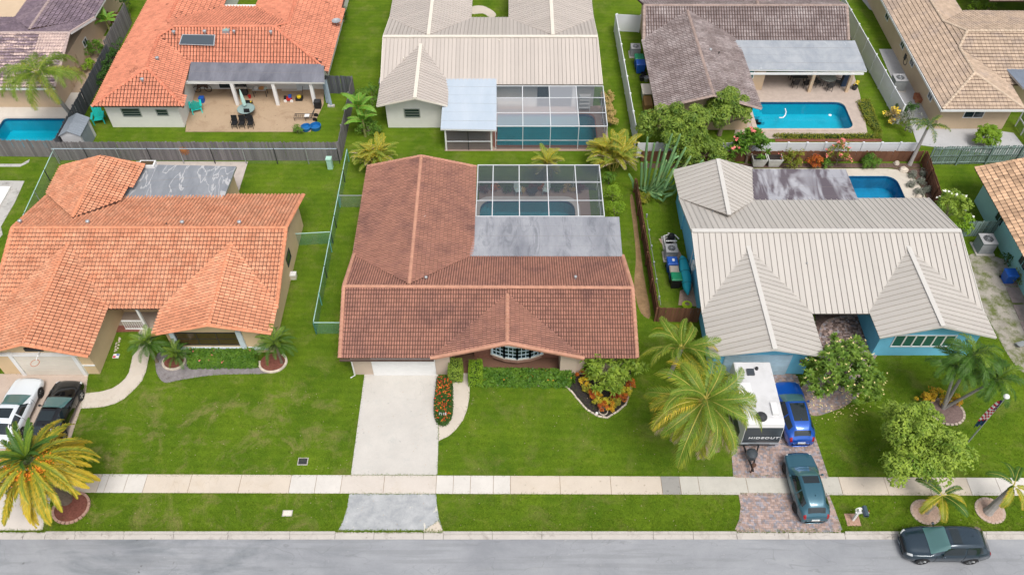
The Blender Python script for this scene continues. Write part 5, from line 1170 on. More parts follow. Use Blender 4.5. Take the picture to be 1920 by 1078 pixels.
banana('taller banana plant with drooping leaves outside the grey fence', (672, 200), 2.6, 8, 1.0); banana('shorter banana plant beside the areca palm clump', (680, 226), 1.7, 7, .85)
banana('banana plant in the side yard of the purple-roofed house', (198, 38), 1.5, 10, .8)
# ---- trees and large shrubs
p, b = at(1728, 835, 3.2); plant('tree', 'round bright green shade tree on the right-hand front lawn by the footpath', 'tree', (b.x - .3, b.y, 0), p, (2.6, 2.35, 1.9), 66, .66, 165, .25, .12, GREENS['tree'], 3, .2, hollow=.15)
p, b = at(1580, 695, 2.3); plant('plumeria_tree', 'wide plumeria tree dotted with cream flowers in front of the blue house', 'tree', b, p, (2.5, 2.2, 1.5), 175, .4, 0, .42, .11, GREENS['plum'], 4, .16, (FLO['cream'], 75, .085), ros=20, hollow=.5)
p, b = at(1272, 246, 2.6); plant('tree', 'broad yellow green laurel tree at the corner of the grey-roofed house', 'tree', b, p, (2.5, 2.0, 2.1), 70, .6, 135, .29, .13, GREENS['fig'], 6, .2, hollow=.35)
p, b = at(1360, 205, 2.7); plant('tree', 'second laurel tree against the gable of the grey-roofed house', 'tree', b, p, (1.95, 1.6, 1.6), 48, .6, 135, .29, .13, GREENS['fig'], 8, .18, hollow=.35)
p, b = at(1312, 288, 1.1); plant('shrub', 'low laurel shrub in front of the two laurel trees', 'shrub', b, p, (2.2, 1.1, 1.3), 46, .5, 110, .28, .12, GREENS['fig'], 9, .08)
p, b = at(1408, 272, 1.9); plant('plumeria_tree', 'pink-flowered plumeria in a pot behind the blue house', 'tree', b, p, (1.7, 1.3, 1.4), 60, .4, 0, .48, .13, GREENS['mid'], 10, .1, (FLO['pink'], 9, .25), ros=22)
def sh(name, label, cat, x, y, z, r3, mat, seed, l=.15, w_=.08, n=34, fl=None, group=None, den=26, cr=.24):
    p, b = at(x, y, z); return plant(name, label, cat, b, p, r3, n, cr, den, l, w_, mat, seed, .04, fl, group)
sh('shrub', 'olive green shrub left of the red croton along the brown fence', 'shrub', 1487, 297, .9, (1.05, .75, .8), GREENS['olive'], 12, fl=(FLO['pink'], 6, .12))
sh('croton_shrub', 'red and orange croton along the brown fence', 'croton', 1530, 303, .7, (.5, .45, .6), CROTON_R, 13, .22, .08, 22)
sh('shrub', 'small green shrub between the red croton and the flowering shrub', 'shrub', 1549, 307, .4, (.4, .35, .35), GREENS['mid'], 14, n=12)
sh('shrub', 'green shrub covered with pink flowers along the brown fence', 'shrub', 1575, 288, 1.3, (1.05, .8, 1.1), GREENS['olive'], 15, fl=(FLO['pink'], 38, .14))
sh('shrub', 'spiky green shrub right of the pink-flowered shrub', 'shrub', 1632, 303, .5, (.75, .55, .5), GREENS['mid'], 16, .3, .05)
sh('shrub', 'round lime green shrub by the slatted green fence', 'shrub', 1852, 255, .9, (1.05, .9, .9), GREENS['lime'], 17, .18, .09, 70, den=60)
sh('shrub', 'grey-leaved shrub beside the foxtail palm', 'shrub', 1706, 228, 1.0, (1.1, 1.1, .9), GREENS['grey'], 18, .15, .09, 34, den=18)
sh('shrub', 'green shrub behind the grey-leaved shrub', 'shrub', 1702, 206, 1.0, (.9, .5, .7), GREENS['dark'], 19)
sh('shrub', 'yellow-flowered shrub left of the grey-leaved shrub', 'shrub', 1676, 218, .8, (.5, .8, .7), CROTON_P, 20, n=20, fl=(FLO['yellow'], 30, .16))
sh('shrub', 'green shrub with white flowers at the right end of the beige metal roof', 'shrub', 1786, 385, 1.9, (1.25, 1.3, 1.1), GREENS['tree'], 22, .2, .11, 60, fl=(FLO['white'], 10, .22), den=34)
sh('shrub', 'lime green shrub below the white-flowered shrub', 'shrub', 1806, 424, 1.3, (.6, .7, .8), GREENS['lime'], 23, .2, .11, 24)
sh('shrub', 'upper round green bush right of the middle pool enclosure', 'shrub', 1150, 362, .8, (.6, .65, .75), GREENS['lime'], 24, .14, .05, 30)
sh('shrub', 'lower round green bush right of the middle pool enclosure', 'shrub', 1153, 392, .8, (.6, .6, .7), GREENS['lime'], 25, .14, .05, 30)
sh('shrub', 'thin green bush at the rear right corner of the middle pool enclosure', 'shrub', 1142, 335, .6, (.5, .5, .5), GREENS['mid'], 26, n=16)
for i, (x, y, r_) in enumerate(((1139, 182, .5), (1142, 205, .6), (1146, 225, .55))):
    sh('croton_shrub', 'straw yellow croton ' + ['farthest from', 'midway along the wall of', 'nearest in front of'][i] + ' the far pool enclosure', 'croton', x, y, .6, (r_, r_ * 1.1, .6), CROTON_P, 27 + i, .22, .07, 20, group='straw crotons by the far enclosure')
sh('shrub', 'dark green shrub beside the banana plants outside the grey fence', 'shrub', 695, 180, 1.0, (1.3, 1.4, 1.0), GREENS['mid'], 31, .2, .06, 44)
sh('shrub', 'leafy undergrowth shrub at the foot of the banana plants', 'shrub', 688, 240, .8, (1.0, 1.3, .8), GREENS['mid'], 32, .22, .07, 36)
sh('shrub', 'green shrub in the middle of the side yard of the purple-roofed house', 'shrub', 178, 92, .9, (.9, 1.0, .8), GREENS['mid'], 33, .2, .08)
sh('shrub', 'small green shrub lowest in the side yard of the purple-roofed house', 'shrub', 168, 122, .7, (.5, .7, .6), GREENS['lime'], 34, .2, .08, 20)
sh('shrub', 'long dark green shrub between the diagonal fence and the red tiled house', 'shrub', 208, 112, .7, (.4, 2.6, .7), GREENS['dark'], 35, .18, .08, 50)
sh('shrub', 'dark green creeper by the corner of the red tiled house', 'shrub', 192, 148, .5, (.5, 1.1, .5), GREENS['dark'], 36, .18, .08, 24)
sh('tree', 'slim dark green tree at the top edge left of the red tiled roof', 'tree', 234, 4, 1.6, (.5, 1.0, 1.5), GREENS['dark'], 37, .2, .08, 30)
sh('shrub', 'plum red shrub in the top left corner', 'shrub', 6, 8, .9, (.8, .8, .8), GREENS['purple'], 38, .2, .1)
sh('shrub', 'second plum red shrub at the top edge', 'shrub', 34, 0, .9, (.6, .6, .6), GREENS['purple'], 39, .2, .1, 18)
sh('shrub', 'left clipped bush in the courtyard of the tan tiled house', 'shrub', 1828, 13, 1.0, (.6, .4, .4), GREENS['lime'], 40, n=14)
sh('shrub', 'right clipped bush in the courtyard of the tan tiled house', 'shrub', 1856, 13, 1.0, (.6, .4, .4), GREENS['lime'], 41, n=14)
sh('shrub', 'dark shrub against the east wall of the red tiled house', 'shrub', 643, 28, .8, (.5, .7, .8), GREENS['dark'], 42, n=20)
sh('shrub', 'spiky yellow green agave near the foot of the cactus', 'shrub', 1206, 372, .3, (.5, .4, .3), GREENS['olive'], 43, .35, .06, 12)
sh('shrub', 'dark potted shrub under the eaves of the pale teal house', 'shrub', 1893, 484, .6, (.5, .5, .5), GREENS['dark'], 44, n=14)
sh('shrub', 'reddish green shrub by the pale teal house wall', 'shrub', 1905, 515, .5, (.8, .7, .5), GREENS['olive'], 45, n=20)
sh('shrub', 'potted palm-like plant on the terracotta patio edge', 'shrub', 556, 244, .35, (.35, .25, .35), GREENS['mid'], 46, .3, .05, 8)
for i, (x, y) in enumerate(((1712, 328), (1728, 342), (1740, 358), (1722, 362), (1706, 345), (1735, 325))):
    sh('succulent', ['topmost', 'upper', 'rightmost', 'lowest', 'leftmost', 'second highest'][i] + ' blue green succulent in the mulch corner by the brown fence', 'succulent', x, y, .15, (.35, .3, .2), GREENS['grey'], 60 + i, .2, .06, 9, group='succulents by the pool corner')
# spiky shrub tree and croton bed in front of the central house
p, b = at(1140, 688, 1.5); plant('shrub', 'large spiky green dracaena shrub at the right front corner of the brown-roofed house', 'shrub', b, p, (1.95, 1.65, 1.4), 110, .4, 0, .46, .075, GREENS['tree'], 70, .09, ros=30, hollow=.35)
blk = px((890, 722), (1057, 723), (1066, 728), (1082.5, 748), (1101, 769), (1121, 780), (1137.5, 783.5), (1156, 773.5), (1174, 757.5), (1182, 734.6), (1183, 715), (1183, 690), (890, 690))
root = empty('garden_bed', (3, 29.5, 0), 'black mulch bed with a pale stone edge curving round the front right corner', 'garden bed'); poly_prism('mulch', [tuple(p[:2]) for p in blk], -.05, .03, MULCH_D, root)
edge = [p for p in blk[:11]]
for a, b in zip(edge, edge[1:]):
    n = max(1, round((b - a).length / .24)); d = (b - a) / n; dn = d.normalized(); nn = Vector((-dn.y, dn.x, 0))
    for i in range(n):
        c = a + d * (i + .5) + nn * R.uniform(-.02, .02); MB().obox((c.x, c.y, .035), dn * d.length * R.uniform(.40, .5), nn * .05, Vector((0, 0, R.uniform(.03, .05)))).build('border_stone', STONE, root)
path = px((1092, 705), (1096, 722), (1101, 735), (1110, 747), (1120, 758), (1130, 768), (1143, 768), (1155, 761), (1166, 752), (1174, 740), (1179, 725), (1118, 745), (1135, 755), (1152, 748), (1164, 738))
words = ['first', 'second', 'third', 'fourth', 'fifth', 'sixth', 'seventh', 'eighth', 'ninth', 'tenth', 'eleventh', 'twelfth', 'thirteenth', 'fourteenth', 'fifteenth']
for i, b in enumerate(path):
    mt = [CROTON_R, CROTON, CROTON_Y, CROTON_R, CROTON_Y][i % 5]
    plant('croton_shrub', 'orange and yellow croton, ' + words[i] + (' along the black mulch bed counting from the house wall' if i < 11 else ' of the bed, in the inner row under the spiky shrub'), 'croton', b, b + Vector((0, 0, .36)), (.33, .3, .34), 11, .15, 22, .16, .06, mt, 80 + i, .025, group='crotons in the black mulch bed')
hedge('hedge', 'long leafy green hedge with a few orange flowers under the bay window', px((893, 721), (1070, 722), (1070, 703), (893, 700)), 0, .52, 5500, .2, .10, GREENS['mid'], 101, flowers=[(FLO['orange'], 40, .08)], rough=.3)
hedge('hedge', 'square clipped green hedge block left of the front walk', [(-4.12, 30.35), (-3.22, 30.35), (-3.22, 31.45), (-4.12, 31.45)], 0, 1.45, 3000, .09, .05, GREENS['tree'], 102, group='clipped hedge blocks flanking the entry')
hedge('hedge', 'square clipped green hedge block right of the front walk', [(-2.8, 30.05), (-1.92, 30.05), (-1.92, 31.4), (-2.8, 31.4)], 0, 1.35, 3200, .09, .05, GREENS['lime'], 103, group='clipped hedge blocks flanking the entry')
hedge('flower_hedge', 'narrow bed of red ixora flowers between the driveway and the front walk', px((821, 712), (846, 712), (848, 735), (848, 770), (845, 786), (838, 797), (829, 800), (820, 794), (816, 780), (816, 755), (819, 735)), 0, .5, 6000, .10, .05, GREENS['dark'], 104, flowers=[(FLO['red'], 170, .065), (FLO['orange'], 90, .055)], cat='flower bed', rough=.1)
hedge('hedge', 'dense dark green hedge under the window of the orange-roofed house', px((356, 690), (483, 689), (480, 664), (356, 664)), 0, .65, 7000, .15, .09, GREENS['mid'], 105, flowers=[(FLO['pink'], 10, .12)], rough=.14)
hedge('hedge', 'low green hedge along the near edge of the back right pool deck', [(22.2, 55.1), (31.2, 55.1), (31.2, 55.45), (22.2, 55.45)], 0, .3, 1500, .18, .07, GREENS['olive'], 106, rough=.14)
hedge('hedge', 'low green hedge down the right side of the back right pool deck', px((1640, 250), (1652, 250), (1628, 190), (1606, 192), (1618, 222)), 0, .28, 1100, .18, .07, GREENS['olive'], 107, rough=.14)
ground_slab('red_mulch', [(22.2, 54.7), (31.2, 54.7), (31.2, 55.1), (22.2, 55.1)], MULCH_R, .02)
# plants inside the cage
for i in range(9):
    x = -2.2 + i * .95
    if 3 <= i <= 4: pass
    p = Vector((x, 48.5 + R.uniform(-.15, .15), .35)); mt = [GREENS['purple'], CROTON_R, GREENS['dark'], CROTON_P][i % 4]
    plant('shrub', words[i] + ' low shrub from the left along the back of the middle pool enclosure', 'shrub', (p.x, p.y, 0), p, (.42, .32, .35), 12, .2, 22, .18, .07, mt, 120 + i, .03, group='low shrubs inside the pool enclosure')
# cactus
b0 = G(1212, 362); root = empty('cactus', b0, 'tall blue green columnar cactus with many upright arms beside the brown fence', 'cactus')
CACT = M('cactus skin', (.17, .33, .14), .6, .15, 2, obj=.2, col2=(.30, .36, .14), c2scale=1.2)
def ribbed(pts, r, n=10):
    m = MB(); m.tube(pts, r, n); nv = []
    for i, v in enumerate(m.v):
        ring = i // n; c = Vector(pts[ring]); k = 1.0 if (i % n) % 2 == 0 else .74; nv.append(tuple(c + (Vector(v) - c) * k))
    m.v = nv; return m
rc = random.Random(5)
for i in range(30):
    a = rc.uniform(0, 6.283); rr = rc.uniform(.2, 2.3); h = rc.uniform(2.0, 5.2) - rr * .25; sx, sy = math.cos(a) * rr + .55, math.sin(a) * rr * .8
    st = b0 + Vector((sx * .25, sy * .25, rc.uniform(0, .5))); z0_ = rc.uniform(.3, 1.5)
    pts = [st, st.lerp(b0 + Vector((sx, sy, z0_)), .55), b0 + Vector((sx * .95, sy * .95, z0_ + .1)), b0 + Vector((sx * 1.05, sy * 1.05, z0_ + .7)), b0 + Vector((sx * 1.2, sy * 1.15, (z0_ + .7 + h) / 2)), b0 + Vector((sx * 1.38, sy * 1.22, h)), b0 + Vector((sx * 1.4, sy * 1.22, h + .12))]
    ribbed(pts, [.08, .085, .095, .1, .1, .085, .02]).build('cactus_arm', CACT, root, smooth=False)
# fallen blossoms and leaves under the plumeria
m = MB(); rr = random.Random(9)
for _ in range(150):
    a, r_ = rr.uniform(0, 6.28), rr.uniform(.6, 1.9); q = G(1560, 745) + Vector((math.cos(a) * r_ * 1.3, math.sin(a) * r_, .05)); leaf_quads(m, q, Vector((rr.gauss(0, .2), rr.gauss(0, .2), 1)).normalized(), .09, .08, rr)
tag(m.build('fallen_blossoms', FLO['cream']), 'fallen cream blossoms scattered on the grass under the plumeria tree', None, kind='stuff')
m = MB()
for _ in range(340):
    q = Vector((rr.uniform(-30, 30), rr.uniform(20.4, 30), .04)); leaf_quads(m, q, Vector((rr.gauss(0, .2), rr.gauss(0, .2), 1)).normalized(), .09, .04, rr)
tag(m.build('fallen_leaves', FDEAD), 'small dry leaves scattered over the lawns and pavement', None, kind='stuff')
# ================================================ fences
def board_fence(label, a, b, h, bw=.145, mat=WOOD_GREY, gap=.012, posts=2.4, topped=False, rails=True, side=-1, leanj=.012, post_mat=None, name='wooden_fence'):
    a, b = Vector((a[0], a[1], 0)), Vector((b[0], b[1], 0)); d = b - a; L = d.length; dn = d.normalized(); nn = Vector((-dn.y, dn.x, 0)) * side
    root = empty(name, a, label, 'fence'); n = round(L / bw); w = L / n; cells = []
    for v in range(3):
        hh = h * (1, .985, 1.012)[v]; m = MB(); m.prism([(-w / 2 + gap / 2, -.011), (w / 2 - gap / 2, -.011), (w / 2 - gap / 2, .011), (-w / 2 + gap / 2, .011)], .02, hh - .04)
        m.prism([(-w / 2 + gap / 2 + .02, -.0105), (w / 2 - gap / 2 - .02, -.0105), (w / 2 - gap / 2 - .02, .0105), (-w / 2 + gap / 2 + .02, .0105)], hh - .04, hh); cells.append(m.mesh('board', mat))
    rz = math.atan2(dn.y, dn.x)
    for i in range(n):
        p = a + d * (i + .5) / n + nn * R.uniform(-.006, .006)
        inst('board', R.choice(cells), root, Matrix.Translation(p) @ Matrix.Rotation(rz, 4, 'Z') @ Matrix.Rotation(R.uniform(-leanj, leanj), 4, 'Y') @ Matrix.Rotation(R.uniform(-leanj, leanj), 4, 'X'))
    if rails:
        for z in (.25, h * .5, h - .22): MB().bar(a - nn * .045 + Vector((0, 0, z)), b - nn * .045 + Vector((0, 0, z)), .05, .09).build('rail', post_mat or mat, root)
    k = max(1, round(L / posts))
    for i in range(k + 1): p = a + d * i / k - nn * .10; MB().bar(p, p + Vector((0, 0, h - .05)), .1).build('post', post_mat or mat, root)
    return root
board_fence('long weathered grey board fence between the orange-roofed and red-roofed houses', (-37.2, 52.35), (-14.1, 52.3), 1.95)
board_fence('weathered grey board fence in front of the top left pool', (-46, 52.9), (-37.25, 52.75), 1.75)
board_fence('dark grey board fence slanting back between the purple-roofed and red-roofed houses', (-37.15, 52.9), (-37.3, 66.5), 1.8, mat=WOOD_DARK)
board_fence('upper grey board fence beside the side yard at the top left', (-37.3, 66.5), (-37.4, 72.8), 2.2)
board_fence('grey board fence along the right side of the patio yard', (-14.05, 52.4), (-14.0, 61.2), 1.95)
board_fence('short dark board fence from the red tiled house to the side fence', (-16.6, 61.45), (-14.1, 61.3), 1.9, mat=WOOD_DARK)
board_fence('brown fence behind the pots and shrubs of the blue house lot', (10.6, 52.2), (33.5, 52.2), 1.1, bw=.5, mat=WOOD_BROWN, side=-1)
board_fence('brown fence down the right side of the blue house pool', (33.6, 51.9), (32.9, 45.6), 1.4, bw=.4, mat=WOOD_BROWN, side=1)
board_fence('long brown fence between the middle lawn and the blue house', (9.75, 48.5), (9.95, 35.5), 1.5, mat=WOOD_BROWN, side=1)
board_fence('short brown fence joining the blue house to the side fence', (10.0, 35.45), (12.8, 35.4), 1.55, mat=WOOD_BROWN, bw=.16)
board_fence('green grey slatted fence at the upper right', (33.9, 51.8), (46, 52.1), 1.9, mat=WOOD_GREEN, side=1, bw=.2, gap=.05)
board_fence('short dark slatted fence between the white-flowered shrub and the teal house', (33.6, 43.6), (36.3, 43.7), 1.6, mat=WOOD_GREEN, bw=.18, gap=.04)
board_fence('low wooden fence panel at the top left beside the lawn', (-39.4, 72.7), (-37.5, 72.6), 1.3, mat=WOOD_BROWN)
def vinyl_fence(label, a, b, h, sp=2.4):
    a, b = Vector((a[0], a[1], 0)), Vector((b[0], b[1], 0)); d = b - a; n = max(1, round(d.length / sp)); root = empty('vinyl_fence', a, label, 'fence')
    pm = MB().box(-.065, -.065, 0, .065, .065, h + .05).mesh('post', VINYL); cm = MB().add([(-.085, -.085, h + .05), (.085, -.085, h + .05), (.085, .085, h + .05), (-.085, .085, h + .05), (0, 0, h + .13)], [(0, 1, 4), (1, 2, 4), (2, 3, 4), (3, 0, 4), (3, 2, 1, 0)]).mesh('post_cap', VINYL)
    for i in range(n + 1):
        p = a + d * i / n; o = inst('post', pm, root, Matrix.Translation(p)); inst('post_cap', cm, o, Matrix.Translation(p)).matrix_parent_inverse = Matrix.Identity(4)
        o2 = o.children[0]; o2.matrix_parent_inverse = Matrix.Identity(4); o2.matrix_basis = Matrix.Identity(4)
        if i < n:
            q = a + d * (i + 1) / n; e = d.normalized() * .066; m = MB(); m.bar(p + e + Vector((0, 0, h * .5)), q - e + Vector((0, 0, h * .5)), .035, h * .93)
            k = 12
            for j in range(1, k): c = p.lerp(q, j / k); m.bar(c + Vector((0, 0, h * .09)), c + Vector((0, 0, h * .93)), .04, .012)
            m.bar(p + e + Vector((0, 0, h - .04)), q - e + Vector((0, 0, h - .04)), .055, .1); m.bar(p + e + Vector((0, 0, .08)), q - e + Vector((0, 0, .08)), .055, .12); m.build('fence_panel', VINYL, root)
vinyl_fence('white vinyl fence between the cream-roofed and grey-roofed houses', (9.95, 71.3), (10.25, 54.0), 1.8)
vinyl_fence('short white vinyl fence joining the grey-roofed house to its side fence', (10.05, 71.4), (12.3, 71.2), 1.8)
vinyl_fence('white vinyl fence between the grey-roofed and tan-roofed houses', (32.5, 74.5), (33.2, 57.2), 1.9)
vinyl_fence('white vinyl fence along the back of the grey-roofed house lot', (10.3, 52.72), (33.2, 52.78), 1.5, 1.55)
MESHG = screen_mat('green chain link', .30, (.10, .33, .27)); POSTG = plain('green fence post', (.12, .38, .33), .5); MESHS = screen_mat('galvanised chain link', .25, (.3, .36, .36)); 
def chain_fence(label, a, b, h=1.25, mesh=MESHG, post=POSTG, rail=None, sp=2.6):
    a, b = Vector((a[0], a[1], 0)), Vector((b[0], b[1], 0)); d = b - a; n = max(1, round(d.length / sp)); root = empty('chain_link_fence', a, label, 'fence')
    for i in range(n + 1):
        p = a + d * i / n; MB().tube([p, p + Vector((0, 0, h + .05))], .04, 6).build('post', DARK if i % 2 else post, root)
        if i < n:
            q = a + d * (i + 1) / n
            MB().tube([p + Vector((0, 0, h)), q + Vector((0, 0, h))], .032, 6).build('top_rail', rail or post, root)
            m = MB(); m.add([p + Vector((0, 0, .03)), q + Vector((0, 0, .03)), q + Vector((0, 0, h)), p + Vector((0, 0, h))], [(0, 1, 2, 3)]); m.build('mesh_panel', mesh, root)
RAILP = plain('pale green rail', (.42, .62, .58), .5)
chain_fence('long green chain link fence between the orange-roofed and brown-roofed houses', (-13.4, 52.2), (-13.35, 34.4), rail=RAILP)
chain_fence('short chain link fence from the long green fence to the brown-roofed house', (-13.35, 34.4), (-10.5, 34.4), rail=RAILP)
chain_fence('chain link fence across the side yard near the back of the brown-roofed house', (-13.4, 46.8), (-11.0, 46.8), mesh=MESHS, rail=GALV)
chain_fence('chain link fence joining the orange-roofed house to the long green fence', (-16.0, 42.7), (-13.4, 42.9), rail=RAILP)
chain_fence('chain link fence on the left side of the orange-roofed house', (-37.2, 52.2), (-36.2, 35.0), mesh=MESHS, rail=RAILP, post=GALV)
chain_fence('chain link run in front of the long grey board fence', (-37.1, 51.9), (-14.1, 51.9), 1.6, mesh=screen_mat('sparse chain link', .06, (.45, .5, .55)), rail=plain('blue grey rail', (.36, .45, .52), .5), post=GALV)
# ================================================ vehicles
def catmull(ys, x):
    i = max(0, min(len(ys) - 2, int(x))); t = x - i; p1, p2 = ys[i], ys[i + 1]; p0 = ys[i - 1] if i else 2 * p1 - p2; p3 = ys[i + 2] if i + 2 < len(ys) else 2 * p2 - p1
    m1, m2 = (p2 - p0) / 2, (p3 - p1) / 2
    if (p2 - p1) * (p1 - p0) <= 0: m1 = 0
    if (p3 - p2) * (p2 - p1) <= 0: m2 = 0
    return (2 * t ** 3 - 3 * t * t + 1) * p1 + (t ** 3 - 2 * t * t + t) * m1 + (-2 * t ** 3 + 3 * t * t) * p2 + (t ** 3 - t * t) * m2
CAR_GLASS = plain('car glass', (.012, .02, .024), .04, spec=.9); CAR_GLASS_L = plain('windscreen glass', (.07, .16, .16), .05, spec=.9); TYRE = plain('tyre', (.018, .018, .019), .85); RIM = plain('alloy rim', (.42, .43, .44), .3, .8); TAIL = plain('tail lamp', (.28, .01, .015), .2, coat=.5); HEADL = plain('headlamp', (.55, .57, .58), .1, coat=.5); PLATE = plain('number plate', (.6, .62, .62), .5)
def car(name, label, loc, rz, paint, st, L, wheels, wr=.34, glass_roof=None, chrome=True, cat='car', ws=(3.15, 4.85), sw=(4.45, 8.8), rw=(9.15, 9.9), rails=False, rimm=RIM, split=None):
    """st rows: x, zt, wt, zb, wb, wm ; front at x=0, the car points to local -x, origin at its centre"""
    root = empty(name, (0, 0, 0), label, cat); col = list(zip(*st)); nS = len(st) - 1
    def key(s):
        x, zt, wt, zb, wb, wm = (catmull(c, s) for c in col)
        return x, [(0, zt), (wt * .6, zt - .012), (wt, zt - .055), (wb, zb), (wm, zb - .16), (wm + .005, zb - .34 if zb > .7 else zb - .2), (wm - .03, .33), (wm * .75, .20)]
    def S(s, k, sg, off=0):
        x, kp = key(s); y = catmull([p[0] for p in kp], k); z = catmull([p[1] for p in kp], k); return Vector((x - L / 2, sg * y, z))
    def nrm(s, k, sg):
        e = .02; a = S(min(s + e, nS), k, sg) - S(max(s - e, 0), k, sg); b = S(s, min(k + e, 7), sg) - S(s, max(k - e, 0), sg)
        n = a.cross(b); n = n.normalized() if n.length > 1e-9 else Vector((0, 0, 1)); c = Vector((S(s, k, sg).x * .6, 0, .6))
        return n if n.dot(S(s, k, sg) - c) > 0 else -n
    NS, NK = 56, 21; m = MB()
    for i in range(NS + 1):
        for j in range(-NK, NK + 1): m.v.append(tuple(S(nS * i / NS, 7 * abs(j) / NK, 1 if j >= 0 else -1)))
    W = 2 * NK + 1
    for i in range(NS):
        for j in range(W - 1): m.f.append((i * W + j, i * W + j + 1, (i + 1) * W + j + 1, (i + 1) * W + j))
    m.f += [tuple(range(W)), tuple(range(NS * W, NS * W + W))[::-1]]; m.f.append(tuple(i * W for i in range(NS + 1)) + tuple(i * W + W - 1 for i in range(NS, -1, -1)))
    m.build('body', paint, root, smooth=True)
    def patch(pn, mt, s0, s1, k0, k1, sg=(1, -1), off=.007, across=False, n=10, smooth=True, taper0=0, taper1=0):
        objs = []
        for g in sg:
            m = MB(); js = range(-n, n + 1) if across else range(0, n + 1)
            for i in range(n + 1):
                for j in js:
                    if across: k = k1 * abs(j) / n; g_ = 1 if j >= 0 else -1
                    else: k = k0 + (k1 - k0) * j / n; g_ = g
                    f = i / n; a0, a1 = s0, s1
                    if not across: u = 1 - j / n; a0 = s0 + taper0 * u; a1 = s1 - taper1 * u
                    s = a0 + (a1 - a0) * f; m.v.append(tuple(S(s, k, g_) + nrm(s, max(k, .03), g_) * off))
            W = len(js)
            m.f = [(i * W + j, i * W + j + 1, (i + 1) * W + j + 1, (i + 1) * W + j) for i in range(n) for j in range(W - 1)]
            objs.append(m.build(pn, mt, root, smooth=smooth))
            if across: break
        return objs
    patch('windscreen', CAR_GLASS_L, ws[0], ws[1], 0, 2.35, across=True)
    patch('rear_window', CAR_GLASS, rw[0], rw[1], 0, 2.2, across=True)
    mid = (sw[0] + sw[1]) / 2
    patch('front_side_window', CAR_GLASS, sw[0] - .55, mid - .07, 2.2, 2.9, taper0=.75)
    patch('rear_side_window', CAR_GLASS, mid + .07, sw[1], 2.2, 2.9, taper1=.35)
    if glass_roof: patch('sunroof', CAR_GLASS, glass_roof[0], glass_roof[1], 0, 1.45, across=True, off=.009)
    patch('headlamp', HEADL, .9, 1.9, 2.5, 3.5); patch('tail_lamp', TAIL, nS - 1.9, nS - .7, 2.6, 3.6)
    [patch('door_seam', BLACK, s_, s_ + .035, 3.0, 5.9, off=.004) for s_ in (4.55, mid, sw[1] - .5)]; patch('bonnet_seam', BLACK, 1.0, 1.06, 0, 2.3, across=True, off=.004); patch('grille', BLACK, .05, .8, 0, 2.2, across=True, off=.01); patch('sill_trim', BLACK, 1.6, nS - 1.6, 5.95, 6.6, off=.008)
    pe = S(nS - .35, 0, 1); MB().box(pe.x - .02, -.24, pe.z - .12, pe.x + .045, .24, pe.z + .0).build('number_plate', PLATE, root)
    wm = max(c for c in col[5])
    for x in wheels:
        for g in (1, -1):
            xx = x - L / 2; y0, y1 = g * (wm - .20), g * (wm + .018); ctr = Vector((xx, 0, wr))
            def ring(r, n=22): return [(xx + r * math.cos(6.2832 * k / n), wr + r * math.sin(6.2832 * k / n)) for k in range(n)]
            m = MB(); n = 22; rs = ((wr * .62, y1 + g * .0), (wr * .9, y1 + g * .004), (wr, y1 - g * .03), (wr, y0))
            for r_, y_ in rs: m.v += [(a, y_, b) for a, b in ring(r_)]
            m.f = [(i * n + k, i * n + (k + 1) % n, (i + 1) * n + (k + 1) % n, (i + 1) * n + k) for i in range(3) for k in range(n)]; wo = m.build('wheel', TYRE, root)
            m = MB(); m.v = [(a, y1 - g * .012, b) for a, b in ring(wr * .62)] + [(xx, y1 - g * .05, wr)]; m.f = [(k, (k + 1) % n, n) for k in range(n) if (k // 2) % 2 == 0] ; 
            for k in range(5): a = 6.283 * k / 5; m.obox((xx + math.cos(a) * wr * .32, y1 - g * .004, wr + math.sin(a) * wr * .32), (math.cos(a) * wr * .3, 0, math.sin(a) * wr * .3), (0, .012, 0), (-math.sin(a) * .03, 0, math.cos(a) * .03))
            m.build('rim', rimm, wo)
            m = MB(); hh = 20; R0_, R1_ = wr * .98, wr * 1.16
            for r_, y_ in ((R0_, g * (wm + .012)), (R1_, g * (wm + .010)), (R1_, g * (wm - .06))): m.v += [(xx + r_ * math.cos(math.pi * k / hh), y_, wr + r_ * math.sin(math.pi * k / hh)) for k in range(hh + 1)]
            m.f = [(i * (hh + 1) + k, i * (hh + 1) + k + 1, (i + 1) * (hh + 1) + k + 1, (i + 1) * (hh + 1) + k) for i in range(2) for k in range(hh)]; m.build('wheel_arch', BLACK, root)
    sm = S(ws[0] + 1.0, 3, 1)
    for g in (1, -1):
        m = MB(); c = Vector((sm.x + .12, g * (sm.y + .12), sm.z + .09)); m.tube([c + Vector((-.07, 0, 0)), c + Vector((-.03, 0, 0)), c + Vector((.05, 0, 0)), c + Vector((.07, 0, 0))], [.03, .075, .08, .06], 8); m.bar(c, c + Vector((0, -g * .13, -.05)), .04); m.build('wing_mirror', paint, root, smooth=True)
    if rails:
        for g in (1, -1):
            m = MB(); pts = [S(s, 1.7, g) + Vector((0, 0, .035)) for s in (5.0, 5.6, 6.3, 7.0, 7.7, 8.3)]; m.tube(pts, .018, 6); m.build('roof_rail', GALV if rails == 2 else BLACK, root)
    fa = S(8.2, 0, 1); MB().add([fa + Vector((-.08, -.025, 0)), fa + Vector((.06, -.02, 0)), fa + Vector((.06, .02, 0)), fa + Vector((-.08, .025, 0)), fa + Vector((.05, 0, .07))], [(0, 1, 4), (1, 2, 4), (2, 3, 4), (3, 0, 4)]).build('roof_antenna', paint, root)
    root.location = (loc[0], loc[1], loc[2] if len(loc) > 2 else -.0); root.rotation_euler.z = rz; return root
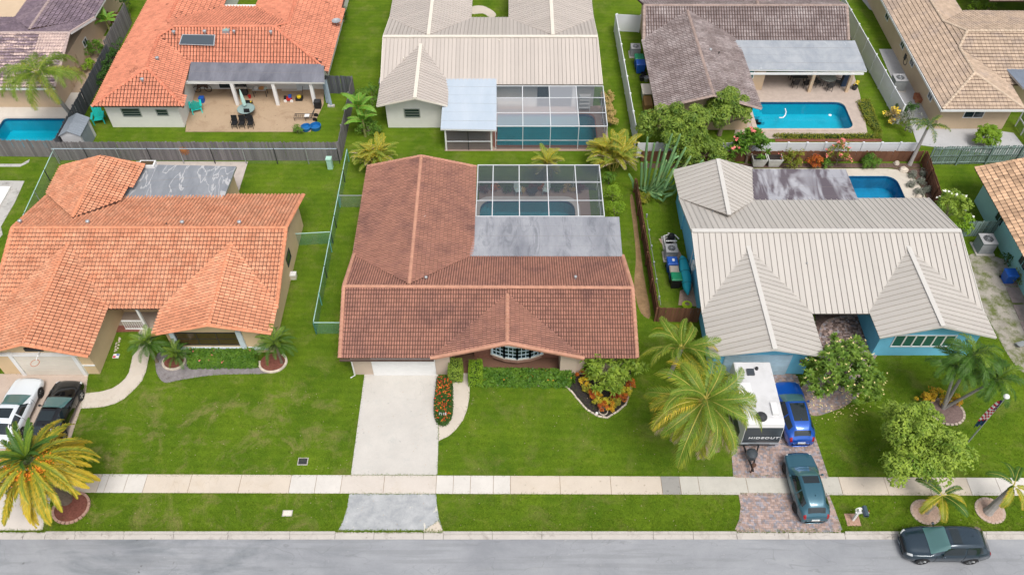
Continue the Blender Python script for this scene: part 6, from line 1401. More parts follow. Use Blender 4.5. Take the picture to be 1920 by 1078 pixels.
SUV = [(.0, .58, .42, .56, .48, .52), (.07, .78, .50, .74, .60, .68), (.32, .92, .60, .87, .76, .86), (1.05, 1.02, .68, .96, .86, .93), (1.25, 1.07, .68, .99, .87, .935), (1.75, 1.40, .62, 1.02, .87, .94), (2.15, 1.61, .60, 1.03, .875, .94), (2.7, 1.66, .60, 1.04, .88, .94), (3.4, 1.63, .58, 1.07, .87, .94), (3.9, 1.54, .52, 1.12, .83, .92), (4.2, 1.40, .46, 1.13, .77, .87), (4.46, 1.12, .48, 1.04, .70, .81), (4.62, .92, .52, .86, .66, .77), (4.66, .56, .46, .54, .54, .60)]
def paintm(name, c, rough=.25, metal=.35): return plain(name, c, rough, metal, .6, coat=.8)
kwc = dict(ws=(3.95, 6.0), sw=(5.6, 9.4), rw=(10.0, 10.9), glass_roof=(6.6, 7.9))
c1 = G(1772, 1043); xw = (22.97 + 25.61) / 2
car('parked_car', 'black blue crossover driving along the street at the lower right', (24.15, 19.28, -.12), 0.0, paintm('midnight blue paint', (.02, .04, .06), .2), SUV, 4.66, (.92, 3.62), .35, **dict(kwc, glass_roof=(6.4, 7.2)), rails=0)
tl = car('parked_car', 'teal blue crossover parked across the footpath on the paver driveway', (17.2, 22.75, .03), -math.pi / 2 + .03, paintm('teal paint', (.03, .115, .165), .38), SUV, 4.66, (.92, 3.62), .35, **dict(kwc, glass_roof=(6.1, 7.0)), rimm=DARK); tl.scale = (.92, .97, .97)
bl = car('parked_car', 'bright blue crossover parked beside the travel trailer', (17.55, 27.8, .03), -math.pi / 2 + .02, paintm('vivid blue paint', (.004, .085, .45), .35), SUV, 4.66, (.92, 3.62), .35, **dict(kwc, glass_roof=(6.3, 8.4))); bl.scale = (.95, .98, .97)
SED = [(.0, .50, .50, .48, .56, .60), (.06, .66, .58, .62, .70, .78), (.35, .78, .66, .73, .82, .90), (1.2, .90, .70, .84, .88, .935), (1.5, .96, .70, .90, .88, .94), (2.05, 1.20, .60, .93, .87, .945), (2.5, 1.40, .56, .94, .87, .945), (3.0, 1.44, .55, .95, .87, .945), (3.6, 1.40, .54, .97, .86, .94), (4.1, 1.22, .54, .98, .84, .93), (4.45, 1.03, .60, .96, .82, .92), (4.75, .98, .60, .90, .80, .89), (4.86, .80, .56, .74, .72, .82), (4.88, .50, .52, .48, .62, .68)]
kws = dict(ws=(3.95, 6.0), sw=(5.6, 8.9), rw=(8.4, 9.9), glass_roof=(6.6, 7.8))
car('parked_car', 'glossy black sedan on the driveway of the orange-roofed house', (-28.45, 27.7, .03), -math.pi / 2 - .02, paintm('black paint', (.006, .006, .008), .12), SED, 4.88, (.95, 3.85), .34, **kws)
car('parked_car', 'white sedan parked at the left edge beside the black one', (-31.1, 27.9, .03), -math.pi / 2 - .02, paintm('white paint coat', (.66, .70, .74), .3, 0), SED, 4.88, (.95, 3.85), .34, **kws, rimm=DARK)
# ---- travel trailer
tr = empty('travel_trailer', (14.8, 28.6, 0), 'white travel trailer with a dark front panel reading HIDEOUT on the paver driveway', 'trailer')
RVW = plain('trailer white', (.66, .66, .66), .45); RVR = M('trailer roof', (.58, .58, .59), .6, .05, 1, col2=(.50, .50, .50), c2scale=.8); RVD = plain('trailer charcoal', (.045, .055, .065), .3); RVB = plain('trailer pale blue grey', (.50, .55, .60), .4)
x0, x1, yf, yb = 13.72, 15.98, 25.35, 29.95
prof = [(yb, .5), (yb, 2.95), (yb - .1, 3.05), (yf + .35, 3.05), (yf + .14, 2.98), (yf + .02, 2.6), (yf - .12, 1.5), (yf - .05, 1.05), (yf + .22, .5)]
n = len(prof); v = []
for x in (x0, x0 + .04, x1 - .04, x1):
    k = .03 if x in (x0, x1) else 0; v += [(x, y, z - (k if z > 2.9 else 0)) for y, z in prof]
m = MB().add(v, [tuple(range(n))[::-1], tuple(range(3 * n, 4 * n))] + [(s * n + i, s * n + (i + 1) % n, (s + 1) * n + (i + 1) % n, (s + 1) * n + i) for s in range(3) for i in range(n)]); m.build('trailer_body', RVW, tr)
MB().box(x0 + .05, yf + .5, 3.045, x1 - .05, yb - .15, 3.065).build('roof_membrane', RVR, tr)
def front_patch(nm, z0, z1, mt, inset=.0, off=.012):
    m = MB(); zs = [z0 + (z1 - z0) * i / 6 for i in range(7)]
    def yy(z):
        pr = sorted([(p[1], p[0]) for p in prof[4:]])
        for (za, ya), (zb_, yb_) in zip(pr, pr[1:]):
            if za <= z <= zb_: return ya + (yb_ - ya) * (z - za) / (zb_ - za)
        return pr[-1][1]
    for z in zs: m.v += [(x0 + inset, yy(z) - off, z), (x1 - inset, yy(z) - off, z)]
    m.f = [(2 * i, 2 * i + 1, 2 * i + 3, 2 * i + 2) for i in range(6)]; return m.build(nm, mt, tr), yy
_, yy = front_patch('front_panel', 1.3, 2.72, RVD, .03); front_patch('front_stripe', .92, 1.12, RVD, .5, .014); front_patch('lower_panel', .53, 1.28, RVB, .03)
bx('bumper_rail', RVD, tr, x0 - .02, yf + .18, .42, x1 + .02, yf + .30, .56); bx('chassis', BLACK, tr, x0 + .1, yf + .4, .3, x1 - .1, yb - .1, .5)
bx('side_stripe', RVD, tr, x0 - .014, yf + .5, .6, x0 - .002, yb - .3, 1.5)
m = MB(); m.tube([(x1 - .02, yf + .3, 3.0), (x1 - .02, yb - .1, 3.0)], .025, 6); m.tube([(x0 + .02, yf + .3, 3.0), (x0 + .02, yb - .1, 3.0)], .025, 6); m.build('roof_trim', GALV, tr)
q = G(1428, 781, 3.1); MB().lathe((q.x, q.y, 3.065), [(.33, 0), (.33, .08), (.22, .2), (.05, .24)], 16).build('roof_fan_cover', DARK, tr)
q = G(1453, 767, 3.1); MB().box(q.x - .22, q.y - .42, 3.065, q.x + .14, q.y + .42, 3.22).build('roof_vent_box', RVW, tr)
q = G(1407, 698, 3.1); MB().box(q.x - .22, q.y - .22, 3.065, q.x + .22, q.y + .22, 3.2).build('roof_hatch', RVD, tr)
q = G(1416, 694, 3.1); MB().lathe((q.x + .1, q.y + .1, 3.065), [(.1, 0), (.1, .15), (.03, .18)], 10).build('roof_plug', BLACK, tr)
q = G(1395, 735, 3.1); MB().box(q.x - .4, q.y - .5, 3.065, q.x + .4, q.y + .5, 3.4).build('roof_air_conditioner', RVW, tr)
fc = bpy.data.curves.new('lettering', 'FONT'); fc.body = 'HIDEOUT'; fc.size = .36; fc.align_x = 'CENTER'; fc.align_y = 'CENTER'; fc.extrude = .006; fc.space_character = 1.22; fc.offset = .008
to = bpy.data.objects.new('lettering', fc); COL.objects.link(to); bpy.context.view_layer.update()
me = bpy.data.meshes.new_from_object(to.evaluated_get(bpy.context.evaluated_depsgraph_get())); COL.objects.unlink(to)
me.materials.clear(); me.materials.append(plain('white lettering', (.8, .82, .84), .5)); lo = inst('lettering', me, tr, Matrix.Translation((14.95, yy(1.85) - .035, 1.82)) @ Matrix.Rotation(rad(96), 4, 'X') @ Matrix.Scale(1.0, 4))
for x in (x0 + .02, x1 - .22):
    for y in (27.6, 28.4):
        m = MB(); mt = []; m.v = []; nn_ = 18
        for xx in (x, x + .2): m.v += [(xx, y + .33 * math.cos(6.283 * k / nn_), .33 + .33 * math.sin(6.283 * k / nn_)) for k in range(nn_)]
        m.f = [tuple(range(nn_)), tuple(range(nn_, 2 * nn_))[::-1]] + [(k, (k + 1) % nn_, nn_ + (k + 1) % nn_, nn_ + k) for k in range(nn_)]; m.build('wheel', TYRE, tr)
hx = 14.33; m = MB(); m.bar((x0 + .35, yf + .35, .45), (hx, 23.95, .5), .09); m.bar((x1 - .9, yf + .35, .45), (hx, 23.95, .5), .09); m.bar((hx, 24.1, .5), (hx, 23.75, .52), .1); m.build('tow_frame', BLACK, tr)
MB().lathe((hx + .05, 24.75, .5), [(.3, 0), (.34, .1), (.34, .42), (.2, .55), (.04, .58)], 14).build('gas_bottle_cover', RVD, tr)
m = MB(); m.tube([(hx, 23.95, .02), (hx, 23.95, 1.0)], [.05, .05], 8); m.lathe((hx, 23.95, .85), [(.12, 0), (.14, .12), (.08, .2), (.02, .22)], 10); m.build('tongue_jack', M('rusty brown', (.10, .055, .04), .7), tr)
# ================================================ yard things
def ac(label, p, s=.8, h=.85, rz=0, loc=None):
    c = loc or G(p[0], p[1]); r = empty('air_conditioner', (c[0], c[1], 0), label, 'air conditioner'); x, y = c[0], c[1]
    bx('base_pad', KERB, r, x - s * .65, y - s * .65, 0, x + s * .65, y + s * .65, .08); bx('casing', ACBODY, r, x - s / 2, y - s / 2, .08, x + s / 2, y + s / 2, h)
    m = MB()
    for k in range(int((h - .25) / .09)): z = .18 + k * .09; m.box(x - s / 2 - .012, y - s / 2 - .012, z, x + s / 2 + .012, y + s / 2 + .012, z + .03)
    m.build('grille', ACTOP, r); m = MB(); o = 20
    bx('top_cover', ACTOP, r, x - s / 2 - .02, y - s / 2 - .02, h, x + s / 2 + .02, y + s / 2 + .02, h + .05)
    MB().lathe((x, y, h + .052), [(s * .34, 0), (s * .34, .012)], 20).build('fan_opening', BLACK, r); m = MB()
    for k in range(3):
        rr = s * (.12 + .09 * k); m.tube([(x + rr * math.cos(6.283 * j / 16), y + rr * math.sin(6.283 * j / 16), h + .075) for j in range(17)], .008, 4, cap=False)
    for k in range(4): a = math.pi * k / 4; m.tube([(x - s * .33 * math.cos(a), y - s * .33 * math.sin(a), h + .08), (x + s * .33 * math.cos(a), y + s * .33 * math.sin(a), h + .08)], .008, 4)
    m.lathe((x, y, h + .06), [(.07, 0), (.07, .03)], 8); m.build('fan_guard', GALV, r)
ac('air conditioner beside the white wheelie bins of the blue house', 0, .82, .95, loc=(11.65, 41.5)); ac('large air conditioner at the pale teal house wall', 0, 1.05, 1.1, loc=(35.0, 42.3)); ac('large grey air conditioner on the side paving of the tan-roofed house', 0, 1.05, 1.1, loc=(34.6, 62.2))
ac('air conditioner against the left wall of the cream-roofed house', 0, .8, .8, loc=(-11.45, 62.2)); ac('air conditioner on the left side of the grey-roofed house', 0, .85, .9, loc=(11.55, 67.4)); 
def bin_(label, x, y, mat, lid, s=.6, h=1.0, extra=None):
    r = empty('wheelie_bin', (x, y, 0), label, 'bin'); m = MB(); a, b = s * .42, s * .5
    m.add([(x - a, y - a, .05), (x + a, y - a, .05), (x + a, y + a, .05), (x - a, y + a, .05), (x - b, y - b, h), (x + b, y - b, h), (x + b, y + b, h), (x - b, y + b, h)], [(3, 2, 1, 0), (4, 5, 6, 7), (0, 1, 5, 4), (1, 2, 6, 5), (2, 3, 7, 6), (3, 0, 4, 7)]); m.build('bin_body', mat, r)
    m = MB(); m.add([(x - b - .03, y - b - .05, h + .005), (x + b + .03, y - b - .05, h + .005), (x + b + .03, y + b + .03, h + .005), (x - b - .03, y + b + .03, h + .005), (x - b + .03, y - b + .03, h + .09), (x + b - .03, y - b + .03, h + .09), (x + b - .03, y + b - .04, h + .09), (x - b + .03, y + b - .04, h + .09)], [(3, 2, 1, 0), (4, 5, 6, 7), (0, 1, 5, 4), (1, 2, 6, 5), (2, 3, 7, 6), (3, 0, 4, 7)]); m.build('bin_lid', lid, r)
    if extra: bx('lid_sticker', extra, r, x - .03, y - .12, h + .091, x + .14, y + .12, h + .096)
    for g in (-1, 1): MB().tube([(x + g * a, y + a + .02, .1), (x + g * (a + .06), y + a + .02, .1)], .1, 12).build('wheel', BLACK, r)
bin_('dark blue wheelie bin with a pale sticker beside the air conditioner', 11.55, 40.25, BLUEP, BLUEP, .72, 1.0, WHITE); bin_('black and blue wheelie bin in the middle of the row by the blue house', 11.6, 39.5, BLUEP, M('cardboard lid', (.40, .35, .30), .8), .62, .9); bin_('black wheelie bin with a green lid nearest the street by the blue house', 11.65, 38.75, BLACK, GREENP, .72, 1.0)
bin_('blue wheelie bin with a green lid beside the grey-roofed house', 11.7, 65.6, BLUEP, GREENP, .8, 1.0); bin_('second blue wheelie bin beside the grey-roofed house', 11.75, 64.7, BLUEP, BLUEP, .8, 1.0)
bin_('blue bin against the pale teal house', 35.6, 39.2, BLUEP, BLUEP, .75, .9)
def simple(name, label, cat, loc): return empty(name, (loc[0], loc[1], 0), label, cat)
# covered kayak, hose, pool pump by the blue house
r = simple('kayak', 'kayak under a turquoise cover leaning along the blue house wall', 'kayak', (12.5, 39.0)); m = MB()
m.tube([(12.35, 40.9, .75), (12.35, 40.5, .8), (12.35, 39.6, .8), (12.35, 38.6, .78), (12.3, 37.8, .72), (12.3, 37.3, .7)], [.10, .30, .38, .38, .26, .06], 10); m.build('cover', plain('turquoise cover', (.01, .33, .42), .6), r, smooth=True); m = MB()
for y in (40.3, 39.2, 38.1): m.tube([(12.35 + .4 * math.cos(a * .524), y, .79 + .41 * math.sin(a * .524)) for a in range(13)], .015, 4, cap=False)
for y in (40.0, 38.3): m.bar((12.3, y, 0), (12.3, y, .5), .08)
m.build('strap', BLACK, r)
r = simple('garden_hose', 'coiled lime green garden hose on the gravel by the blue house', 'hose', (12.3, 36.95)); m = MB()
for k in range(4): m.tube([(12.3 + (.34 - .05 * k) * math.cos(.4 * j), 36.95 + (.34 - .05 * k) * math.sin(.4 * j), .05 + .03 * k) for j in range(17)], .024, 5, cap=False)
m.build('hose', LIME, r)
r = simple('pool_pump', 'white and black pool pump set against the blue house wall', 'pool pump', (11.75, 42.8)); m = MB(); m.lathe((11.9, 43.1, 0), [(.25, 0), (.28, .5), (.2, .75), (.05, .8)], 12); m.build('filter_tank', BLACK, r); m = MB(); m.tube([(11.4, 42.4, .3), (11.4, 43.4, .3), (11.9, 43.5, .4)], .05, 6); m.tube([(11.4, 42.5, .3), (11.4, 42.5, .7), (12.2, 42.5, .7)], .05, 6); m.tube([(11.7, 43.5, .5), (12.2, 43.3, .5), (12.4, 42.8, .6)], .05, 6); m.build('pipework', WHITE, r); m = MB(); m.tube([(11.6, 42.6, .3), (11.6, 43.0, .3)], .16, 10); m.build('motor', DARK, r); bx('pad', KERB, r, 11.25, 42.2, 0, 12.3, 43.6, .06)
r = simple('storage_tub', 'small dark tub on the gravel by the short brown fence', 'tub', (12.3, 36.0)); bx('tub', DARK, r, 12.0, 35.85, 0, 12.6, 36.3, .3); bx('tub_lid', M('slate plastic', (.10, .15, .19), .6), r, 11.97, 35.82, .3, 12.63, 36.33, .35)
m = MB(); m.tube([(10.2, 44.6, .8), (10.25, 36.2, .9)], .02, 5); 
for k in range(6): p = Vector((10.08, 44.4 - k * 1.6, 0)); m.tube([p + Vector((0, 0, 1.2)), p + Vector((0, 0, 1.6))], [.04, .07], 6)
tag(m.build('lantern_string', GALV), 'string of small lamps along the long brown fence', 'lamp string')
# left house yard
r = simple('utility_box', 'small white utility box on the grass beside the orange-roofed house', 'utility box', G(550, 521)[:2]); q = G(550, 521); bx('cabinet', OFFWHITE, r, q.x - .25, q.y - .2, 0, q.x + .25, q.y + .2, .42); bx('cabinet_lid', WHITE, r, q.x - .27, q.y - .22, .42, q.x + .27, q.y + .22, .47)
r = simple('transformer_box', 'pale green utility box in the back corner by the grey fence', 'utility box', (-14.8, 51.4)); bx('cabinet', M('pale green cabinet', (.36, .58, .48), .6), r, -15.0, 51.2, 0, -14.6, 51.6, 1.0); bx('cabinet_lid', bpy.data.materials['pale green cabinet'], r, -15.03, 51.17, 1.0, -14.57, 51.63, 1.07)
for nm, lb, p, s, mt in (('valve_cover', 'dark meter cover with a pale frame set in the left-hand lawn', (568, 865), (.26, .20), DARK), ('valve_cover', 'small pale concrete cover in the left-hand verge', (539, 962), (.24, .14), OFFWHITE)):
    q = G(*p); r = simple(nm, lb, 'meter cover', q[:2]); bx('frame', KERB, r, q.x - s[0] - .05, q.y - s[1] - .05, -.02, q.x + s[0] + .05, q.y + s[1] + .05, .03); bx('lid', mt, r, q.x - s[0], q.y - s[1], .03, q.x + s[0], q.y + s[1], .045)
q = G(218, 668); r = simple('garden_sign', 'small square red white and blue sign lying on the grass by the curved walk', 'sign', q[:2]); bx('sign_board', plain('sign board', (.7, .7, .7), .6), r, q.x - .2, q.y - .17, .02, q.x + .2, q.y + .17, .06); bx('sign_patch', plain('sign red', (.55, .05, .08), .6), r, q.x - .18, q.y - .15, .06, q.x + .0, q.y + .0, .065); bx('sign_patch', plain('sign blue', (.06, .12, .4), .6), r, q.x + .02, q.y + .02, .06, q.x + .17, q.y + .15, .065)
q = G(220, 620); m = MB(); rr = random.Random(3)
for k in range(14): c = G(226 - k * .8, 634 + k * 1.9) + Vector((rr.uniform(-.12, .12), 0, .03)); m.lathe(c, [(.02, -.03), (.07, 0), (.05, .04), (.01, .06)], 6)
tag(m.build('stepping_pebbles', STONE), 'trail of pale pebbles across the grass by the curved walk', 'pebbles', kind='stuff')
q = G(62, 668, 2.2); r = simple('basketball_hoop', 'orange basketball hoop above the garage door of the orange-roofed house', 'hoop', (q.x, 30.3)); m = MB(); m.tube([(-29.9 + .26 * math.cos(6.283 * j / 14), 30.2 + .26 * math.sin(6.283 * j / 14), 2.5) for j in range(15)], .02, 5, cap=False); m.build('hoop_ring', M('hoop orange', (.45, .15, .07), .6), r); m = MB(); m.bar((-29.9, 30.4, 2.5), (-29.9, 31.0, 2.6), .05); m.build('bracket', WHITE, r)
r = simple('storage_box', 'pale grey storage bench behind the left gable of the orange-roofed house', 'storage box', (-34.9, 49.3)); bx('box', M('grey bench', (.42, .38, .37), .7), r, -35.6, 48.9, 0, -34.4, 49.6, .55); bx('lid', M('grey bench lid', (.5, .46, .45), .7), r, -35.65, 48.85, .55, -34.35, 49.65, .62)
r = simple('planter_pot', 'brown planter pot in the corner where the fences meet', 'pot', (-35.0, 51.0)); MB().lathe((-35.0, 51.0, 0), [(.25, 0), (.38, .45), (.34, .47), (.3, .4)], 14).build('pot', M('brown pot', (.16, .09, .06), .8), r); MB().lathe((-35.0, 51.0, .38), [(.3, 0), (.3, .03)], 12).build('soil', MULCH_D, r)
r = simple('wall_ornament', 'rusty sun ornament hung on the long grey board fence', 'ornament', (-26.6, 52.3)); m = MB(); cxx, czz = G(345, 285, 1.0).x, 1.05
for k in range(12): a = 6.283 * k / 12; m.obox((cxx + math.cos(a) * .3, 52.27, czz + math.sin(a) * .3), (math.cos(a) * .14, 0, math.sin(a) * .14), (0, .01, 0), (-math.sin(a) * .035, 0, math.cos(a) * .035))
m.build('ray', M('rusty orange', (.42, .16, .04), .7), r); m = MB(); m.v = [(cxx + .2 * math.cos(6.283 * k / 16), 52.25, czz + .2 * math.sin(6.283 * k / 16)) for k in range(16)] + [(cxx, 52.2, czz)]; m.f = [((k + 1) % 16, k, 16) for k in range(16)]; m.build('disc', bpy.data.materials['rusty orange'], r)
# brown house side: ac screens, wall unit
ac('air conditioner on a pad on the left side of the brown-roofed house', 0, .7, .75, loc=(-11.25, 41.9))
r = simple('window_shutter', 'white panel on the left wall of the brown-roofed house', 'shutter', (-10.6, 44.6)); bx('panel', OFFWHITE, r, -11.2, 43.9, .0, -11.12, 45.0, 1.3)
r = simple('hose_reel', 'green hose reel on the left wall of the brown-roofed house', 'hose reel', (-11.0, 37.2)); MB().tube([(-11.15, 37.3, .5), (-10.9, 37.3, .5)], .3, 14).build('reel', plain('aqua green reel', (.10, .42, .35), .5), r)
# inside the middle enclosure: chairs and table
def chair(label, x, y, rz, mat, seat=.42, group=None, name='patio_chair'):
    r = empty(name, (0, 0, 0), label, 'chair', group); bx('seat', mat, r, -.24, -.24, seat, .24, .24, seat + .05); 
    MB().obox((0, .27, seat + .32), (.24, 0, 0), (0, .025, 0), (0, .06, .3)).build('backrest', mat, r)
    for a, b in ((-1, -1), (1, -1), (-1, 1), (1, 1)): MB().bar((a * .22, b * .22, 0), (a * .22, b * .22, seat), .035).build('leg', mat, r)
    for a in (-1, 1): MB().bar((a * .25, -.22, seat + .2), (a * .25, .25, seat + .22), .04).build('armrest', mat, r)
    r.location = (x, y, .05); r.rotation_euler.z = rz; return r
MINT = plain('mint white metal', (.50, .62, .58), .5)
chair('left pale metal chair behind the pool in the middle enclosure', .45, 48.25, .3, MINT, group='pale chairs in the enclosure'); chair('right pale metal chair behind the pool in the middle enclosure', 2.7, 48.25, -.3, MINT, group='pale chairs in the enclosure')
def rtable(label, x, y, r_, h, top, leg, name='patio_table'):
    r = empty(name, (x, y, 0), label, 'table'); MB().lathe((x, y, h), [(r_, 0), (r_, .03)], 22).build('tabletop', top, r); m = MB(); m.tube([(x + r_ * math.cos(6.283 * j / 20), y + r_ * math.sin(6.283 * j / 20), h + .01) for j in range(21)], .02, 5, cap=False); m.build('rim', leg, r)
    for k in range(4): a = .785 + 1.571 * k; MB().bar((x + r_ * .75 * math.cos(a), y + r_ * .75 * math.sin(a), 0), (x + r_ * .5 * math.cos(a), y + r_ * .5 * math.sin(a), h), .03).build('leg', leg, r)
    return r
rtable('small round table between the pale chairs in the middle enclosure', 1.6, 48.2, .4, .5, DARK, DARK)
# stacked frames and shelves in the far enclosure
r = simple('storage_rack', 'pale shelf rack against the wall inside the far pool enclosure', 'shelf', (6.3, 59.0)); m = MB()
for z in (.4, .8, 1.2, 1.6): m.box(5.8, 58.7, z, 6.8, 59.1, z + .04)
for x in (5.8, 6.76):
    for y in (58.7, 59.06): m.box(x, y, 0, x + .04, y + .04, 1.8)
m.build('rack_frame', WHITE, r)
r = simple('day_bed', 'tan and brown box bench inside the far pool enclosure', 'bench', (-.3, 58.9)); bx('bench_base', M('tan bench', (.28, .17, .09), .8), r, -1.2, 58.5, .03, .9, 59.2, .5); bx('cushion', M('cream cushion', (.55, .50, .42), .9), r, -1.2, 58.9, .5, .9, 59.3, .75)
# patio of the red-tiled house
def adirondack(label, x, y, rz):
    r = empty('adirondack_chair', (0, 0, 0), label, 'chair', 'turquoise garden chairs')
    for k in range(5): MB().obox((0, -.22 + k * .13, .36 - k * .025), (.28, 0, 0), (0, .055, -.008), (0, 0, .012)).build('seat_slat', TURQ, r)
    for k in range(5): a = (k - 2) * .12; MB().obox(((k - 2) * .125, .46, .66 + .05 * (2 - abs(k - 2))), (.055, 0, 0), (0, .012, 0), (0, .14, .38 + .04 * (2 - abs(k - 2)))).build('back_slat', TURQ, r)
    for g in (-1, 1):
        MB().obox((g * .36, .05, .56), (.07, 0, 0), (0, .38, 0), (0, 0, .014)).build('armrest', TURQ, r); MB().bar((g * .34, -.26, 0), (g * .34, -.26, .55), .06).build('leg', TURQ, r); MB().bar((g * .31, .5, 0), (g * .31, .3, .5), .06).build('leg', TURQ, r)
    r.location = (x, y, .03); r.rotation_euler.z = rz; r.scale = (1.25, 1.25, 1.25); return r
q = G(370, 207); adirondack('turquoise adirondack chair on the terracotta patio by the white wall', q.x, q.y, rad(200)); q = G(188, 230); adirondack('turquoise adirondack chair on the grass left of the white house', q.x, q.y, rad(15))
q = G(465, 217); t_ = rtable('round glass patio table on the terracotta patio', q.x, q.y, .75, .72, plain('pale table glass', (.25, .34, .33), .15), DARK)
r = simple('parasol', 'closed pale mint parasol standing in the round glass table', 'parasol', q[:2]); MB().tube([(q.x - .05, q.y + .1, 0), (q.x - .2, q.y + .35, 2.3)], .025, 6).build('pole', GALV, r); MB().tube([(q.x - .1, q.y + .2, .95), (q.x - .13, q.y + .25, 1.3), (q.x - .18, q.y + .32, 1.9), (q.x - .21, q.y + .38, 2.45)], [.14, .17, .12, .03], 9).build('canopy', plain('mint canopy', (.45, .66, .60), .8), r)
for i, xx in enumerate((442, 456, 472)):
    q = G(xx, 240); chair(['left', 'middle', 'right'][i] + ' black folding chair of the row of three on the terracotta patio', q.x, q.y, rad(180 if 0 else 0), BLACK, .42, 'row of black folding chairs', 'folding_chair').location.z = .05
q = G(466, 228); chair('black chair pushed under the near side of the glass table', q.x, q.y, 0, BLACK); q = G(470, 203); chair('black chair with yellow cushion behind the glass table', q.x, q.y, 3.1, BLACK)
q = G(470, 203); bx('chair_cushion', YELLOW, None, q.x - .2, q.y - .2, .53, q.x + .2, q.y + .2, .6); tag(bpy.data.objects['chair_cushion'], 'yellow cushion on the chair behind the glass table', 'cushion')
q = G(575, 224); r = simple('sun_lounger', 'black framed wheeled sun lounger on the terracotta patio', 'sun lounger', q[:2]); x, y = q.x, q.y; m = MB()
for g in (-.3, .3): m.bar((x - 1.0, y + g, .35), (x + .75, y + g, .35), .04)
for k in range(9): m.bar((x - 1.0 + k * .18, y - .3, .36), (x - 1.0 + k * .18, y + .3, .36), .025)
m.build('seat_frame', DARK, r); m = MB(); m.bar((x + .5, y - .3, .38), (x + .85, y - .3, 1.0), .04); m.bar((x + .5, y + .3, .38), (x + .85, y + .3, 1.0), .04); m.bar((x + .85, y - .3, 1.0), (x + .85, y + .3, 1.0), .04); m.bar((x + .68, y - .3, .7), (x + .68, y + .3, .7), .03); m.build('back_frame', DARK, r)
for a, b in ((-.95, -.3), (-.95, .3), (.0, -.3), (.0, .3)): MB().bar((x + a, y + b, 0), (x + a, y + b, .35), .035).build('leg', DARK, r)
for g in (-.32, .3): MB().tube([(x + .8, y + g, .2), (x + .8, y + g + .05, .2)], .2, 12).build('wheel', BLACK, r)
bx('towel', WHITE, r, x - .1, y - .18, .38, x + .3, y + .18, .43)
q = G(583, 243); r = simple('paddling_pool', 'pair of joined blue tubs on the edge of the terracotta patio', 'tub', q[:2]); m = MB(); m.lathe((q.x - .38, q.y, .03), [(.4, 0), (.45, .3), (.40, .32), (.36, .1)], 16); m.lathe((q.x + .42, q.y + .1, .03), [(.42, 0), (.48, .34), (.43, .36), (.38, .1)], 16); m.build('tub', plain('tub blue', (.01, .13, .36), .5), r)
q = G(597, 202); r = simple('planter_box', 'small black square planter by the right patio post', 'planter', q[:2]); bx('box', BLACK, r, q.x - .28, q.y - .28, .05, q.x + .28, q.y + .28, .7); bx('lid', DARK, r, q.x - .25, q.y - .25, .7, q.x + .25, q.y + .25, .74)
q = G(380, 192); r = simple('blue_crate', 'small blue crate beside the turquoise patio chair', 'crate', q[:2]); bx('crate', BLUEP, r, q.x - .2, q.y - .2, .05, q.x + .2, q.y + .2, .5); bx('crate_rim', BLUEP, r, q.x - .22, q.y - .22, .5, q.x + .22, q.y + .22, .54)
q = G(382, 175); r = simple('covered_bicycle', 'dark covered bicycle and wheels in the shade by the patio door', 'bicycle', q[:2]); m = MB()
for g in (-.5, .45): m.tube([(q.x + g + .32 * math.cos(6.283 * j / 16), q.y + .1 + g * .1, .37 + .32 * math.sin(6.283 * j / 16)) for j in range(17)], .03, 5, cap=False)
m.build('wheel', BLACK, r); m = MB(); m.tube([(q.x - .5, q.y + .05, .4), (q.x - .1, q.y + .1, .9), (q.x + .3, q.y + .1, .9), (q.x + .45, q.y + .15, .4)], [.05, .3, .28, .05], 8); m.build('cover', M('brown cover', (.10, .07, .06), .9), r)
q = G(458, 178); r = simple('barbecue', 'black and steel barbecue under the patio roof', 'barbecue', q[:2]); x, y = q.x, q.y; bx('cabinet', DARK, r, x - .35, y - .25, .1, x + .35, y + .25, .85); bx('control_panel', GALV, r, x - .5, y - .3, .85, x + .5, y - .2, 1.0); bx('side_shelf', GALV, r, x - .9, y - .22, .86, x - .37, y + .22, .9)
MB().tube([(x - .35, y, 1.02), (x + .35, y, 1.02)], .25, 12).build('hood', BLACK, r); MB().bar((x - .3, y - .28, 1.1), (x + .3, y - .28, 1.1), .03).build('handle', GALV, r)
q = G(490, 180); r = simple('side_table', 'cluttered steel side table next to the barbecue', 'table', q[:2]); x, y = q.x, q.y; bx('tabletop', GALV, r, x - .6, y - .3, .75, x + .6, y + .3, .79); 
for a in (-.55, .55):
    for b in (-.25, .25): MB().bar((x + a, y + b, 0), (x + a, y + b, .75), .04).build('leg', DARK, r)
for lb, dx, mt, rr in (('pale dish on the patio side table', -.3, WHITE, .2), ('round wooden board on the patio side table', .2, M('board orange', (.5, .25, .1), .7), .25), ('pale green plate on the patio side table', .55, MINT, .16)):
    o = MB().lathe((x + dx, y, .795), [(rr, 0), (rr * 1.05, .04), (rr * .8, .03)], 14).build('dish', mt); tag(o, lb, 'dish')
q = G(486, 164); r = simple('covered_grill', 'second dark kettle grill behind the cluttered side table', 'barbecue', q[:2]); MB().lathe((q.x, q.y + .3, .5), [(.1, 0), (.4, .15), (.45, .35), (.38, .5), (.08, .6)], 14).build('bowl', BLACK, r); MB().bar((q.x, q.y + .3, 0), (q.x, q.y + .3, .6), .1).build('leg', DARK, r)
q = G(548, 170); r = simple('bicycle_rack', 'white metal frame rack stacked under the patio roof', 'rack', q[:2]); x, y = q.x, q.y + .3; m = MB()
for k in range(6): m.bar((x - .8 + k * .32, y, .3), (x - .8 + k * .32, y - .1, 1.3), .05)
for z in (.4, .8, 1.25): m.bar((x - .9, y, z), (x + .9, y, z), .05)
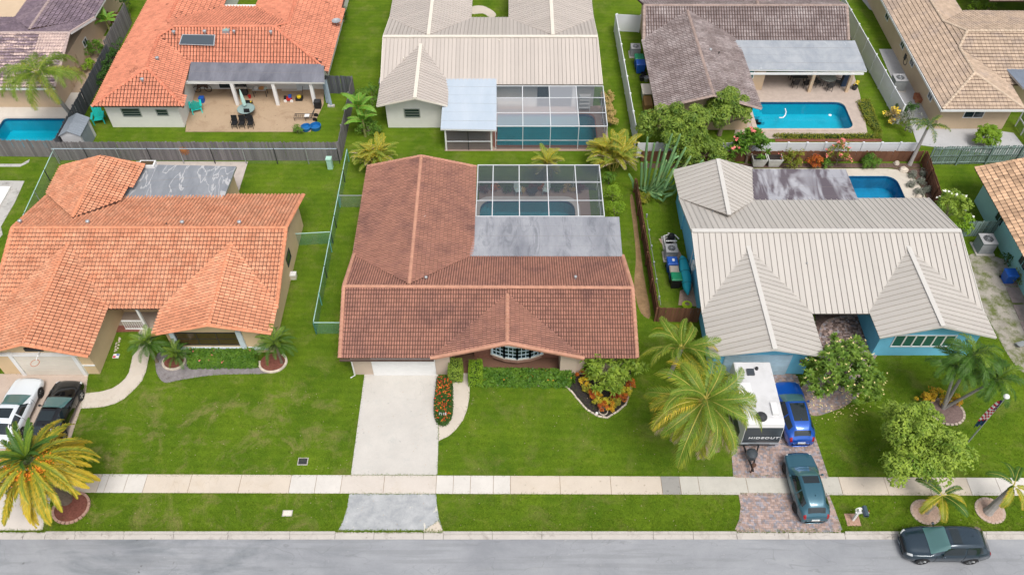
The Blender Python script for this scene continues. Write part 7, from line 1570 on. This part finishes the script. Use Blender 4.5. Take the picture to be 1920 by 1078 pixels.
m.bar((x - .9, y - .4, .1), (x + .9, y - .4, .1), .05); m.bar((x - .4, y - .2, .3), (x + .3, y - .2, 1.2), .04); m.build('rack_frame', WHITE, r)
q = G(545, 190); r = simple('toy_tricycle', 'red and black toy ride-on with white wheels under the patio roof', 'toy', q[:2]); bx('toy_body', RED, r, q.x - .3, q.y - .15, .15, q.x + .15, q.y + .15, .4); bx('toy_seat', BLUEP, r, q.x - .1, q.y - .1, .4, q.x + .15, q.y + .15, .62); bx('toy_hood', BLACK, r, q.x - .5, q.y - .12, .2, q.x - .3, q.y + .12, .5)
for a in (-.4, .15): MB().tube([(q.x + a, q.y - .24, .15), (q.x + a, q.y - .17, .15)], .14, 12).build('wheel', WHITE, r)
q = G(562, 188); r = simple('toy_mower', 'black and yellow push mower beside the toy ride-on', 'mower', q[:2]); bx('deck', BLACK, r, q.x - .3, q.y - .25, .08, q.x + .3, q.y + .25, .3); MB().lathe((q.x, q.y, .3), [(.2, 0), (.2, .15), (.1, .2)], 12).build('engine', YELLOW, r); MB().bar((q.x + .2, q.y + .2, .2), (q.x + .3, q.y + .8, .9), .03).build('handle', BLACK, r)
q = G(469, 185); r = simple('red_bucket', 'small red bucket in front of the side table', 'bucket', q[:2]); MB().lathe((q.x, q.y, .05), [(.1, 0), (.14, .28), (.12, .28), (.09, .05)], 12).build('bucket', RED, r)
r = simple('board_stack', 'grey boards leaning against the corner by the short dark fence', 'boards', (-16.2, 60.3))
for k in range(3): MB().bar((-16.3 + k * .22, 60.0 - k * .3, .03), (-16.6 + k * .1, 61.2, 1.6), .22, .04).build('board', M('blue grey board', (.17, .22, .25), .8) if k == 0 else bpy.data.materials['blue grey board'], r)
bx('foot_block', KERB, r, -16.2, 59.4, 0, -15.6, 59.65, .15)
# shed by the fence
q = G(150, 262); r = simple('garden_shed', 'small white plastic garden shed with grey roof and dark doors in the fence corner', 'shed', (-35.6, 54.2)); x0_, x1_, y0_, y1_ = -36.9, -35.3, 53.4, 55.6
SHW = M('shed white', (.56, .56, .58), .6, .04); SHG = M('shed grey', (.22, .25, .29), .6, .06, 2)
bx('wall', SHW, r, x0_, y0_, 0, x1_, y1_, 1.75); xm = (x0_ + x1_) / 2
for g, xa, xb in ((0, x0_ - .1, xm), (1, xm, x1_ + .1)):
    za, zb_ = (1.7, 2.2) if g == 0 else (2.2, 1.7); m = MB(); m.add([(xa, y0_ - .1, za), (xb, y0_ - .1, zb_), (xb, y1_ + .1, zb_), (xa, y1_ + .1, za), (xa, y0_ - .1, za + .05), (xb, y0_ - .1, zb_ + .05), (xb, y1_ + .1, zb_ + .05), (xa, y1_ + .1, za + .05)], [(3, 2, 1, 0), (4, 5, 6, 7), (0, 1, 5, 4), (1, 2, 6, 5), (2, 3, 7, 6), (3, 0, 4, 7)])
    for k in range(9): yy_ = y0_ + k * (y1_ - y0_) / 8; m.add([(xa, yy_ - .03, za + .05), (xb, yy_ - .03, zb_ + .05), (xb, yy_ + .03, zb_ + .05), (xa, yy_ + .03, za + .05), (xa, yy_, za + .08), (xb, yy_, zb_ + .08)], [(0, 1, 5, 4), (2, 3, 4, 5)])
    m.build('roof', SHG, r)
gable(r, x0_, x1_, xm, y0_ + .01, 1.75, 2.18, SHW, .05)
for g in (0, 1): bx('door', SHG, r, x1_ + .003, 53.6 + g * .8, .08, x1_ + .05, 54.37 + g * .8, 1.68)
# ladder things beside the grey-roofed house
r = simple('work_bench', 'pale bench and brown cabinet against the left wall of the grey-roofed house', 'bench', (12.0, 60.5)); bx('cabinet', M('ochre cabinet', (.22, .13, .05), .8), r, 11.5, 58.6, 0, 12.2, 60.0, .8); bx('bench_top', OFFWHITE, r, 11.45, 60.1, .85, 12.25, 61.6, .92); bx('bench_leg', GALV, r, 11.55, 60.2, 0, 11.65, 61.5, .85)
r = simple('ladder', 'yellow ladder leaning by the near left corner of the grey-roofed house', 'ladder', (12.0, 57.6)); m = MB(); m.bar((11.85, 58.3, .2), (11.85, 56.6, .2), .07); m.bar((12.2, 58.3, .5), (12.2, 56.6, .5), .07)
for k in range(6): m.bar((11.85, 56.8 + k * .28, .2), (12.2, 56.8 + k * .28, .5), .04)
m.build('ladder_frame', YELLOW, r)
r = simple('black_planter', 'dark clutter of pots beside the blue bins of the grey-roofed house', 'pots', (12.1, 63.6))
for k, (x, y) in enumerate(((12.0, 63.9), (12.2, 63.3), (11.8, 63.4))): MB().lathe((x, y, 0), [(.18, 0), (.26, .4), (.22, .42), (.2, .3)], 12).build('pot', (BLACK, GALV, DARK)[k], r)
# T3 patio furniture
q = G(1495, 155); r = simple('patio_table', 'dark dining table in the shade of the silver patio roof', 'table', q[:2]); bx('tabletop', DARK, r, q.x - .7, q.y - .4, .72, q.x + .7, q.y + .4, .77)
for a in (-.6, .6):
    for b in (-.3, .3): MB().bar((q.x + a, q.y + b, 0), (q.x + a, q.y + b, .72), .05).build('leg', BLACK, r)
for i, (dx, dy, rz) in enumerate(((-.5, -.8, 3.14), (.5, -.8, 3.14), (-.5, .8, 0), (.5, .8, 0))): chair(['near left', 'near right', 'far left', 'far right'][i] + ' dark chair at the dining table under the silver patio roof', q.x + dx, q.y + dy, rz, BLACK, group='dark dining chairs')
q = G(1548, 158); rtable('round mosaic table under the silver patio roof', q.x, q.y, .75, .74, M('mosaic top', (.22, .24, .22), .4, .3, 8), DARK)
for i, a in enumerate((200, 270, 340)): chair(['left', 'near', 'right'][i] + ' dark chair at the round mosaic table', q.x + math.cos(rad(a)) * 1.0, q.y + math.sin(rad(a)) * 1.0, rad(a) + math.pi / 2 + math.pi, DARK, group='dark chairs at the mosaic table')
q = G(1582, 160); r = simple('covered_barbecue', 'barbecue under a dark blue cover by the right patio post', 'barbecue', q[:2]); MB().add([(q.x - .35, q.y - .3, .05), (q.x + .35, q.y - .3, .05), (q.x + .35, q.y + .3, .05), (q.x - .35, q.y + .3, .05), (q.x - .28, q.y - .2, 1.1), (q.x + .28, q.y - .2, 1.1), (q.x + .28, q.y + .2, 1.15), (q.x - .28, q.y + .2, 1.15)], [(4, 5, 6, 7), (0, 1, 5, 4), (1, 2, 6, 5), (2, 3, 7, 6), (3, 0, 4, 7)]).build('cover', plain('navy cover', (.03, .06, .12), .6), r); bx('base', BLACK, r, q.x - .3, q.y - .25, 0, q.x + .3, q.y + .25, .08)
q = G(1601, 168); r = simple('potted_flowers', 'dark pot of yellow flowers at the foot of the right patio post', 'pot', q[:2]); MB().lathe((q.x, q.y, 0), [(.2, 0), (.26, .4), (.22, .42), (.2, .35)], 12).build('pot', DARK, r); foliage('flower', r, [Vector((q.x, q.y, .6)), Vector((q.x + .1, q.y + .05, .75))], .22, 40, .12, .08, FLO['yellow'], 7)
# vacuum hose in pool
m = MB(); m.tube([G(1461, 221, -.08), G(1468, 221, -.08), G(1472, 217, -.08), G(1474, 210, -.08), G(1472, 204, -.08)], .05, 6); tag(m.build('pool_hose', WHITE), 'curved white cleaning hose floating in the bright blue pool', 'hose')
m = MB(); m.lathe(G(1556, 217, -.1), [(.12, 0), (.14, .06), (.05, .1)], 12); tag(m.build('chlorine_float', WHITE), 'small white chlorine float in the bright blue pool', 'float')
# pots behind the blue house
for i, (x, y) in enumerate(((1421, 302), (1450, 302))):
    q = G(x, y, .3); r = simple('planter_pot', ['left', 'right'][i] + ' large square white pot behind the flat stained roof', 'pot', (q.x, q.y)); m = MB(); a, b = .42, .6; x_, y_ = q.x, q.y
    m.add([(x_ - a, y_ - a, .02), (x_ + a, y_ - a, .02), (x_ + a, y_ + a, .02), (x_ - a, y_ + a, .02), (x_ - b, y_ - b, .85), (x_ + b, y_ - b, .85), (x_ + b, y_ + b, .85), (x_ - b, y_ + b, .85), (x_ - b + .08, y_ - b + .08, .85), (x_ + b - .08, y_ - b + .08, .85), (x_ + b - .08, y_ + b - .08, .85), (x_ - b + .08, y_ + b - .08, .85)], [(0, 1, 5, 4), (1, 2, 6, 5), (2, 3, 7, 6), (3, 0, 4, 7), (4, 5, 9, 8), (5, 6, 10, 9), (6, 7, 11, 10), (7, 4, 8, 11)]); m.build('pot', M('pot white', (.52, .52, .5), .7) if not i else bpy.data.materials['pot white'], r); bx('soil', MULCH_D, r, x_ - b + .08, y_ - b + .08, .6, x_ + b - .08, y_ + b - .08, .74)
for i, (x, y, s) in enumerate(((1694, 320, .38), (1680, 308, .25), (1722, 370, .28))):
    q = G(x, y); m = MB(); m.lathe((q.x, q.y, -.05), [(s * .9, 0), (s, .12), (s * .7, .28), (s * .2, .36)], 9); m.v = [(a + R.uniform(-.04, .04), b + R.uniform(-.04, .04), c) for a, b, c in m.v]; o = m.build('boulder', STONE); tag(o, ['large pale boulder at the curved pool deck corner', 'small pale boulder at the foot of the brown fence', 'pale boulder by the lower end of the mulch corner'][i], 'boulder')
# side of tan house
q = G(1722, 190); r = simple('brick_stack', 'stack of reddish clay pots beside the grey air conditioner', 'pots', q[:2])
for k in range(4): MB().lathe((q.x + (k % 2) * .35 - .2, q.y + (k // 2) * .5 - .2, 0), [(.2, 0), (.28, .5), (.24, .52), (.22, .4)], 12).build('pot', M('terracotta', (.38, .16, .09), .8) if k == 0 else bpy.data.materials['terracotta'], r)
r = simple('garden_hose', 'grey hose coiled against the beige wall of the tan-roofed house', 'hose', (35.9, 65.0)); MB().tube([(36.1 + 0, 65.2 + .35 * math.cos(.4 * j), .8 + .35 * math.sin(.4 * j)) for j in range(17)], .04, 5, cap=False).build('hose', DARK, r)
# teal house clutter
for i, (x, y, mt) in enumerate(((1905, 505, DARK), (1888, 475, M('clay pot', (.3, .2, .16), .8)), (1916, 480, BLACK))):
    q = G(x, y); r = simple('planter_pot', ['dark low pot under the teal house eaves', 'clay pot by the blue bin', 'black pot at the right edge by the teal wall'][i], 'pot', q[:2]); MB().lathe((q.x, q.y, 0), [(.2, 0), (.3, .4), (.26, .42), (.24, .3)], 12).build('pot', mt, r)
m = MB(); 
for k in range(5): a = G(1873 + k * 13, 508 + k * 32); b = G(1885 + k * 13, 536 + k * 32); m.prism([(a.x, a.y), (a.x + .9, a.y), (b.x + .9, b.y), (b.x, b.y)], .0, .05 + .003 * k)
tag(m.build('side_path', M('purplish path slab', (.28, .22, .21), .9, .2, 2)), kind='structure')
q = G(1915, 650); r = simple('scrap_pile', 'small pile of pale scrap pieces at the right edge', 'scrap', q[:2])
for k in range(5): MB().obox((q.x + R.uniform(-.3, .2), q.y + R.uniform(-.4, .4), .08 + .05 * k), (.3, .1, 0), (-.05, .12, 0), (0, 0, .03)).build('plank', GALV, r)
# mailbox
q = G(1602, 975); r = simple('mailbox', 'white post mailbox with a dark box in the grass verge', 'mailbox', q[:2]); x, y = q.x, q.y
bx('base', M('salmon base pavers', (.42, .26, .2), .9), r, x - .5, y - .35, -.02, x + .3, y + .4, .035)
m = MB(); m.bar((x - .1, y, 0), (x - .1, y, 1.35), .12); m.bar((x - .25, y, 1.0), (x + .5, y, 1.0), .1); m.tube([(x - .1 + .16 * math.cos(.45 * j), y + .1, 1.2 + .18 * math.sin(.45 * j)) for j in range(15)], .035, 6, cap=False); m.build('post', WHITE, r)
m = MB(); m.tube([(x + .25, y - .3, 1.2), (x + .25, y + .28, 1.2)], .13, 12); m.box(x + .12, y - .3, 1.05, x + .38, y + .28, 1.2); m.build('letter_box', plain('slate letter box', (.05, .08, .11), .5), r); bx('flag_arm', RED, r, x + .385, y - .1, 1.2, x + .40, y - .05, 1.42)
# flagpole
B = G(1812, 832); T = Vector((28.06, 25.89, 5.25)); r = simple('flagpole', 'white flagpole leaning slightly with a pale ball on top on the right-hand lawn', 'flagpole', B[:2]); MB().tube([B, T], [.05, .03], 8).build('pole', GALV, r); MB().lathe(T - Vector((0, 0, .1)), [(.03, 0), (.14, .06), (.17, .15), (.12, .25), (.03, .3)], 12).build('finial', WHITE, r)
r = simple('flag', 'limp red white and blue flag hanging from the flagpole', 'flag', B[:2]); FR, FW, FB_ = plain('flag red', (.45, .03, .05), .8), plain('flag white', (.7, .68, .68), .8), plain('flag blue', (.02, .05, .18), .8)
for k in range(13):
    m = MB(); x_ = T.x - .02; z1_ = 4.85 - k * .155; n_ = 9
    for z_ in (z1_, z1_ - .155):
        f_ = (4.85 - z_) / 2.0
        m.v += [(x_ - .06 - (.13 + .30 * f_) * j / (n_ - 1) * (1 + .1 * math.sin(j)), T.y + .09 * math.sin(j * 1.9 + z_ * 1.2), z_ - .08 * j / (n_ - 1)) for j in range(n_)]
    m.f = [(j, j + 1, n_ + j + 1, n_ + j) for j in range(n_ - 1)]; m.build('stripe', (FR, FW)[k % 2] if k > 4 or 1 else FB_, r)
m = MB(); n_ = 7
for z_ in (4.87, 4.4, 4.0):
    f_ = (4.85 - z_) / 2.0; m.v += [(x_ - .055 - (.13 + .30 * f_) * j / (n_ + 3), T.y + .09 * math.sin(j * 1.9 + z_ * 1.2) - .012, z_ - .03 * j / (n_ - 1)) for j in range(n_)]
m.f = [(i * n_ + j, i * n_ + j + 1, (i + 1) * n_ + j + 1, (i + 1) * n_ + j) for i in range(2) for j in range(n_ - 1)]; m.build('canton', FB_, r)
m = MB(); n_ = 9
for z_ in (2.9, 2.5, 2.3): m.v += [(x_ - .06 - .42 * j / (n_ - 1), T.y + .1 * math.sin(j * 1.9 + z_), z_ - .3 * j / (n_ - 1)) for j in range(n_)]
m.f = [(i * n_ + j, i * n_ + j + 1, (i + 1) * n_ + j + 1, (i + 1) * n_ + j) for i in range(2) for j in range(n_ - 1)]; m.build('lower_flag', plain('second flag navy', (.015, .06, .13), .8), r)
# number sign and lamp in the flower beds
q = G(830, 778, .6); r = simple('garden_number', 'small metal house number among the red ixora flowers', 'sign', q[:2]); fc = bpy.data.curves.new('digits', 'FONT'); fc.body = '7118'; fc.size = .24; fc.align_x = 'CENTER'; fc.extrude = .01
to = bpy.data.objects.new('digits', fc); COL.objects.link(to); bpy.context.view_layer.update(); me = bpy.data.meshes.new_from_object(to.evaluated_get(bpy.context.evaluated_depsgraph_get())); COL.objects.unlink(to); me.materials.clear(); me.materials.append(PLATE)
inst('digits', me, r, Matrix.Translation((q.x, q.y, .62)) @ Matrix.Rotation(rad(60), 4, 'X')); MB().bar((q.x, q.y + .02, 0), (q.x, q.y + .02, .62), .03).build('stake', DARK, r)
q = G(1131, 772); r = simple('garden_lamp', 'round pale garden ring lamp at the tip of the black mulch bed', 'garden lamp', q[:2]); m = MB(); m.tube([(q.x + .27 * math.cos(.4 * j), q.y + .27 * math.sin(.4 * j), .08) for j in range(17)], .035, 5, cap=False); m.build('ring', STONE, r); MB().lathe((q.x, q.y, 0), [(.06, 0), (.06, .25), (.1, .3), (.02, .36)], 10).build('lamp', DARK, r)
q = G(1620, 740)
for i, (x, y) in enumerate(((1119, 775),)):
    q = G(x, y); o = MB().lathe((q.x, q.y, 0), [(.08, 0), (.1, .06), (.05, .12)], 8).build('stone', WHITE); tag(o, 'single white stone at the front of the black mulch bed', 'stone')
# grass blades: real tufts over the lawns in view
def regions_bad(x, y):
    return False
gr = random.Random(11); solid = []
for o in bpy.data.objects:
    if o.type == 'MESH' and o.parent is None and o.get('kind') == 'structure' and o.name.split('.')[0] in ('driveway', 'driveway_apron', 'front_walk', 'porch_floor', 'mulch_bed', 'gravel_strip', 'deck_slab', 'patio', 'side_paving', 'dirt_strip', 'sandy_patch', 'paved_driveway', 'paved_apron', 'paved_path', 'porch_pavers', 'kerb_patch', 'gravel_patch'):
        top = max(o.data.polygons, key=lambda p: p.center.z * 1000 + p.area if p.normal.z > .9 else -1e9); poly = [tuple(o.data.vertices[i].co[:2]) for i in top.vertices]
        solid.append((min(p[0] for p in poly), max(p[0] for p in poly), min(p[1] for p in poly), max(p[1] for p in poly), poly))
rects = [(-10.2, 31.2, 7.2, 38.6), (-10.3, 38.6, -3.3, 47.8), (-2.6, 40.5, 6.1, 49), (-33.4, 31.2, -27.1, 45), (-27, 36, -16, 44.7), (-22.5, 33, -16, 44.7), (12.9, 31.2, 19, 44), (19, 37.5, 30.4, 44.4), (24, 32.7, 30.4, 44), (17.6, 44.6, 32.6, 51.3)]
for b in [q for q in bpy.data.objects if q.name.startswith('garden_bed')]: rects.append((b.location.x - .7, b.location.y - .6, b.location.x + .7, b.location.y + .6))
ylo, yhi = kerb_back - .04, 50.5; yf0, yf1 = G(960, ybot(960)).y, G(960, ytop(960)).y
def blocked(x, y):
    if yf0 + gr.uniform(-.02, .07) < y < yf1 - gr.uniform(-.02, .07): return True
    for r in rects:
        if r[0] < x < r[2] and r[1] < y < r[3]: return True
    for a, b, c, d, poly in solid:
        if a < x < b and c < y < d:
            jx, jy = gr.uniform(-.07, .07), gr.uniform(-.07, .07)
            if inside((x + jx, y + jy), poly): return True
    return False
mv, mf = [], []; cnt = 0
# extra tufts along the paving edges so the turf never ends in a ruled line
edges = []
for a, b, c, d, poly in solid:
    for i in range(len(poly)): edges.append((Vector((*poly[i], 0)), Vector((*poly[(i + 1) % len(poly)], 0))))
for yy_ in (yf0, yf1, kerb_back + .02): edges += [(Vector((x, yy_, 0)), Vector((x + 5, yy_, 0))) for x in range(-35, 35, 5)]
for a, b in edges:
    L = (b - a).length
    if a.y > 36 or L < .05: continue
    for _ in range(int(L * 26)):
        p = a.lerp(b, gr.random()) + Vector((gr.gauss(0, .035), gr.gauss(0, .035), 0)); an = gr.uniform(0, 6.283); l = gr.uniform(.04, .10); n = len(mv); w_ = .02
        mv += [(p.x - w_ * math.sin(an), p.y + w_ * math.cos(an), .0), (p.x + w_ * math.sin(an), p.y - w_ * math.cos(an), .0), (p.x + l * math.cos(an), p.y + l * math.sin(an), gr.uniform(.05, .09))]; mf.append((n, n + 1, n + 2))
import array
while cnt < 150000:
    y = ylo + (yhi - ylo) * gr.random() ** 1.7; hw = 22 + y * .42; x = gr.uniform(-hw, hw)
    cnt += 1
    if x > 36 or x < -42 or blocked(x, y): continue
    k = gr.uniform(.7, 1.3) * (1 + .4 * mnoise.noise(Vector((x * .8, y * .8, 0))))
    for _ in range(2):
        a = gr.uniform(0, 6.283); l = .05 * k; h = .055 * k; bxx, byy = x + gr.uniform(-.05, .05), y + gr.uniform(-.05, .05); n = len(mv); w_ = .018
        mv += [(bxx - w_ * math.sin(a), byy + w_ * math.cos(a), 0), (bxx + w_ * math.sin(a), byy - w_ * math.cos(a), 0), (bxx + l * math.cos(a), byy + l * math.sin(a), h)]; mf.append((n, n + 1, n + 2))
gm = bpy.data.meshes.new('grass'); gm.from_pydata(mv, [], mf); gm.materials.append(BLADE); go = bpy.data.objects.new('grass', gm); link(go); tag(go, 'short lawn grass blades growing over the front and side lawns', None, kind='stuff')
